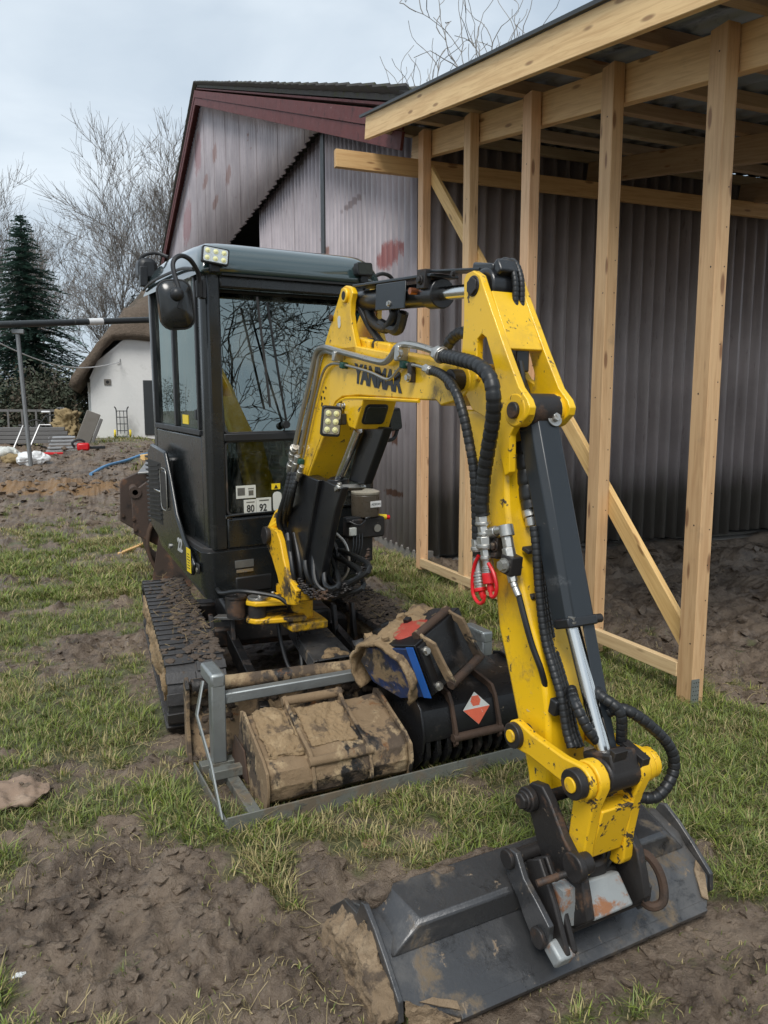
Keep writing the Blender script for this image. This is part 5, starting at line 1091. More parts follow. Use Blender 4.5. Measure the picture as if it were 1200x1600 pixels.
# things seen in the cut-out at the front of the stick head
bm = B(); box(bm, s3(812, 560, 0) , (.05, .04, .09)); pb_('valve_block', bm, 'black_paint', .006); bm = B()
for x, k in ((-.02, 0), (.015, 1), (.04, 2)): tube(bm, [s3(812, 565, x), s3(816, 590, x), s3(818+3*k, 615, x), s3(826, 645, x), s3(832+4*k, 672, x)], .011, 8)
pb_('head_hose', bm, 'hose')
# long hoses swinging from boom to stick, left side
bm = B(); wrapped_hose(bm, [s3(690, 556, -.115), s3(712, 560, -.15), s3(745, 570, -.17), s3(765, 590, -.175), s3(771, 620, -.175), s3(770, 655, -.16), s3(763, 700, -.145), s3(756, 745, -.135), s3(753, 790, -.13), s3(755, 805, -.125)], .0235); pb_('stick_hose', bm, 'hose')
bm = B(); wrapped_hose(bm, [s3(672, 578, -.11), s3(690, 585, -.14), s3(708, 604, -.16), s3(722, 640, -.165), s3(733, 690, -.155), s3(741, 740, -.145), s3(744, 800, -.135), s3(745, 842, -.13)], .0165); pb_('stick_hose', bm, 'hose')
bm = B(); wrapped_hose(bm, [s3(690, 560, .02), s3(706, 530, .03), s3(725, 520, .03), s3(745, 540, .03)], .022); pb_('stick_hose', bm, 'hose')
for q0_, q1_, r in (((682, 551), (692, 556), .027), ((664, 575), (674, 580), .016), ((754, 806), (755, 822), .024), ((755, 822), (757, 838), .020), ((757, 838), (758, 858), .026), ((745, 842), (746, 862), .019), ((758, 858), (760, 876), .017)):
    bm = B(); cyl(bm, s3(*q0_, -.125), s3(*q1_, -.125), r, seg=6); a_, b_ = s3(*q0_, -.125), s3(*q1_, -.125); cyl(bm, a_.lerp(b_, .6), a_.lerp(b_, .9), r*1.12, seg=14); pb_('hose_fitting', bm, 'zinc', .002)
# quick couplings with red caps, T-piece and check valve
for nm, q0_, q1_, r, seg in (('coupling', (746, 872), (751, 918), .021, 18), ('coupling', (761, 872), (764, 900), .020, 18)):
    bm = B(); a_, b_ = s3(*q0_, -.115), s3(*q1_, -.115); cyl(bm, a_, b_, r*.85, seg=seg)
    for k in range(5): cyl(bm, a_.lerp(b_, .45+.1*k), a_.lerp(b_, .52+.1*k), r*(1+.08*(k % 2)), seg=seg)
    pb_(nm, bm, 'zinc', .001)
bm = B(); cyl(bm, s3(764, 895, -.115), s3(766, 912, -.115), .024, seg=16); cyl(bm, s3(766, 912, -.115), s3(768, 925, -.115), .012, seg=12); pb_('dust_cap', bm, 'red', .003); bm = B(); cyl(bm, s3(751, 918, -.115), s3(752, 924, -.115), .022, seg=16); cyl(bm, s3(753, 924, -.115), s3(756, 936, -.115), .013, .009, seg=12); pb_('dust_cap', bm, 'red', .003)
for pts in ([(748, 868), (741, 885), (738, 910), (740, 930), (748, 942), (755, 940), (757, 930)], [(763, 880), (771, 895), (776, 915), (774, 930), (768, 932), (766, 922)]):
    bm = B(); tube(bm, [s3(x, y, -.135) for x, y in pts], .0062, 8); pb_('cap_strap', bm, 'red')
bm = B(); box(bm, s3(762, 866, -.105), (.028, .13, .016), Matrix.Rotation(R(-8), 3, 'X')); box(bm, s3(773, 854, -.098), (.03, .07, .07)); bolt(bm, s3(773, 853, -.114), (-1, 0, 0), .014, .012); pb_('coupling_bracket', bm, 'darksteel', .003)
for q0_, q1_, r, seg in (((764, 833), (776, 830), .019, 6), ((776, 829), (792, 826), .014, 12), ((790, 820), (793, 838), .023, 14), ((792, 838), (795, 856), .018, 6), ((794, 856), (797, 872), .021, 6), ((798, 892), (802, 910), .016, 6), ((802, 910), (805, 918), .012, 12), ((805, 918), (811, 932), .011, 12)):
    bm = B(); cyl(bm, s3(*q0_, -.115), s3(*q1_, -.115), r, seg=seg); pb_('pipe_fitting', bm, 'zinc', .002)
bm = box(B(), s3(799, 882, -.112), (.045, .055, .062), Matrix.Rotation(R(8), 3, 'X')); vb = pb_('check_valve', bm, 'darksteel', .004); bm = B(); bolt(bm, s3(789, 883, -.135), (-1, 0, 0), .017, .02); pb_('valve_screw', bm, 'zinc', par=vb)
bm = B(); tube(bm, [s3(811, 932, -.112), s3(822, 975, -.11), s3(832, 1010, -.10), s3(845, 1045, -.085), s3(853, 1075, -.06)], .0095, 8); pb_('thin_hose', bm, 'hose')
# hoses down the front of the stick
def fr(px, py, w=0.): return s3(px, py, w)
bm = B(); wrapped_hose(bm, [fr(818, 690), fr(823, 740), fr(828, 780), fr(831, 795)], .032, .05); pb_('hose_sleeve', bm, 'hose')
for a_, b_, r in (((826, 792), (830, 808), .026), ((830, 808), (832, 822), .022)): bm = B(); cyl(bm, fr(*a_), fr(*b_), r, seg=14); pb_('hose_fitting', bm, 'zinc', .002)
for k, w in enumerate((-.055, -.03, .0)):
    bm = B(); wrapped_hose(bm, [fr(834+3*k, 822, w), fr(838+3*k, 860, w), fr(843+4*k, 930, w), fr(852+5*k, 1000, w), fr(866+5*k, 1050, w), fr(877+5*k, 1090, w), fr(885+6*k, 1140, w), fr(893+7*k, 1168, w)], .014); pb_('front_hose', bm, 'hose')
bm = B(); wrapped_hose(bm, [fr(868, 985, .05), fr(872, 1020, .05), fr(880, 1060, .05), fr(886, 1100, .045), fr(890, 1150, .045)], .014); pb_('front_hose', bm, 'hose')
for q in ((840, 858), (846, 928), (858, 1020)): bm = B(); box(bm, fr(*q), (.10, .035, .014), Matrix.Rotation(R(15), 3, 'X')); pb_('hose_strap', bm, 'rubber', .003)
bm = box(B(), fr(872, 1103, -.055), (.05, .03, .05), Matrix.Rotation(R(12), 3, 'X')); pb_('hose_block', bm, 'plastic', .005)
# ---------------------------------------------------------------- bucket cylinder, standing in front of the stick
def cylframe(): pass
Ca = yz(836, 652, 0.); Cb = yz(893, 972, 0.); A_ = Vector((0, Ca.y, Ca.z)); Bq = Vector((0, Cb.y, Cb.z)); d = (Bq-A_).normalized(); n_ = Vector((1, 0, 0)).cross(d)
if n_.y > 0: n_ = -n_                              # towards the camera
M3 = Matrix((Vector((1, 0, 0)), d, n_)).transposed(); L_ = (Bq-A_).length
bm = B(); cyl(bm, A_, Bq, .040, seg=28); cyl(bm, Bq-d*.03, Bq+d*.012, .046, seg=28); cyl(bm, A_-Vector((.05, 0, 0)), A_+Vector((.05, 0, 0)), .045, seg=22); bcy = pb_('bucket_cylinder', bm, 'cyl_guard', .004)
# guard: folded plate round the front and both sides of the barrel
prof = [(-.048, -.03), (-.048, .030), (-.030, .050), (.045, .050), (.060, .034), (.060, -.03), (.054, -.03), (.054, .030), (.042, .044), (-.027, .044), (-.042, .027), (-.042, -.03)]
Mg = Matrix.Translation(A_) @ Matrix((Vector((1, 0, 0)), n_, d)).transposed().to_4x4()
bm = prism(prof, -.02, L_+.01, 2); bm.transform(Mg); bg_ = pb_('cylinder_guard', bm, 'cyl_guard', .003)
wp_ = A_+d*.02+n_*.051+Vector((.030, 0, 0)); bm = B(); cyl(bm, wp_, wp_+n_*.006, .027, seg=22); cyl(bm, wp_+n_*.006, wp_+n_*.018, .014, seg=6); pb_('guard_bolt', bm, 'zinc', .001, par=bg_)
Rd = yz(944, 1178, 0.); Rv = Vector((0, Rd.y, Rd.z)); dr = (Rv-Bq).normalized()
bm = B(); cyl(bm, Bq, Rv, .023, seg=22); pb_('bucket_rod', bm, 'chrome')
# sliding rod guard plate in front of the rod
prof2 = [(.008, .040), (.052, .040), (.058, .01), (.052, .01), (.046, .034), (.008, .034)]
bm = prism(prof2, L_-.03, (Rv-A_).length+.02, 2); bm.transform(Mg); rg = pb_('rod_guard', bm, 'cyl_guard', .003)
bm = B(); box(bm, Bq+n_*.02, (.115, .03, .066), M3); pb_('guard_clamp', bm, 'black_paint', .005, par=bg_); bm = B(); bolt(bm, Bq+n_*.04+Vector((-.035, 0, 0)), -d+n_*.4, .011, .018); pb_('clamp_bolt', bm, 'zinc', par=bg_); bm = B(); cyl(bm, Bq+Vector((.058, 0, 0))+n_*.03, Bq+Vector((.088, 0, 0))+n_*.03, .014, seg=10); pb_('clamp_stud', bm, 'darksteel', par=bg_)
# ---------------------------------------------------------------- linkage
k0 = yz(818, 1145, -.095); K0 = (k0.y, k0.z); k1 = yz(907, 1222, -.12); K1 = (k1.y, k1.z)
def link2d(name, a, b, ra, rb, x0, x1, m, waist=.6, bow=.0):
    a, b = Vector(a), Vector(b); d_ = (b-a).normalized(); n2 = Vector((-d_.y, d_.x)); pts = []
    aa = math.atan2(d_.y, d_.x)
    for i in range(9): t = aa+R(90)+R(180)*i/8; pts.append((a.x+ra*math.cos(t), a.y+ra*math.sin(t)))
    for s in (.25, .5, .75): p = a.lerp(b, s); w = (ra*(1-s)+rb*s)*waist; pts.append(tuple(p-n2*(w-bow*math.sin(math.pi*s))))
    for i in range(9): t = aa-R(90)+R(180)*i/8; pts.append((b.x+rb*math.cos(t), b.y+rb*math.sin(t)))
    for s in (.75, .5, .25): p = a.lerp(b, s); w = (ra*(1-s)+rb*s)*waist; pts.append(tuple(p+n2*(w+bow*math.sin(math.pi*s))))
    return pb_(name, prism(pts, x0, x1), m, .005)
for x0, x1 in ((-.125, -.100), (.100, .125)): link2d('tipping_link', K0, K1, .046, .050, x0, x1, 'yellow_worn', .78)
bm = B(); cyl(bm, (-.137, *K0), (.137, *K0), .026, seg=20); cyl(bm, (-.143, *K0), (-.120, *K0), .040, seg=22); pb_('link_pin', bm, 'darksteel', .003); bm = B(); cyl(bm, (-.150, *K0), (-.142, *K0), .020, seg=18); pb_('pin_end', bm, 'yellow_worn', .002)
bm = B(); cyl(bm, (-.135, *K1), (.150, *K1), .028, seg=20); cyl(bm, (-.155, *K1), (-.125, *K1), .043, seg=22); pb_('link_pin', bm, 'darksteel', .003); bm = B(); cyl(bm, (-.161, *K1), (-.154, *K1), .022, seg=18); pb_('pin_end', bm, 'yellow_worn', .002)
bm = B(); cyl(bm, (.128, *K1), (.150, *K1), .045, seg=22); pb_('pin_end', bm, 'yellow_worn', .003)
bm = B(); cyl(bm, (-.05, K1[0], K1[1]), (.09, K1[0], K1[1]), .050, seg=22); box(bm, Vector((.02, K1[0], K1[1])).lerp(Rv, .5), (.10, .075, .12), M3); pb_('rod_eye', bm, 'darksteel', .008)
bm = B(); box(bm, Rv+Vector((-.01, -.05, -.03)), (.05, .02, .15), Matrix.Rotation(R(14), 3, 'X')); box(bm, Rv+Vector((.075, -.03, -.05)), (.03, .09, .14), Matrix.Rotation(R(14), 3, 'X')); bolt(bm, Rv+Vector((.095, -.06, -.01)), (.6, -1, 0), .014, .012); pb_('rod_end_bracket', bm, 'darksteel', .006)
k2 = yz(906, 1345, -.07); K2 = (k2.y, k2.z)
for x0, x1 in ((-.098, -.060), (.06, .098)): link2d('bucket_link', K1, K2, .056, .044, x0, x1, 'yellow_worn', .74)
pb_('link_web', prism([(K1[0]+.03, K1[1]-.09), (K1[0]-.03, K1[1]-.09), (K2[0]-.03, K2[1]+.02), (K2[0]+.03, K2[1]+.02)], -.062, .062), 'yellow_worn', .006)
bm = B(); wrapped_hose(bm, [(.04, K1[0]+.10, K1[1]+.13), (.08, K1[0]+.03, K1[1]+.16), (.19, K1[0]-.02, K1[1]+.06), (.215, K1[0]-.03, K1[1]-.03), (.15, K1[0]-.03, K1[1]-.095), (.08, K1[0]-.0, K1[1]-.09)], .017); pb_('rotator_hose', bm, 'hose')
bm = B(); wrapped_hose(bm, [(-.02, K1[0]+.16, K1[1]+.20), (-.05, K1[0]+.10, K1[1]+.17), (-.03, K1[0]+.06, K1[1]+.10), (.03, K1[0]+.05, K1[1]+.04)], .016); wrapped_hose(bm, [(.03, K1[0]+.14, K1[1]+.22), (.02, K1[0]+.08, K1[1]+.20), (.05, K1[0]+.03, K1[1]+.16), (.07, K1[0]+.04, K1[1]+.06)], .016); pb_('rotator_hose', bm, 'hose')
VC = s3(950, 1282, .06); bm = box(B(), VC, (.095, .07, .105), Matrix.Rotation(R(6), 3, 'Z')); vb = pb_('valve_block', bm, 'black_paint', .006); bm = B()
for dz in (-.03, .02): bolt(bm, VC+Vector((.048, -.015, dz)), (1, -.2, 0), .010, .014)
bolt(bm, VC+Vector((-.02, 0, .052)), (0, 0, 1), .011, .018); bolt(bm, VC+Vector((.022, 0, .052)), (0, 0, 1), .011, .018); pb_('block_fitting', bm, 'zinc', par=vb)
bm = B()
for k in range(3): tube(bm, [VC+Vector((-.02+.02*k, 0, -.05)), VC+Vector((-.03+.02*k, -.01, -.11)), VC+Vector((-.05+.015*k, .02, -.20))], .010, 8)
pb_('rotator_hose', bm, 'hose')
# ---------------------------------------------------------------- quick coupler
k3 = yz(833, 1246, -.12); K3 = (k3.y, k3.z)
for sgn in (-1, 1):
    w0, w1 = (-.125, -.095) if sgn < 0 else (.095, .125)
    bm = prism([s2(x, y, -.125) for x, y in ((818, 1232), (830, 1222), (846, 1228), (858, 1252), (880, 1310), (905, 1360), (912, 1400), (918, 1442), (895, 1452), (868, 1420), (850, 1360), (835, 1300))], w0, w1); pb_('coupler_plate', bm, 'darksteel', .005)
bm = B(); cyl(bm, (-.16, *K3), (.14, *K3), .030, seg=20); cyl(bm, (-.150, *K3), (-.126, *K3), .038, seg=22); cyl(bm, (-.172, *K3), (-.150, *K3), .026, seg=6); pb_('coupler_pin', bm, 'darksteel', .004)
k4 = yz(905, 1352, -.125); bm = B(); cyl(bm, (-.150, k4.y, k4.z), (-.09, k4.y, k4.z), .030, seg=22); cyl(bm, (-.152, k4.y, k4.z), (-.128, k4.y, k4.z), .042, seg=22); pb_('coupler_pin', bm, 'darksteel', .004); bm = B(); cyl(bm, (-.165, k4.y+.01, k4.z-.02), (-.25, k4.y+.03, k4.z-.035), .010, seg=10); pb_('lock_lever', bm, 'darksteel')
bm = B(); Q = [s3(915, 1376, -.065), s3(967, 1360, .075), s3(992, 1414, .08), s3(928, 1441, -.06)]
dn = Vector((0, .07, -.035)); a = [bm.verts.new(p) for p in Q]; b = [bm.verts.new(p+dn) for p in Q]; bm.faces.new(a); bm.faces.new(b[::-1])
for i in range(4): bm.faces.new((a[i], b[i], b[(i+1) % 4], a[(i+1) % 4]))
mat('galv_rusty', (.34, .36, .36), .55, .3, .15, 9, [((.30, .14, .07), 10, .54, .64, .8, .1), ((.16, .16, .155), 6, .55, .65, .6, .4)], (40, .002, .5))
pb_('coupler_hook', bm, 'galv_rusty', .008); HK = Q
bm = B(); box(bm, (.0, K2[0]+.08, K2[1]-.12), (.20, .14, .10)); cyl(bm, (0, K2[0]+.06, K2[1]-.02), (0, K2[0]+.06, K2[1]-.14), .07, seg=22); pb_('coupler_body', bm, 'darksteel', .012)
for x0 in (-.19, -.165): pb_('hook_plate', prism([(K2[0]+.10, K2[1]-.02), (K2[0]+.04, K2[1]+.02), (K2[0]-.03, K2[1]-.08), (K2[0]-.09, K2[1]-.20), (K2[0]-.05, K2[1]-.26), (K2[0]+.03, K2[1]-.22)], x0, x0+.018), 'darksteel', .005)
bm = B(); lumps(box(bm, (-.145, K2[0]+.0, K2[1]-.10), (.05, .09, .12)), .01, 20, 2); pb_('wear_block', bm, 'galv_rusty')
pb_('wear_block', box(B(), (-.185, K2[0]-.055, K2[1]-.21), (.06, .06, .05), Matrix.Rotation(R(30), 3, 'X')), 'galv_rusty', .008)
bm = B(); P = [(.16, K2[0]+.03, K2[1]-.06), (.19, K2[0]-.01, K2[1]-.05), (.21, K2[0]-.05, K2[1]-.10), (.205, K2[0]-.07, K2[1]-.17), (.17, K2[0]-.05, K2[1]-.19), (.15, K2[0]+.0, K2[1]-.16)]; tube(bm, P, .014, 8); pb_('lifting_eye', bm, 'rusty')
# ---------------------------------------------------------------- wide ditching bucket, face down on the ground
XA, XB = -.645, .54
rows = [(-.100, .012, -.50, .45), (-.105, .032, -.505, .455), (-.06, .062, -.60, .51), (-.035, .080, XA, XB), (.06, .138, XA, XB), (.09, .17, XA, XB), (.20, .205, XA, XB), (.33, .15, XA, XB), (.40, .06, XA, XB), (.40, .0, XA, XB), (.05, -.01, XA, XB), (-.05, .0, -.58, .50)]
V, F = [], []
for y, z, x0, x1 in rows:
    for k in range(13): V.append((x0+(x1-x0)*k/12, y, z))
nR = len(rows)
for i in range(nR):
    a, b = i*13, ((i+1) % nR)*13
    for k in range(12): F.append((a+k, a+k+1, b+k+1, b+k))
F.append(tuple(i*13 for i in range(nR))); F.append(tuple(i*13+12 for i in range(nR))[::-1])
dbk = pb_('ditching_bucket', (V, [], F), 'bucket_steel', .004)
bm = B(); pr = [((.052, .136), 0.), ((.050, .205), .085), ((.062, .220), .09), ((.20, .248), .06), ((.22, .20), .0)]
ra = [bm.verts.new((XA+.02+i_, y, z)) for (y, z), i_ in pr]; rb = [bm.verts.new((XB-.02-i_, y, z)) for (y, z), i_ in pr]
bm.faces.new(ra[::-1]); bm.faces.new(rb)
for i in range(5): bm.faces.new((ra[i], ra[(i+1) % 5], rb[(i+1) % 5], rb[i]))
bmesh.ops.triangulate(bm, faces=[f for f in bm.faces if len(f.verts) == 5]); pb_('torsion_beam', bm, 'bucket_steel', .004, par=dbk)
ep = [(-.045, .088), (.03, .152), (.10, .205), (.160, .240), (.185, .232), (.21, .18), (.30, .17), (.41, .075), (.41, .02), (.30, -.02), (.0, -.02), (-.05, .03)]
for x0, x1 in ((XA-.014, XA+.002), (XB-.002, XB+.014)): pb_('end_plate', prism(ep, x0, x1), 'bucket_steel', .003, par=dbk)
bm = prism([(-.05, .06), (.03, .125), (.12, .195), (.16, .20), (.20, .155), (.30, .15), (.40, .06), (.40, -.01), (.2, -.025), (-.02, -.02)], XA-.062, XA-.010)
for v in bm.verts:
    if v.co.x < XA-.05: v.co.z = v.co.z*.72-.005; v.co.y = .17+(v.co.y-.17)*.93
fine(bm, .014, .022, 12, 1.); pb_('caked_mud', bm, 'mudwet', par=dbk)
bm = sheetify(B(), [(XA+.01, -.04, .078), (-.56, -.075, .054), (-.505, -.108, .026), (-.53, -.098, .0), (-.63, -.05, .01)], .012); fine(bm, .012, .012, 16, 2.); pb_('caked_mud', bm, 'mudwet', par=dbk)
bm = sheetify(B(), [(-.60, -.052, .0725), (-.50, -.098, .0445), (-.50, -.080, .0555), (-.56, -.055, .072)], .004); lumps(bm, .003, 40, 3); pb_('caked_mud', bm, 'mudwet', par=dbk)
bm = sheetify(B(), [(XB-.01, -.03, .0865), (.47, -.094, .0475), (.455, -.08, .056), (.50, -.01, .098), (XB-.01, .01, .110)], .005); lumps(bm, .003, 40, 3); pb_('caked_mud', bm, 'mudwet', par=dbk)
bm = prism([(.185, .238), (.215, .245), (.32, .16), (.30, .12), (.2, .18)], XA+.02, -.15); fine(bm, .016, .022, 12, 3.); pb_('caked_mud', bm, 'ground', par=dbk)
for nm, val in (('cover', -.5), ('sand', 0.)):
    me = [c for c in dbk.children if c.data.materials[0] == MATS['ground']][0].data; a_ = me.attributes.new(nm, 'FLOAT', 'POINT'); a_.data.foreach_set('value', np.full(len(me.vertices), val, np.float32))
bm = prism([(-.106, .012), (-.112, .028), (-.085, .046), (-.08, .040)], -.50, .45); pb_('cutting_edge', bm, 'bucket_steel', .002, par=dbk)
for xe, flip in ((-.215, 0), (.165, 1)):
    ear = [s2(x, y, -.215) for x, y in ((790, 1345), (792, 1330), (800, 1325), (810, 1332), (822, 1372), (840, 1405), (862, 1448), (860, 1470), (848, 1484), (838, 1470), (822, 1430), (812, 1400), (800, 1375))]
    pb_('bucket_ear', prism(ear, xe-.010, xe+.010), 'bucket_steel', .003, par=dbk)
for q in ((800, 1340), (848, 1462)):
    p = yz(*q, -.215); bm = B(); cyl(bm, (-.235, p.y, p.z), (.185, p.y, p.z), .022, seg=18); cyl(bm, (-.238, p.y, p.z), (-.224, p.y, p.z), .030, seg=20); pb_('bucket_pin', bm, 'darksteel', .003, par=dbk)
# ================================================================ bucket rack and the buckets in it
RKM = Matrix.Translation((.40, 2.74, 0)) @ Matrix.Rotation(R(6), 4, 'Z')
rack = thing('bucket_rack', 'galvanised steel carrying rack of square tube holding the spare buckets in front of the blade', 'rack', (.40, 2.74, 0), R(6))
def rk(px, py, axis, val): return on(px, py, axis, val, RKM)
RW_, RD_ = 1.62, .56
def rpart(name, bm, m='galv', bev=.003): return obj(name, bm, m, rack, Matrix(), bev)
rpart('front_rail', bx(-.0, RW_, -.006, .002, .0, .075), 'galv_muddy', .002); rpart('front_flange', bx(0, RW_, .002, .05, .0, .007), 'galv_muddy', .002)
rpart('side_rail', bx(-.004, .004, .002, RD_, .0, .06), 'galv_muddy', .002); rpart('side_rail', bx(RW_-.006, RW_+.002, .002, RD_, .0, .06), 'galv_muddy', .002)
rpart('floor_bar', bx(.10, .15, .0, RD_, .008, .05), 'galv_muddy'); rpart('floor_bar', bx(1.4, 1.45, .0, RD_, .008, .05), 'galv_muddy')
rpart('rear_rail', bx(.02, RW_, RD_-.06, RD_, .01, .06), 'galv_muddy'); rpart('front_floor_bar', bx(.03, .5, RD_-.20, RD_-.15, .05, .09), 'galv_muddy')
HP = rk(352, 1050, 1, RD_-.03).z
for x in (.105, RW_-.06):
    rpart('post', bx(x-.032, x+.032, RD_-.062, RD_+.002, .06, HP), 'galv', .006); rpart('post_cap', bx(x-.034, x+.034, RD_-.064, RD_+.14, HP-.06, HP+.006), 'galv', .012)
rpart('cross_bar', bx(.137, RW_-.09, RD_-.05, RD_, HP-.145, HP-.095), 'galv', .006)
for x in (-.012, RW_+.004):
    bm = B(); sheetify(bm, [(x, .02, .06), (x, .05, .06), (x, .20, .20), (x, RD_-.12, .335), (x+.05, RD_-.04, HP-.02), (x+.05, RD_-.07, HP-.01), (x, RD_-.16, .345), (x, .17, .22)], .007); rpart('side_brace', bm, 'galv', .001)
print('rack post height', HP)

def ear_pair(root, M, xs, poly, pins, r, m='mudsteel', pm='rusty'):
    for x in xs: 
        bm = prism(poly, x-.008, x+.008); lumps(bm, .002, 30); obj('ear', bm, m, root, M, .003)
    for (y, z) in pins:
        bm = B(); cyl(bm, (xs[0]-.015, y, z), (xs[1]+.015, y, z), r, seg=16); lumps(bm, .003, 40, 1); obj('pin', bm, pm, root, M)
# --- mud-caked digging bucket
MBK = RKM @ Matrix.Translation((.175, .035, .012)) @ Matrix.Rotation(R(-1), 4, 'Z')
mbk = thing('digging_bucket', 'rusty digging bucket caked with dry tan mud, lying at the left of the rack', 'bucket', MBK.translation, R(5), 'buckets in the rack')
W_ = .655
prof = [(.36, .02), (.40, .155), (.36, .285), (.335, .298), (.06, .203), (.015, .175), (.0, .115), (.02, .055), (.07, .015), (.16, .0)]
bm = prism(prof, .012, W_-.012); fine(bm, .022, .005, 11, 0, .002); obj('shell', bm, 'mudsteel', mbk)
sp_ = [(.38, .0), (.43, .155), (.38, .31), (.33, .322), (.05, .220), (-.004, .185), (-.018, .115), (.0, .045), (.06, -.004), (.16, -.012)]
for x0 in (-.004, W_-.008): obj('side_plate', lumps(prism(sp_, x0, x0+.012), .002, 20, 1), 'mudsteel', mbk, None, .002)
obj('side_cutter', prism([(.25, .03), (.52, .03), (.46, .17), (.30, .16)], -.014, -.005), 'rusty', mbk, None, .003)
bm = prism([(.34, .298), (.07, .206), (.07, .222), (.33, .318)], .03, .18); fine(bm, .010, .016, 14, 4., .006); obj('mud_slab', bm, 'mudcake', mbk)
bm = prism([(.33, .296), (.09, .212), (.09, .219), (.32, .307)], .225, .435); fine(bm, .010, .014, 14, 6., .005); obj('mud_slab', bm, 'mudcake', mbk)
earp = [(.385, .293), (.395, .325), (.375, .348), (.345, .338), (.30, .305), (.20, .272), (.08, .233), (.035, .22), (.012, .195), (-.012, .12), (-.014, .072), (.0, .072), (.02, .165), (.08, .208), (.2, .248)]
ear_pair(mbk, None, (.20, .46), earp, ((.365, .325), (.02, .186)), .021, 'mudsteel', 'mudsteel')
# --- black skeleton bucket with the sticker
MSK = RKM @ Matrix.Translation((.90, .03, .012))
skb = thing('skeleton_bucket', 'black slotted skeleton bucket with a red and white diamond sticker, in the rack', 'bucket', MSK.translation, R(6), 'buckets in the rack')
W2 = .66
prof = [(.40, .02), (.45, .20), (.40, .36), (.37, .375), (.08, .335), (.03, .30), (.0, .20), (.005, .16), (.03, .16), (.06, .28), (.36, .34)]
bm = prism(prof, .0, W2); obj('shell', bm, 'blacksteel', skb, None, .006)
for x0 in (-.012, W2): obj('side_plate', prism([(.44, .02), (.48, .2), (.42, .375), (.36, .39), (.07, .352), (.02, .315), (-.014, .20), (.01, .08), (.08, .01), (.2, .0)], x0, x0+.012), 'blacksteel', skb, None, .003)
for i in range(12):
    x = .025+i*(W2-.05)/11; obj('tine', prism([(.01, .17), (.0, .10), (.03, .045), (.10, .0), (.30, -.005), (.40, .02), (.40, .04), (.28, .02), (.12, .025), (.055, .065), (.03, .12), (.03, .17)], x-.011, x+.011), 'blacksteel', skb, None, .002)
for i in range(8):
    x = .20+i*.05; bm = prism([(.38, .355), (.47, .30), (.50, .345), (.40, .40)], x-.011, x+.011); obj('grid_bar', lumps(bm, .003, 30), 'galv_muddy', skb, None, .003)
earp = [(.40, .39), (.40, .42), (.37, .43), (.33, .40), (.10, .368), (.05, .36), (.02, .32), (-.022, .20), (-.03, .14), (-.01, .12), (.01, .16), (.04, .31)]
ear_pair(skb, None, (.155, .395), earp, ((.37, .405), (-.012, .165)), .020, 'rusty', 'rusty')
fa, fb = Vector((0, .03, .30)), Vector((0, .0, .20)); up_ = (Vector((0, .08, .335))-Vector((0, .0, .20))).normalized()
Md = basis(Vector((.285, .0185, .272)), (1, 0, 0), (0, .03, .10)) @ Matrix.Rotation(R(45), 4, 'Z')
st_ = obj('sticker', prism([(-.052, -.052), (.052, -.052), (.052, .052), (-.052, .052)], .0015, .0030, 2), 'sticker_white', skb, Md); obj('red_half', prism([(-.0515, -.0515), (.0515, -.0515), (-.0515, .0515)], .0032, .0040, 2), 'sticker_red', st_, Matrix())
bm = B()
for i in range(7): box(bm, (.010+.0045*i, .010+.0045*i, .0036), (.006, .055-.006*abs(i-3), .0006), Matrix.Rotation(R(45), 3, 'Z'))
obj('print', bm, 'sticker_red', st_, Matrix())
# --- blue-sided bucket lying on top
MT = RKM @ Matrix.Translation((.92, .04, .395)) @ Matrix.Rotation(R(24), 4, 'Z') @ Matrix.Rotation(R(-16), 4, 'Y') @ Matrix.Rotation(R(-12), 4, 'X')
tbk = bpy.data.objects.new('trenching_bucket', None); COL.objects.link(tbk); tbk.matrix_world = MT; tag(tbk, 'muddy trenching bucket with a blue side plate, perched on the skeleton bucket', 'bucket', 'buckets in the rack')
W3 = .36
obj('side_plate', prism([(-.02, .0), (-.02, .235), (.26, .24), (.33, .17), (.30, .06), (.16, -.02)], -.012, .0), 'blue_paint', tbk, Matrix.Rotation(R(0), 4, 'Z'), .003)
obj('side_plate', prism([(-.02, .0), (-.02, .235), (.26, .24), (.33, .17), (.30, .06), (.16, -.02)], W3, W3+.012), 'blacksteel', tbk, None, .003)
obj('edge_strip', bx(-.016, -.012, -.030, .012, -.005, .245), 'blue_bright', tbk, None, .001)
bm = prism([(-.02, .23), (.26, .235), (.27, .24), (.26, .25), (-.03, .248), (-.035, .0), (.0, -.012), (.16, -.03), (.17, -.02), (.0, .0), (-.02, .02)], .0, W3); obj('shell', bm, 'blacksteel', tbk, None, .004)
bm = prism([(-.036, .01), (-.052, .01), (-.052, .24), (-.036, .24)], .0, .05); obj('wear_strip', bm, 'blacksteel', tbk, None, .003)
for q in ((.03, .03), (.03, .205)):
    bm = B(); bolt(bm, (q[0], -.052, q[1]), (0, -1, 0), .015, .018); obj('bolt_head', bm, 'zinc', tbk)
earp = [(-.03, .255), (.0, .285), (.03, .27), (.0, .24), (-.045, .20), (-.06, .10), (-.075, .02), (-.11, .0), (-.12, .03), (-.10, .11), (-.085, .22)]
ear_pair(tbk, None, (.07, .30), earp, ((.0, .262), (-.10, .02)), .020, 'mudsteel', 'rusty')
# caked soil inside and a ring of packed earth behind
bm = prism([(.03, .03), (.24, .03), (.26, .22), (.03, .22)], .03, W3-.03); fine(bm, .018, .02, 8); obj('packed_mud', bm, 'mudsteel', tbk)
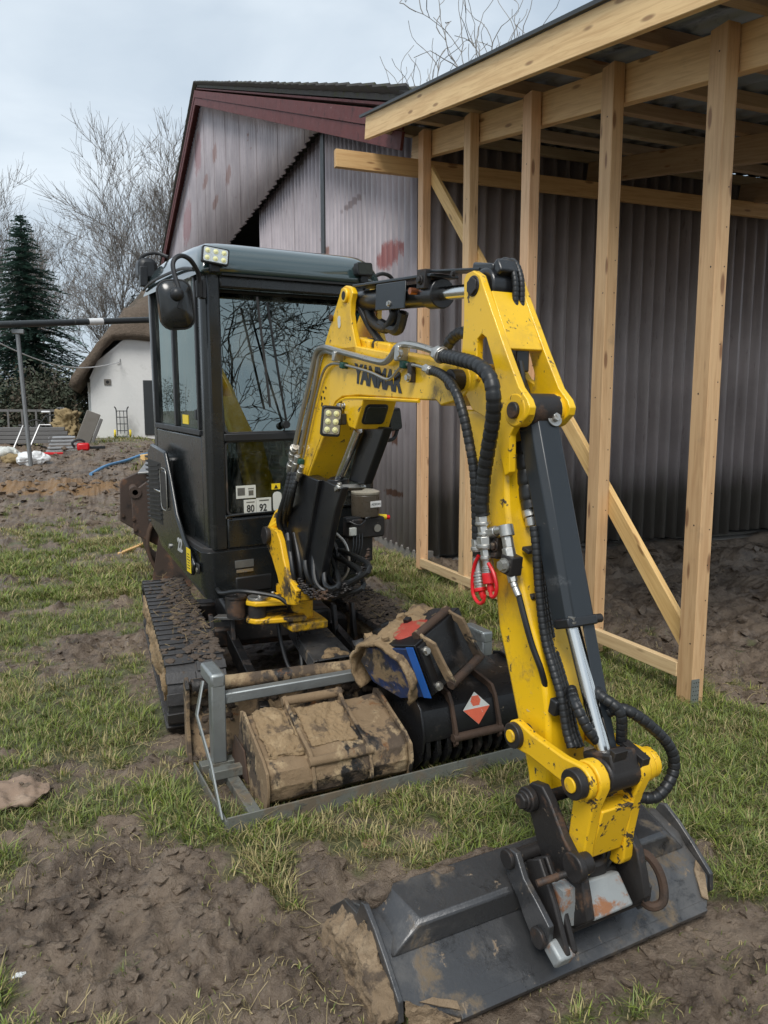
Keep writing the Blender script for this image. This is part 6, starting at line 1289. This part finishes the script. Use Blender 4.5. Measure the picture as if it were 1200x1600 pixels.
# --- muddy auger-like drum behind it with red paint showing
MD = RKM @ Matrix.Translation((.775, .22, .44)) @ Matrix.Rotation(R(20), 4, 'Z') @ Matrix.Rotation(R(-14), 4, 'Y')
drb = bpy.data.objects.new('round_bucket', None); COL.objects.link(drb); drb.matrix_world = MD; tag(drb, 'mud-crusted round-backed bucket with red paint showing, top of the heap', 'bucket', 'buckets in the rack')
V, F = [], []; K = 26; n2 = 14
for j in range(n2+1):
    x = .40*j/n2
    for i in range(K+1):
        a = R(-35+250*i/K); V.append((x, .19*math.cos(a), .175*math.sin(a)))
for j in range(n2):
    for i in range(K): a = j*(K+1)+i; F.append((a, a+1, a+K+2, a+K+1))
o = obj('shell', (V, [], F), 'mudcake', drb, Matrix()); bm = B(); bm.from_mesh(o.data); fine(bm, .03, .022, 12); bm.to_mesh(o.data); bm.free(); m_ = o.modifiers.new('t', 'SOLIDIFY'); m_.thickness = .016
bm = B(); bmesh.ops.create_uvsphere(bm, u_segments=16, v_segments=10, radius=1, matrix=Matrix.Translation((.20, -.06, .165)) @ Matrix.Diagonal((.11, .08, .02, 1))); lumps(bm, .006, 20); obj('red_patch', bm, 'red_soil', drb, Matrix())
rr = random.Random(8)
for i in range(16):
    a = R(rr.uniform(20, 130)); x = .03+.022*i; s = rr.uniform(.02, .036); bm = box(B(), (0, 0, 0), (s*1.5, s, s*.8)); lumps(bm, .006, 30, 2); M = Matrix.Translation((x, .195*math.cos(a), .185*math.sin(a))) @ Matrix.Rotation(rr.uniform(-.6, .6), 4, 'Z') @ Matrix.Rotation(a-R(90), 4, 'X'); obj('tooth_block' if i % 3 == 0 else 'mud_lump', bm, 'blacksteel' if i % 3 == 0 else 'mudcake', drb, M)
# ================================================================ background: house, trees, yard clutter
def far(px, py, Y): return on(px, py, 1, Y)
def gz(x, y): return hz(x, y)
# --- bare trees
def branch_tree(seed, h, levels, spread, curl, seg_len, up=.12, twig=3, trunk_r=None, fork=(2, 3), first=.28, minr=.006, side=3):
    rr = random.Random(seed); trunkV, trunkF, crownV, crownF = [], [], [], []
    def ring(V, p, t, r, k):
        n_ = t.orthogonal().normalized(); b_ = t.cross(n_); i0 = len(V)
        for i in range(k): a = 2*math.pi*i/k; V.append(tuple(p+(n_*math.cos(a)+b_*math.sin(a))*r))
        return i0
    def grow(p, d, L_, r, lev):
        V, F = (trunkV, trunkF) if lev == 0 else (crownV, crownF); k = 7 if lev == 0 else (4 if lev == 1 else 3)
        ns = max(3, int(L_/(seg_len*(1 if lev < 2 else .7)))); prev = ring(V, p, d, r, k); pts = []
        for s in range(1, ns+1):
            d = (d+Vector((rr.gauss(0, 1), rr.gauss(0, 1), rr.gauss(0, .7)))*curl*(1+.35*lev)+Vector((0, 0, up))).normalized(); p = p+d*(L_/ns); rs = max(minr*.6, r*(1-.62*s/ns)); cur = ring(V, p, d, rs, k)
            for i in range(k): F.append((prev+i, prev+(i+1) % k, cur+(i+1) % k, cur+i))
            prev = cur; pts.append((p.copy(), d.copy(), rs, s/ns))
        if lev >= levels: return
        nb = rr.randint(*fork)+(side if lev < levels-1 else twig)
        for j in range(nb):
            t = rr.uniform(first if lev == 0 else .2, 1.) if j else 1.; q = min(pts, key=lambda u: abs(u[3]-t)); a = rr.uniform(0, 6.283); tilt = spread*rr.uniform(.55, 1.15)*(.6 if j == 0 else 1)
            n_ = q[1].orthogonal().normalized(); n_ = Matrix.Rotation(a, 3, q[1]) @ n_; nd = (q[1]*math.cos(tilt)+n_*math.sin(tilt)).normalized()
            grow(q[0], nd, L_*rr.uniform(.50, .78), max(minr, q[2]*rr.uniform(.55, .8)), lev+1)
    tr_ = trunk_r or h*.022; grow(Vector((0, 0, -.3)), Vector((rr.uniform(-.05, .05), rr.uniform(-.05, .05), 1)), h*.42, tr_, 0)
    return (trunkV, [], trunkF), (crownV, [], crownF)
def plant_tree(name, label, x, y, data, m, sc=1., rz_=0., meshes=None, group='bare trees behind the yard'):
    r = thing(name, label, 'tree', (x, y, gz(x, y)), rz_, group); r.scale = (sc, sc, sc)
    if meshes is None:
        a = obj('trunk', data[0], m, r); b = obj('crown', data[1], m, r); return (a.data, b.data)
    for nm, me in zip(('trunk', 'crown'), meshes):
        o = bpy.data.objects.new(nm, me); COL.objects.link(o); o.parent = r
    return meshes
def at_px(px, dist):
    d = ray(px, 650); d.z = 0; d.normalize(); return d*dist
TA = branch_tree(11, 12, 5, .60, .05, .6, .07, 3, .26, (2, 3), .25, .009, 3)
TB = branch_tree(23, 12, 5, .56, .055, .6, .075, 3, .24, (2, 3), .22, .009, 3)
p = at_px(190, 52); mA = plant_tree('bare_tree', 'broad bare tree with upswept branches rising behind the thatched roof', p.x, p.y, TA, 'bark', 1.22)
p = at_px(272, 46); mB = plant_tree('bare_tree', 'tall bare tree partly hidden by the barn gable', p.x, p.y, TB, 'bark', 1.32, 1.)
p = at_px(-8, 47); plant_tree('bare_tree', 'thick bare tree at the left edge beside the spruce', p.x, p.y, None, 'bark', 1.12, 2.2, mA)
p = at_px(70, 66); plant_tree('bare_tree', 'pale bare tree far off between spruce and thatched roof', p.x, p.y, None, 'bark', 1.20, 4.1, mB)
TW = branch_tree(5, 16, 3, .26, .17, .34, .22, 3, .16, (2, 3), .15, .02, 3); TW2 = branch_tree(9, 16, 3, .24, .18, .34, .22, 3, .16, (2, 3), .15, .02, 3)
p = at_px(652, 47); mW = plant_tree('curly_willow', 'curly willow behind the barn roof, nearest the gable eave', p.x, p.y, TW, 'bark_pale', 1.62, 0, None, 'curly willows behind the barn'); p = at_px(752, 47)
mW2 = plant_tree('curly_willow', 'tallest curly willow behind the lean-to roof', p.x, p.y, TW2, 'bark_pale', 1.80, 1, None, 'curly willows behind the barn'); p = at_px(800, 50)
plant_tree('curly_willow', 'right-hand curly willow just above the lean-to roof edge', p.x, p.y, None, 'bark_pale', 1.72, 2.6, mW, 'curly willows behind the barn'); p = at_px(585, 49); plant_tree('curly_willow', 'smallest curly willow, tip above the end of the barn roof', p.x, p.y, None, 'bark_pale', 1.28, 4., mW2, 'curly willows behind the barn')
# the twisted tree behind the photographer that the windscreen mirrors
TC = branch_tree(31, 7, 5, .78, .18, .30, .02, 3, .11, (2, 3), .2, .0075, 2)
mC = plant_tree('twisted_tree', 'bare twisted tree mirrored in the cab windscreen', 6.4, -6.2, TC, 'bark_dark', 1.35, 0, None, None)
# --- spruce
def spruce(h, rb, seed):
    rr = random.Random(seed); V, F = [], []
    def twig(p, d, L_, w):
        # flat spray of needles: a few narrow blades either side of the stem
        n_ = Vector((0, 0, 1)); s = d.cross(n_).normalized()
        k = max(3, int(L_/.11))
        for i in range(k):
            q = p+d*(L_*i/k)+Vector((0, 0, -.25*(i/k)**2*L_))
            for sg in (-1, 1):
                e = q+(d*.55+s*sg*rr.uniform(.7, 1.1)+Vector((0, 0, rr.uniform(-.35, .12))))*w*rr.uniform(.7, 1.3)*(1-.45*i/k); i0 = len(V)
                m_ = q.lerp(e, .5)+Vector((0, 0, .02)); off = d*.10; V.extend([tuple(q-off*.6), tuple(m_-off*.9), tuple(e), tuple(m_+off*.9)]); F.append((i0, i0+1, i0+2, i0+3))
    z = .5
    while z < h-.1:
        f = 1-z/h; R_ = rb*f**.78*rr.uniform(.8, 1.1)+.12; nb = int(8+14*f)
        for i in range(nb):
            a = 6.283*i/nb+rr.uniform(-.3, .3); L_ = R_*rr.uniform(.72, 1.12); d = Vector((math.cos(a), math.sin(a), rr.uniform(-.30, .05)+.25*(1-f))).normalized()
            twig(Vector((0, 0, z+rr.uniform(-.2, .2))), d, L_, .22+.30*f)
        z += .17+.15*f
    return (V, [], F)
def conifer(label, x, y, h, rb, seed):
    r = thing('spruce_tree', label, 'tree', (x, y, gz(x, y)-.2), 0, 'spruces behind the yard'); obj('crown', spruce(h, rb, seed), 'needles', r, smooth=False); obj('trunk', cyl(B(), (0, 0, 0), (0, 0, h*.97), .16, .015, 8), 'bark', r)
p = at_px(50, 40); conifer('tall dark green spruce at the left behind the steel gantry', p.x, p.y, 10.4, 3.9, 2); p = at_px(218, 52); conifer('dull spruce half hidden behind the thatched ridge', p.x, p.y, 9.0, 1.7, 3); p = at_px(-40, 44); conifer('spruce at the left edge, half out of the picture', p.x, p.y, 7.2, 2.0, 4)
# --- shrubs and hedge
def shrub(seed, w, h, n_=2600):
    rr = random.Random(seed); V, F = [], []
    cl = [(rr.uniform(-w/2, w/2)*.8, rr.uniform(-.8, .8), rr.uniform(.25, .95)*h, rr.uniform(.25, .5)*h) for _ in range(14)]
    for i in range(n_):
        cx, cy, cz, cr = rr.choice(cl); d = Vector((rr.gauss(0, 1), rr.gauss(0, 1), rr.gauss(0, 1))).normalized()*cr*rr.random()**.4; p = Vector((cx, cy, cz*.7))+d
        if p.z < 0: continue
        a = Vector((rr.gauss(0, 1), rr.gauss(0, 1), rr.gauss(0, 1))).normalized(); b = a.orthogonal().normalized(); s = rr.uniform(.05, .13); i0 = len(V); V.extend([tuple(p-a*s), tuple(p+b*s*.5), tuple(p+a*s), tuple(p-b*s*.5)]); F.append((i0, i0+1, i0+2, i0+3))
    return (V, [], F)
def bush(label, x, y, w, h, seed, m='bush_leaf', n_=2600):
    r = thing('shrub', label, 'shrub', (x, y, gz(x, y)-.1), -R(10), 'shrubs behind the yard'); obj('foliage', shrub(seed, w, h, n_), m, r, smooth=False)
    rr = random.Random(seed); bm = B()
    for i in range(9): x0 = rr.uniform(-w/3, w/3); tube(bm, [(x0, 0, 0), (x0+rr.uniform(-.4, .4), rr.uniform(-.3, .3), h*.5), (x0+rr.uniform(-.8, .8), rr.uniform(-.5, .5), h*.95)], .03, 5, 3, rf=lambda i, n: .035*(1-.8*i/n))
    obj('stems', bm, 'bark', r)
p = at_px(80, 36); bush('dark evergreen shrub beside the white house', p.x, p.y, 2.6, 3.2, 4, 'bush_leaf', 3600); p = at_px(20, 37.5); bush('brownish shrub under the spruce at the left', p.x, p.y, 3.4, 2.6, 5, 'bush_leaf', 3600); p = at_px(110, 42); bush('olive shrub tucked behind the thatched eave', p.x, p.y, 2.6, 3.0, 6)
p = at_px(-60, 40); bush('shrub at the far left edge of the garden', p.x, p.y, 4.5, 2.4, 7); p = at_px(150, 62); bush('far hedge of twiggy brown bushes left of the barn', p.x, p.y, 12, 3.4, 8, 'bush_leaf', 4200); p = at_px(0, 66); bush('far hedge of twiggy brown bushes behind the spruce', p.x, p.y, 16, 3.8, 9, 'bush_leaf', 4200)
for px_, s_ in ((-350, 21), (-200, 22), (420, 23), (900, 24), (1300, 25)):
    p = at_px(px_, 95); bush({21: 'distant field hedge far out to the left', 22: 'distant field hedge left of the spruce', 23: 'distant field hedge behind the barn', 24: 'distant field hedge behind the lean-to', 25: 'distant field hedge far out to the right'}[s_], p.x, p.y, 34, 5, s_, 'bush_leaf', 2600)
# --- white thatched house
HY = 30.; hl_, hr_ = far(145, 681, HY), far(330, 681, HY); bz_ = hl_.z; HX0 = hl_.x
hs = thing('thatched_house', 'white-washed cottage with a thick brown thatched roof', 'house', (HX0, HY, bz_))
HWd, HDp = 10.0, 14.
def hp(px, py, Y=HY): p = far(px, py, Y); return (p.x-HX0, p.z-bz_)
ev = hp(133, 592); k1 = hp(152, 565); k2 = hp(195, 530); k3 = hp(232, 531)
gab = [(0, -.3), (0, ev[1]), (k1[0], k1[1]), (k2[0], k2[1]), (k3[0]+2.2, k2[1]+.0), (HWd, ev[1]), (HWd, -.3)]
obj('gable_wall', prism(gab, 0, .35, 1), 'white_wall', hs, None, .02)
obj('side_wall', bx(-.0, .35, .36, HDp, -.3, ev[1]), 'white_wall', hs); obj('side_wall', bx(HWd-.35, HWd, .36, HDp, -.3, ev[1]), 'white_wall', hs); obj('rear_wall', bx(.36, HWd-.36, HDp-.3, HDp, -.3, ev[1]+1), 'white_wall', hs)
# timber posts and windows along the left wall
for i in range(5):
    y = .75+i*.95; obj('wall_post', bx(-.10, .0, y-.07, y+.07, .0, ev[1]-.1), 'white_paint', hs, None, .01)
    w_ = obj('window', bx(-.03, .0, y+.2, y+.75, .55, ev[1]-.35), 'dark_door', hs); obj('glazing_bar', bx(-.05, -.032, y+.45, y+.49, .55, ev[1]-.35), 'white_paint', w_, Matrix())
obj('wall_rail', bx(-.14, .0, .5, 6, .60, .72), 'grey_boards', hs)
# thatch: hipped roof with a rounded, thick eave
rl, rt_ = hp(232, 455, HY+4), None
apx = HWd/2; ridge = 9.4
V = []; F = []
def thatch_ring(z, xl, xr, y0, y1, r): 
    return [(x_+(xl+xr)/2, y_+(y0+y1)/2, z) for x_, y_ in rrect(xr-xl, y1-y0, r, 5)]
rings = [thatch_ring(ev[1]-.18, -.62, HWd+.62, -.10, HDp+.5, .5), thatch_ring(ev[1]-.38, -.85, HWd+.85, -.42, HDp+.7, .6), thatch_ring(ev[1]-.05, -.95, HWd+.95, -.50, HDp+.8, .7)]
bm = B(); gy0 = -.42
# gable roof with half hip: cross-sections along y
ze, zk = ev[1]-.35, k2[1]
def cross(y, cut):
    """outline of the thatch at depth y; cut is the height where the half hip starts to close"""
    pts = []
    for t in np.linspace(0, 1, 12):
        x = -.75+(apx+.75)*t; z = ze+.12+(ridge-ze)*t**.96; pts.append((x, min(z, cut)))
    pts += [(HWd-x, z) for x, z in pts[::-1][1:]]; return pts
secs = [(-.45, k2[1]+.10), (-.25, k2[1]+.55), (.4, k2[1]+1.25), (1.5, k2[1]+2.4), (3.2, ridge), (HDp-1, ridge), (HDp+.6, ridge-1.)]
rows_ = [[bm.verts.new((x, y, z)) for x, z in cross(y, c_)] for y, c_ in secs]
for a, b in zip(rows_, rows_[1:]):
    for i in range(len(a)-1): bm.faces.new((a[i], a[i+1], b[i+1], b[i]))
bmesh.ops.subdivide_edges(bm, edges=bm.edges, cuts=2, use_grid_fill=True); lumps(bm, .10, .9)
o = obj('thatched_roof', bm, 'thatch', hs); m_ = o.modifiers.new('t', 'SOLIDIFY'); m_.thickness = .34; m_.offset = -1
obj('barge_board', prism([(-.02, ev[1]+.02), (k1[0], k1[1]+.02), (k2[0], k2[1]+.02), (k2[0], k2[1]-.10), (k1[0]+.02, k1[1]-.10), (.06, ev[1]-.02)], -.03, .0, 1), 'white_paint', hs)
vq = hp(168, 597); vt = obj('wall_vent', bx(vq[0]-.12, vq[0]+.12, -.04, .0, vq[1]-.11, vq[1]+.11), 'concrete', hs, None, .01); bm = B(); cyl(bm, (vq[0], -.045, vq[1]), (vq[0], -.03, vq[1]), .06, seg=14); obj('vent_hole', bm, 'ink', vt, Matrix())
d0, d1 = hp(223, 594), hp(245, 677); obj('door', bx(d0[0], d0[0]+1.0, -.05, .0, .02, d0[1]), 'dark_door', hs, None, .02)
obj('roof_batten', tube(B(), [Vector((hp(208, 478)[0], 1.0, hp(208, 478)[1])), Vector((hp(228, 452)[0], 1.4, hp(228, 452)[1]))], .04, 6), 'straw', hs)
hk = hp(187, 566); obj('cable_hook', tube(B(), [(hk[0]-.12, -.06, hk[1]-.02), (hk[0], -.05, hk[1]+.02), (hk[0]+.02, -.01, hk[1]+.12)], .015, 6), 'grey_metal', hs)
# --- sack truck against the wall
sp0 = far(192, 682, HY-.5); stt = thing('hand_truck', 'dark sack truck with yellow wheels leaning on the white gable', 'hand truck', (sp0.x, sp0.y, gz(sp0.x, sp0.y)+.02))
bm = B()
for x in (-.19, .19): tube(bm, [(x, -.05, .1), (x, .12, .5), (x, .25, 1.0), (x*1.3, .20, 1.14)], .022, 6)
obj('frame', bm, 'dark_door', stt)
for z in (.25, .5, .75, .98): obj('cross_bar', tube(B(), [(-.19, .02+.22*z, z), (.19, .02+.22*z, z)], .016, 6, smooth=False), 'dark_door', stt)
for x in (-.07, .07): obj('slat', tube(B(), [(x, .02, .15), (x, .25, 1.0)], .014, 6, smooth=False), 'dark_door', stt)
obj('toe_plate', bx(-.2, .2, -.22, -.02, .03, .045), 'dark_door', stt)
for x in (-.27, .27):
    bm = B(); lathe(bm, [(.05, -.035), (.13, -.035), (.145, 0), (.13, .035), (.05, .035)], 16, Matrix.Translation((x, .06, .15)) @ Matrix.Rotation(R(90), 4, 'Y')); obj('wheel', bm, 'wheel_yellow', stt)
# --- steel gantry: thick black pipe on a grey post
GYd = 15.5; pa, pb2 = far(-60, 509, GYd-.5), far(262, 499, GYd+1.2)
ga = thing('pipe_gantry', 'black overhead pipe carried on a thin grey steel post', 'pipe', (far(45, 700, GYd).x, GYd, gz(far(45, 700, GYd).x, GYd)))
inv = Matrix.Translation(-ga.location)
obj('pipe', tube(B(), [inv @ pa, inv @ pb2], .062, 12, smooth=False), 'pipe_black', ga); t0, t1 = pa.lerp(pb2, .568), pa.lerp(pb2, .64); obj('white_sleeve', tube(B(), [inv @ t0, inv @ t1], .066, 12, smooth=False), 'white_plastic', ga)
q0, q1 = far(27, 516, GYd-.06), far(46, 706, GYd-.06); obj('post', tube(B(), [inv @ q0, inv @ (q1+(q1-q0)*.12)], .038, 8, smooth=False), 'grey_metal', ga); obj('post_bracket', box(B(), inv @ far(28, 518, GYd-.06), (.2, .12, .08)), 'grey_metal', ga, None, .01)
# --- cable to the house
ca_, cb_ = far(-60, 505, 20), Vector((HX0+hk[0], HY-.06, bz_+hk[1])); cm = [ca_.lerp(cb_, t)-Vector((0, 0, .55*math.sin(math.pi*t)**1.)) for t in np.linspace(0, 1, 12)]
o = obj('cable', tube(B(), cm, .018, 6), 'white_plastic'); tag(o, 'pale sagging cable running to the hook on the white gable', 'cable')
# --- clutter in front of the house
def put(px, py, Y): p = far(px, py, Y); return Vector((p.x, Y, gz(p.x, Y)))
c = put(28, 698, 21.5); tr_ = thing('board_stack', 'stack of long grey boards lying by the gantry post', 'boards', c)
for i in range(4): obj('board', bx(-1.3+.05*i, 1.35-.07*i, -.25+.02*i, .25+.02*i, .02+.105*i, .115+.105*i), 'grey_boards', tr_, None, .008)
c = put(98, 700, 20.6); tr_ = thing('scaffold_frames', 'pile of silver scaffold frames beside the grey boards', 'scaffold', c)
for i in range(5):
    for y in (-.18, .18): obj('rail', tube(B(), [(-.38+.04*i, y, .04+.085*i), (.42-.03*i, y, .045+.085*i)], .028, 7, smooth=False), 'alu', tr_)
    for x in (-.3, 0, .3): obj('rung', tube(B(), [(x, -.18, .04+.085*i), (x, .18, .04+.085*i)], .018, 6, smooth=False), 'alu', tr_)
for k, (px0, py0, px1, py1) in enumerate(((15, 690, 36, 665), (40, 690, 62, 664))):
    a, b = put(px0, py0, 20.2), far(px1, py1, 20.6); o = obj('metal_leg', tube(B(), [a, b, b+Vector((.25 if k else -.1, 0, .0))], .024, 6, smooth=False), 'alu'); tag(o, ('left' if k == 0 else 'right')+' slanting silver trestle leg against the grey boards', 'trestle leg', 'trestle legs')
def bag(label, px, py, Y, s, m, seed):
    c = put(px, py, Y); bm = B(); bmesh.ops.create_icosphere(bm, subdivisions=4, radius=1, matrix=Matrix.Diagonal((s*1.5, s, s*.75, 1))); lumps(bm, s*.35, 1.6/s, 0, seed); o = obj('sack', bm, m); o.location = c+Vector((0, 0, s*.4)); tag(o, label, 'sack', 'sacks by the gantry post')
bag('white crumpled plastic sack at the foot of the gantry post', 50, 702, 18.6, .22, 'white_plastic', 1.); bag('pale sack behind the white one, at the left edge', 5, 693, 19.2, .24, 'sticker_white', 2.); bag('straw-coloured sack between the two pale ones', 20, 700, 18.9, .17, 'straw', 3.)
c = put(130, 695, 20.2); o = thing('chainsaw', 'small red and black motor tool lying by the scaffold frames', 'power tool', c); obj('body', box(B(), (0, 0, .12), (.3, .2, .2)), 'red', o, None, .05); obj('grip', tube(B(), [(-.2, 0, .1), (-.25, 0, .22), (-.1, 0, .3), (.05, 0, .24)], .03, 6), 'plastic', o); obj('guide_bar', box(B(), (.32, 0, .10), (.4, .02, .07)), 'plastic', o, None, .01)
c = put(80, 703, 19.6); o = obj('red_hose', tube(B(), [c+Vector((-.35+.1*i, .05*math.sin(i), .04)) for i in range(7)], .03, 6), 'red'); tag(o, 'short red hose on the mud beside the white sack', 'hose')
c = put(128, 683, 25.); o = thing('stone_post', 'pale square post leaning at the corner of the white house', 'post', c); o.rotation_euler = (0, R(22), 0); obj('shaft', box(B(), (0, 0, .45), (.42, .3, 1.15)), 'concrete', o, None, .02); obj('dark_side', box(B(), (.27, 0, .42), (.10, .28, 1.0)), 'grey_boards', o, None, .02)
c = put(108, 690, 26.); bm = B(); bmesh.ops.create_icosphere(bm, subdivisions=4, radius=1, matrix=Matrix.Diagonal((.42, .4, .65, 1))); fine(bm, .07, .18, 2.5, 0, .14); o = obj('straw_heap', bm, 'straw'); o.location = c+Vector((0, 0, .4)); tag(o, 'heap of brown straw leaning by the bicycle', 'straw heap')
# bicycle
c = put(84, 688, 26.6); bk = thing('bicycle', 'black bicycle parked at the rail fence left of the cottage', 'bicycle', c, R(-8))
for x in (-.52, .52):
    bm = B(); P = [(x+.33*math.cos(a), 0, .36+.33*math.sin(a)) for a in np.linspace(0, 2*math.pi, 25)]; tube(bm, P, .024, 6, smooth=False, caps=False); w_ = obj('wheel', bm, 'rubber', bk)
    bm = B()
    for i in range(10): a = math.pi*i/10; tube(bm, [(x-.32*math.cos(a), 0, .36-.32*math.sin(a)), (x+.32*math.cos(a), 0, .36+.32*math.sin(a))], .004, 3, smooth=False)
    obj('spokes', bm, 'alu', w_)
bm = B()
for a, b in (((-.52, .36), (-.18, .85)), ((-.52, .36), (-.05, .32)), ((-.05, .32), (-.18, .90)), ((-.05, .32), (.36, .80)), ((-.18, .82), (.34, .88)), ((.52, .36), (.34, 1.0))): tube(bm, [(a[0], 0, a[1]), (b[0], 0, b[1])], .02, 6, smooth=False)
obj('frame', bm, 'dark_door', bk); obj('saddle', box(B(), (-.19, 0, .95), (.27, .15, .06)), 'white_plastic', bk, None, .03); obj('handlebar', tube(B(), [(.20, -.28, 1.06), (.33, -.2, 1.08), (.34, 0, 1.04), (.33, .2, 1.08), (.20, .28, 1.06)], .014, 6), 'alu', bk)
# rail fence
fp0, fp1 = put(-40, 690, 27.5), put(105, 690, 27.5); fe_ = thing('rail_fence', 'low grey rail fence with thin pickets behind the clutter', 'fence', fp0); L_ = (fp1-fp0).x
for z in (.30, .98): obj('rail', bx(0, L_, -.03, .03, z-.04, z+.04), 'grey_boards', fe_, None, .008)
for i in range(int(L_/.42)): obj('picket', bx(.2+i*.42-.03, .2+i*.42+.03, -.05, -.031, .0, 1.02), 'grey_boards', fe_, None, .006)
# blue pipe and timbers on the mud
P = [put(x, y, Y)+Vector((0, 0, .06)) for x, y, Y in ((140, 710, 16.4), (165, 702, 17.4), (195, 697, 18.6), (225, 694, 19.4), (250, 692, 20))]; o = obj('blue_pipe', tube(B(), P, .035, 8), 'blue_pipe'); tag(o, 'curved light blue water pipe lying across the soil heap', 'pipe')
def plank(label, a, b, w, h, m='wood', cat='plank', grp='loose timbers on the ground'): o = beam('plank', a, b, w, h, m, None); tag(o, label, cat, grp)
a, b = put(222, 704, 16.6), put(262, 700, 17.); plank('orange-brown timber baulk behind the cab on the mud', a+Vector((0, 0, .06)), b+Vector((0, 0, .06)), .14, .12); a, b = put(228, 712, 14.6), put(262, 712, 14.8); plank('thin pale lath on the grass strip behind the cab', a+Vector((0, 0, .03)), b+Vector((0, 0, .03)), .08, .03)
a, b = gp(187, 868), gp(245, 845); plank('thin pale wooden stake on the grass by the loader bucket', a+Vector((0, 0, .02)), b+Vector((0, 0, .03)), .05, .03)
# --- wide steel bucket lying behind the excavator
LBY = 7.3; lo_ = far(212, 862, LBY); lbk = thing('loader_bucket', 'big brown steel bucket with hollow pin eyes lying behind the excavator', 'bucket', (lo_.x, LBY, 0), 0); lbk['group'] = 'spare buckets'
def lq(px, py, y=0.): p = far(px, py, LBY+y); return (p.x-lo_.x, p.z)
# two ear plates side by side, pin tube between them
E1 = [lq(*q) for q in ((206, 745), (212, 735), (240, 745), (246, 790), (240, 850), (209, 832))]
E2 = [lq(*q) for q in ((186, 760), (190, 748), (214, 732), (222, 742), (222, 800), (200, 822), (187, 812))]
obj('ear_plate', prism([lq(*q) for q in ((205, 776), (210, 766), (240, 744), (262, 750), (262, 860), (209, 834))], -.02, .02, 1), 'rust_brown', lbk, None, .008)
obj('ear_plate', prism([lq(*q, .45) for q in ((187, 757), (190, 749), (225, 733), (250, 742), (250, 850), (188, 814))], .43, .47, 1), 'rust_brown', lbk, None, .008)
t0 = lq(211, 769); bm = B(); cyl(bm, (t0[0], -.03, t0[1]), (t0[0], .5, t0[1]), .042, seg=18); obj('pin_tube', bm, 'rusty', lbk); bm = B(); cyl(bm, (t0[0], -.034, t0[1]), (t0[0], -.029, t0[1]), .026, seg=16); obj('tube_bore', bm, 'ink', lbk)
bm = B(); lathe(bm, [(.03, 0), (.055, .0), (.055, .012), (.03, .012)], 18, Matrix.Translation((t0[0], -.022, t0[1])) @ Matrix.Rotation(R(90), 4, 'X')); obj('eye_ring', bm, 'rust_brown', lbk)
for q, y in (((209, 812), -.025), ((192, 806), .42), ((212, 828), -.025), ((240, 786), -.025)):
    t = lq(*q, y); bm = B(); bolt(bm, (t[0], y, t[1]), (0, -1, 0), .014, .014); obj('bolt_head', bm, 'rusty', lbk)
V, F = [], []; K = 14
for i in range(K+1):
    a = R(100+150*i/K); x = .62+.50*math.cos(a); z = .42+.46*math.sin(a)
    V += [(x, -.12, z), (x, 1.35, z)]
for i in range(K): a = i*2; F.append((a, a+2, a+3, a+1))
o = obj('curved_shell', (V, [], F), 'rusty', lbk); m_ = o.modifiers.new('t', 'SOLIDIFY'); m_.thickness = .03
s0, s1 = lq(246, 718, .9), lq(214, 738, .2); bm = sheetify(B(), [(s1[0]-.0, .05, s1[1]), (s1[0]+.55, .05, s1[1]+.02), (s0[0]+.5, 1.2, s0[1]+.03), (s0[0]-.05, 1.2, s0[1]+.02)], .02); obj('top_plate', bm, 'loader_steel', lbk, None, .004)
obj('side_plate', prism([(.12, .02), (.55, -.0), (1.0, .2), (1.0, .8), (.55, .88), (.25, .75)], -.14, -.11, 1), 'rust_brown', lbk, None, .004)
# --- a few loose stones and broad weeds in the foreground
for i, (px_, py_, s, lab) in enumerate(((22, 1258, .11, 'flat brown slab of earth at the left edge of the grass'), (580, 1320, .03, 'small tan stone in the grass before the rack'), (30, 1528, .014, 'tiny white pebble low at the left edge'), (190, 835, .03, 'small clod near the rack post'))):
    c = gp(px_, py_); bm = B(); bmesh.ops.create_icosphere(bm, subdivisions=5, radius=1, matrix=Matrix.Diagonal((s*1.3, s, s*.25, 1))); lumps(bm, s*.22, 1.5/s, 0, i*3.); o = obj('stone', bm, ('clay', 'mudcake', 'white_plastic', 'mudcake')[i]); o.location = (c.x, c.y, hz(c.x, c.y)+s*.05); tag(o, lab, 'stone', 'loose stones in the yard')
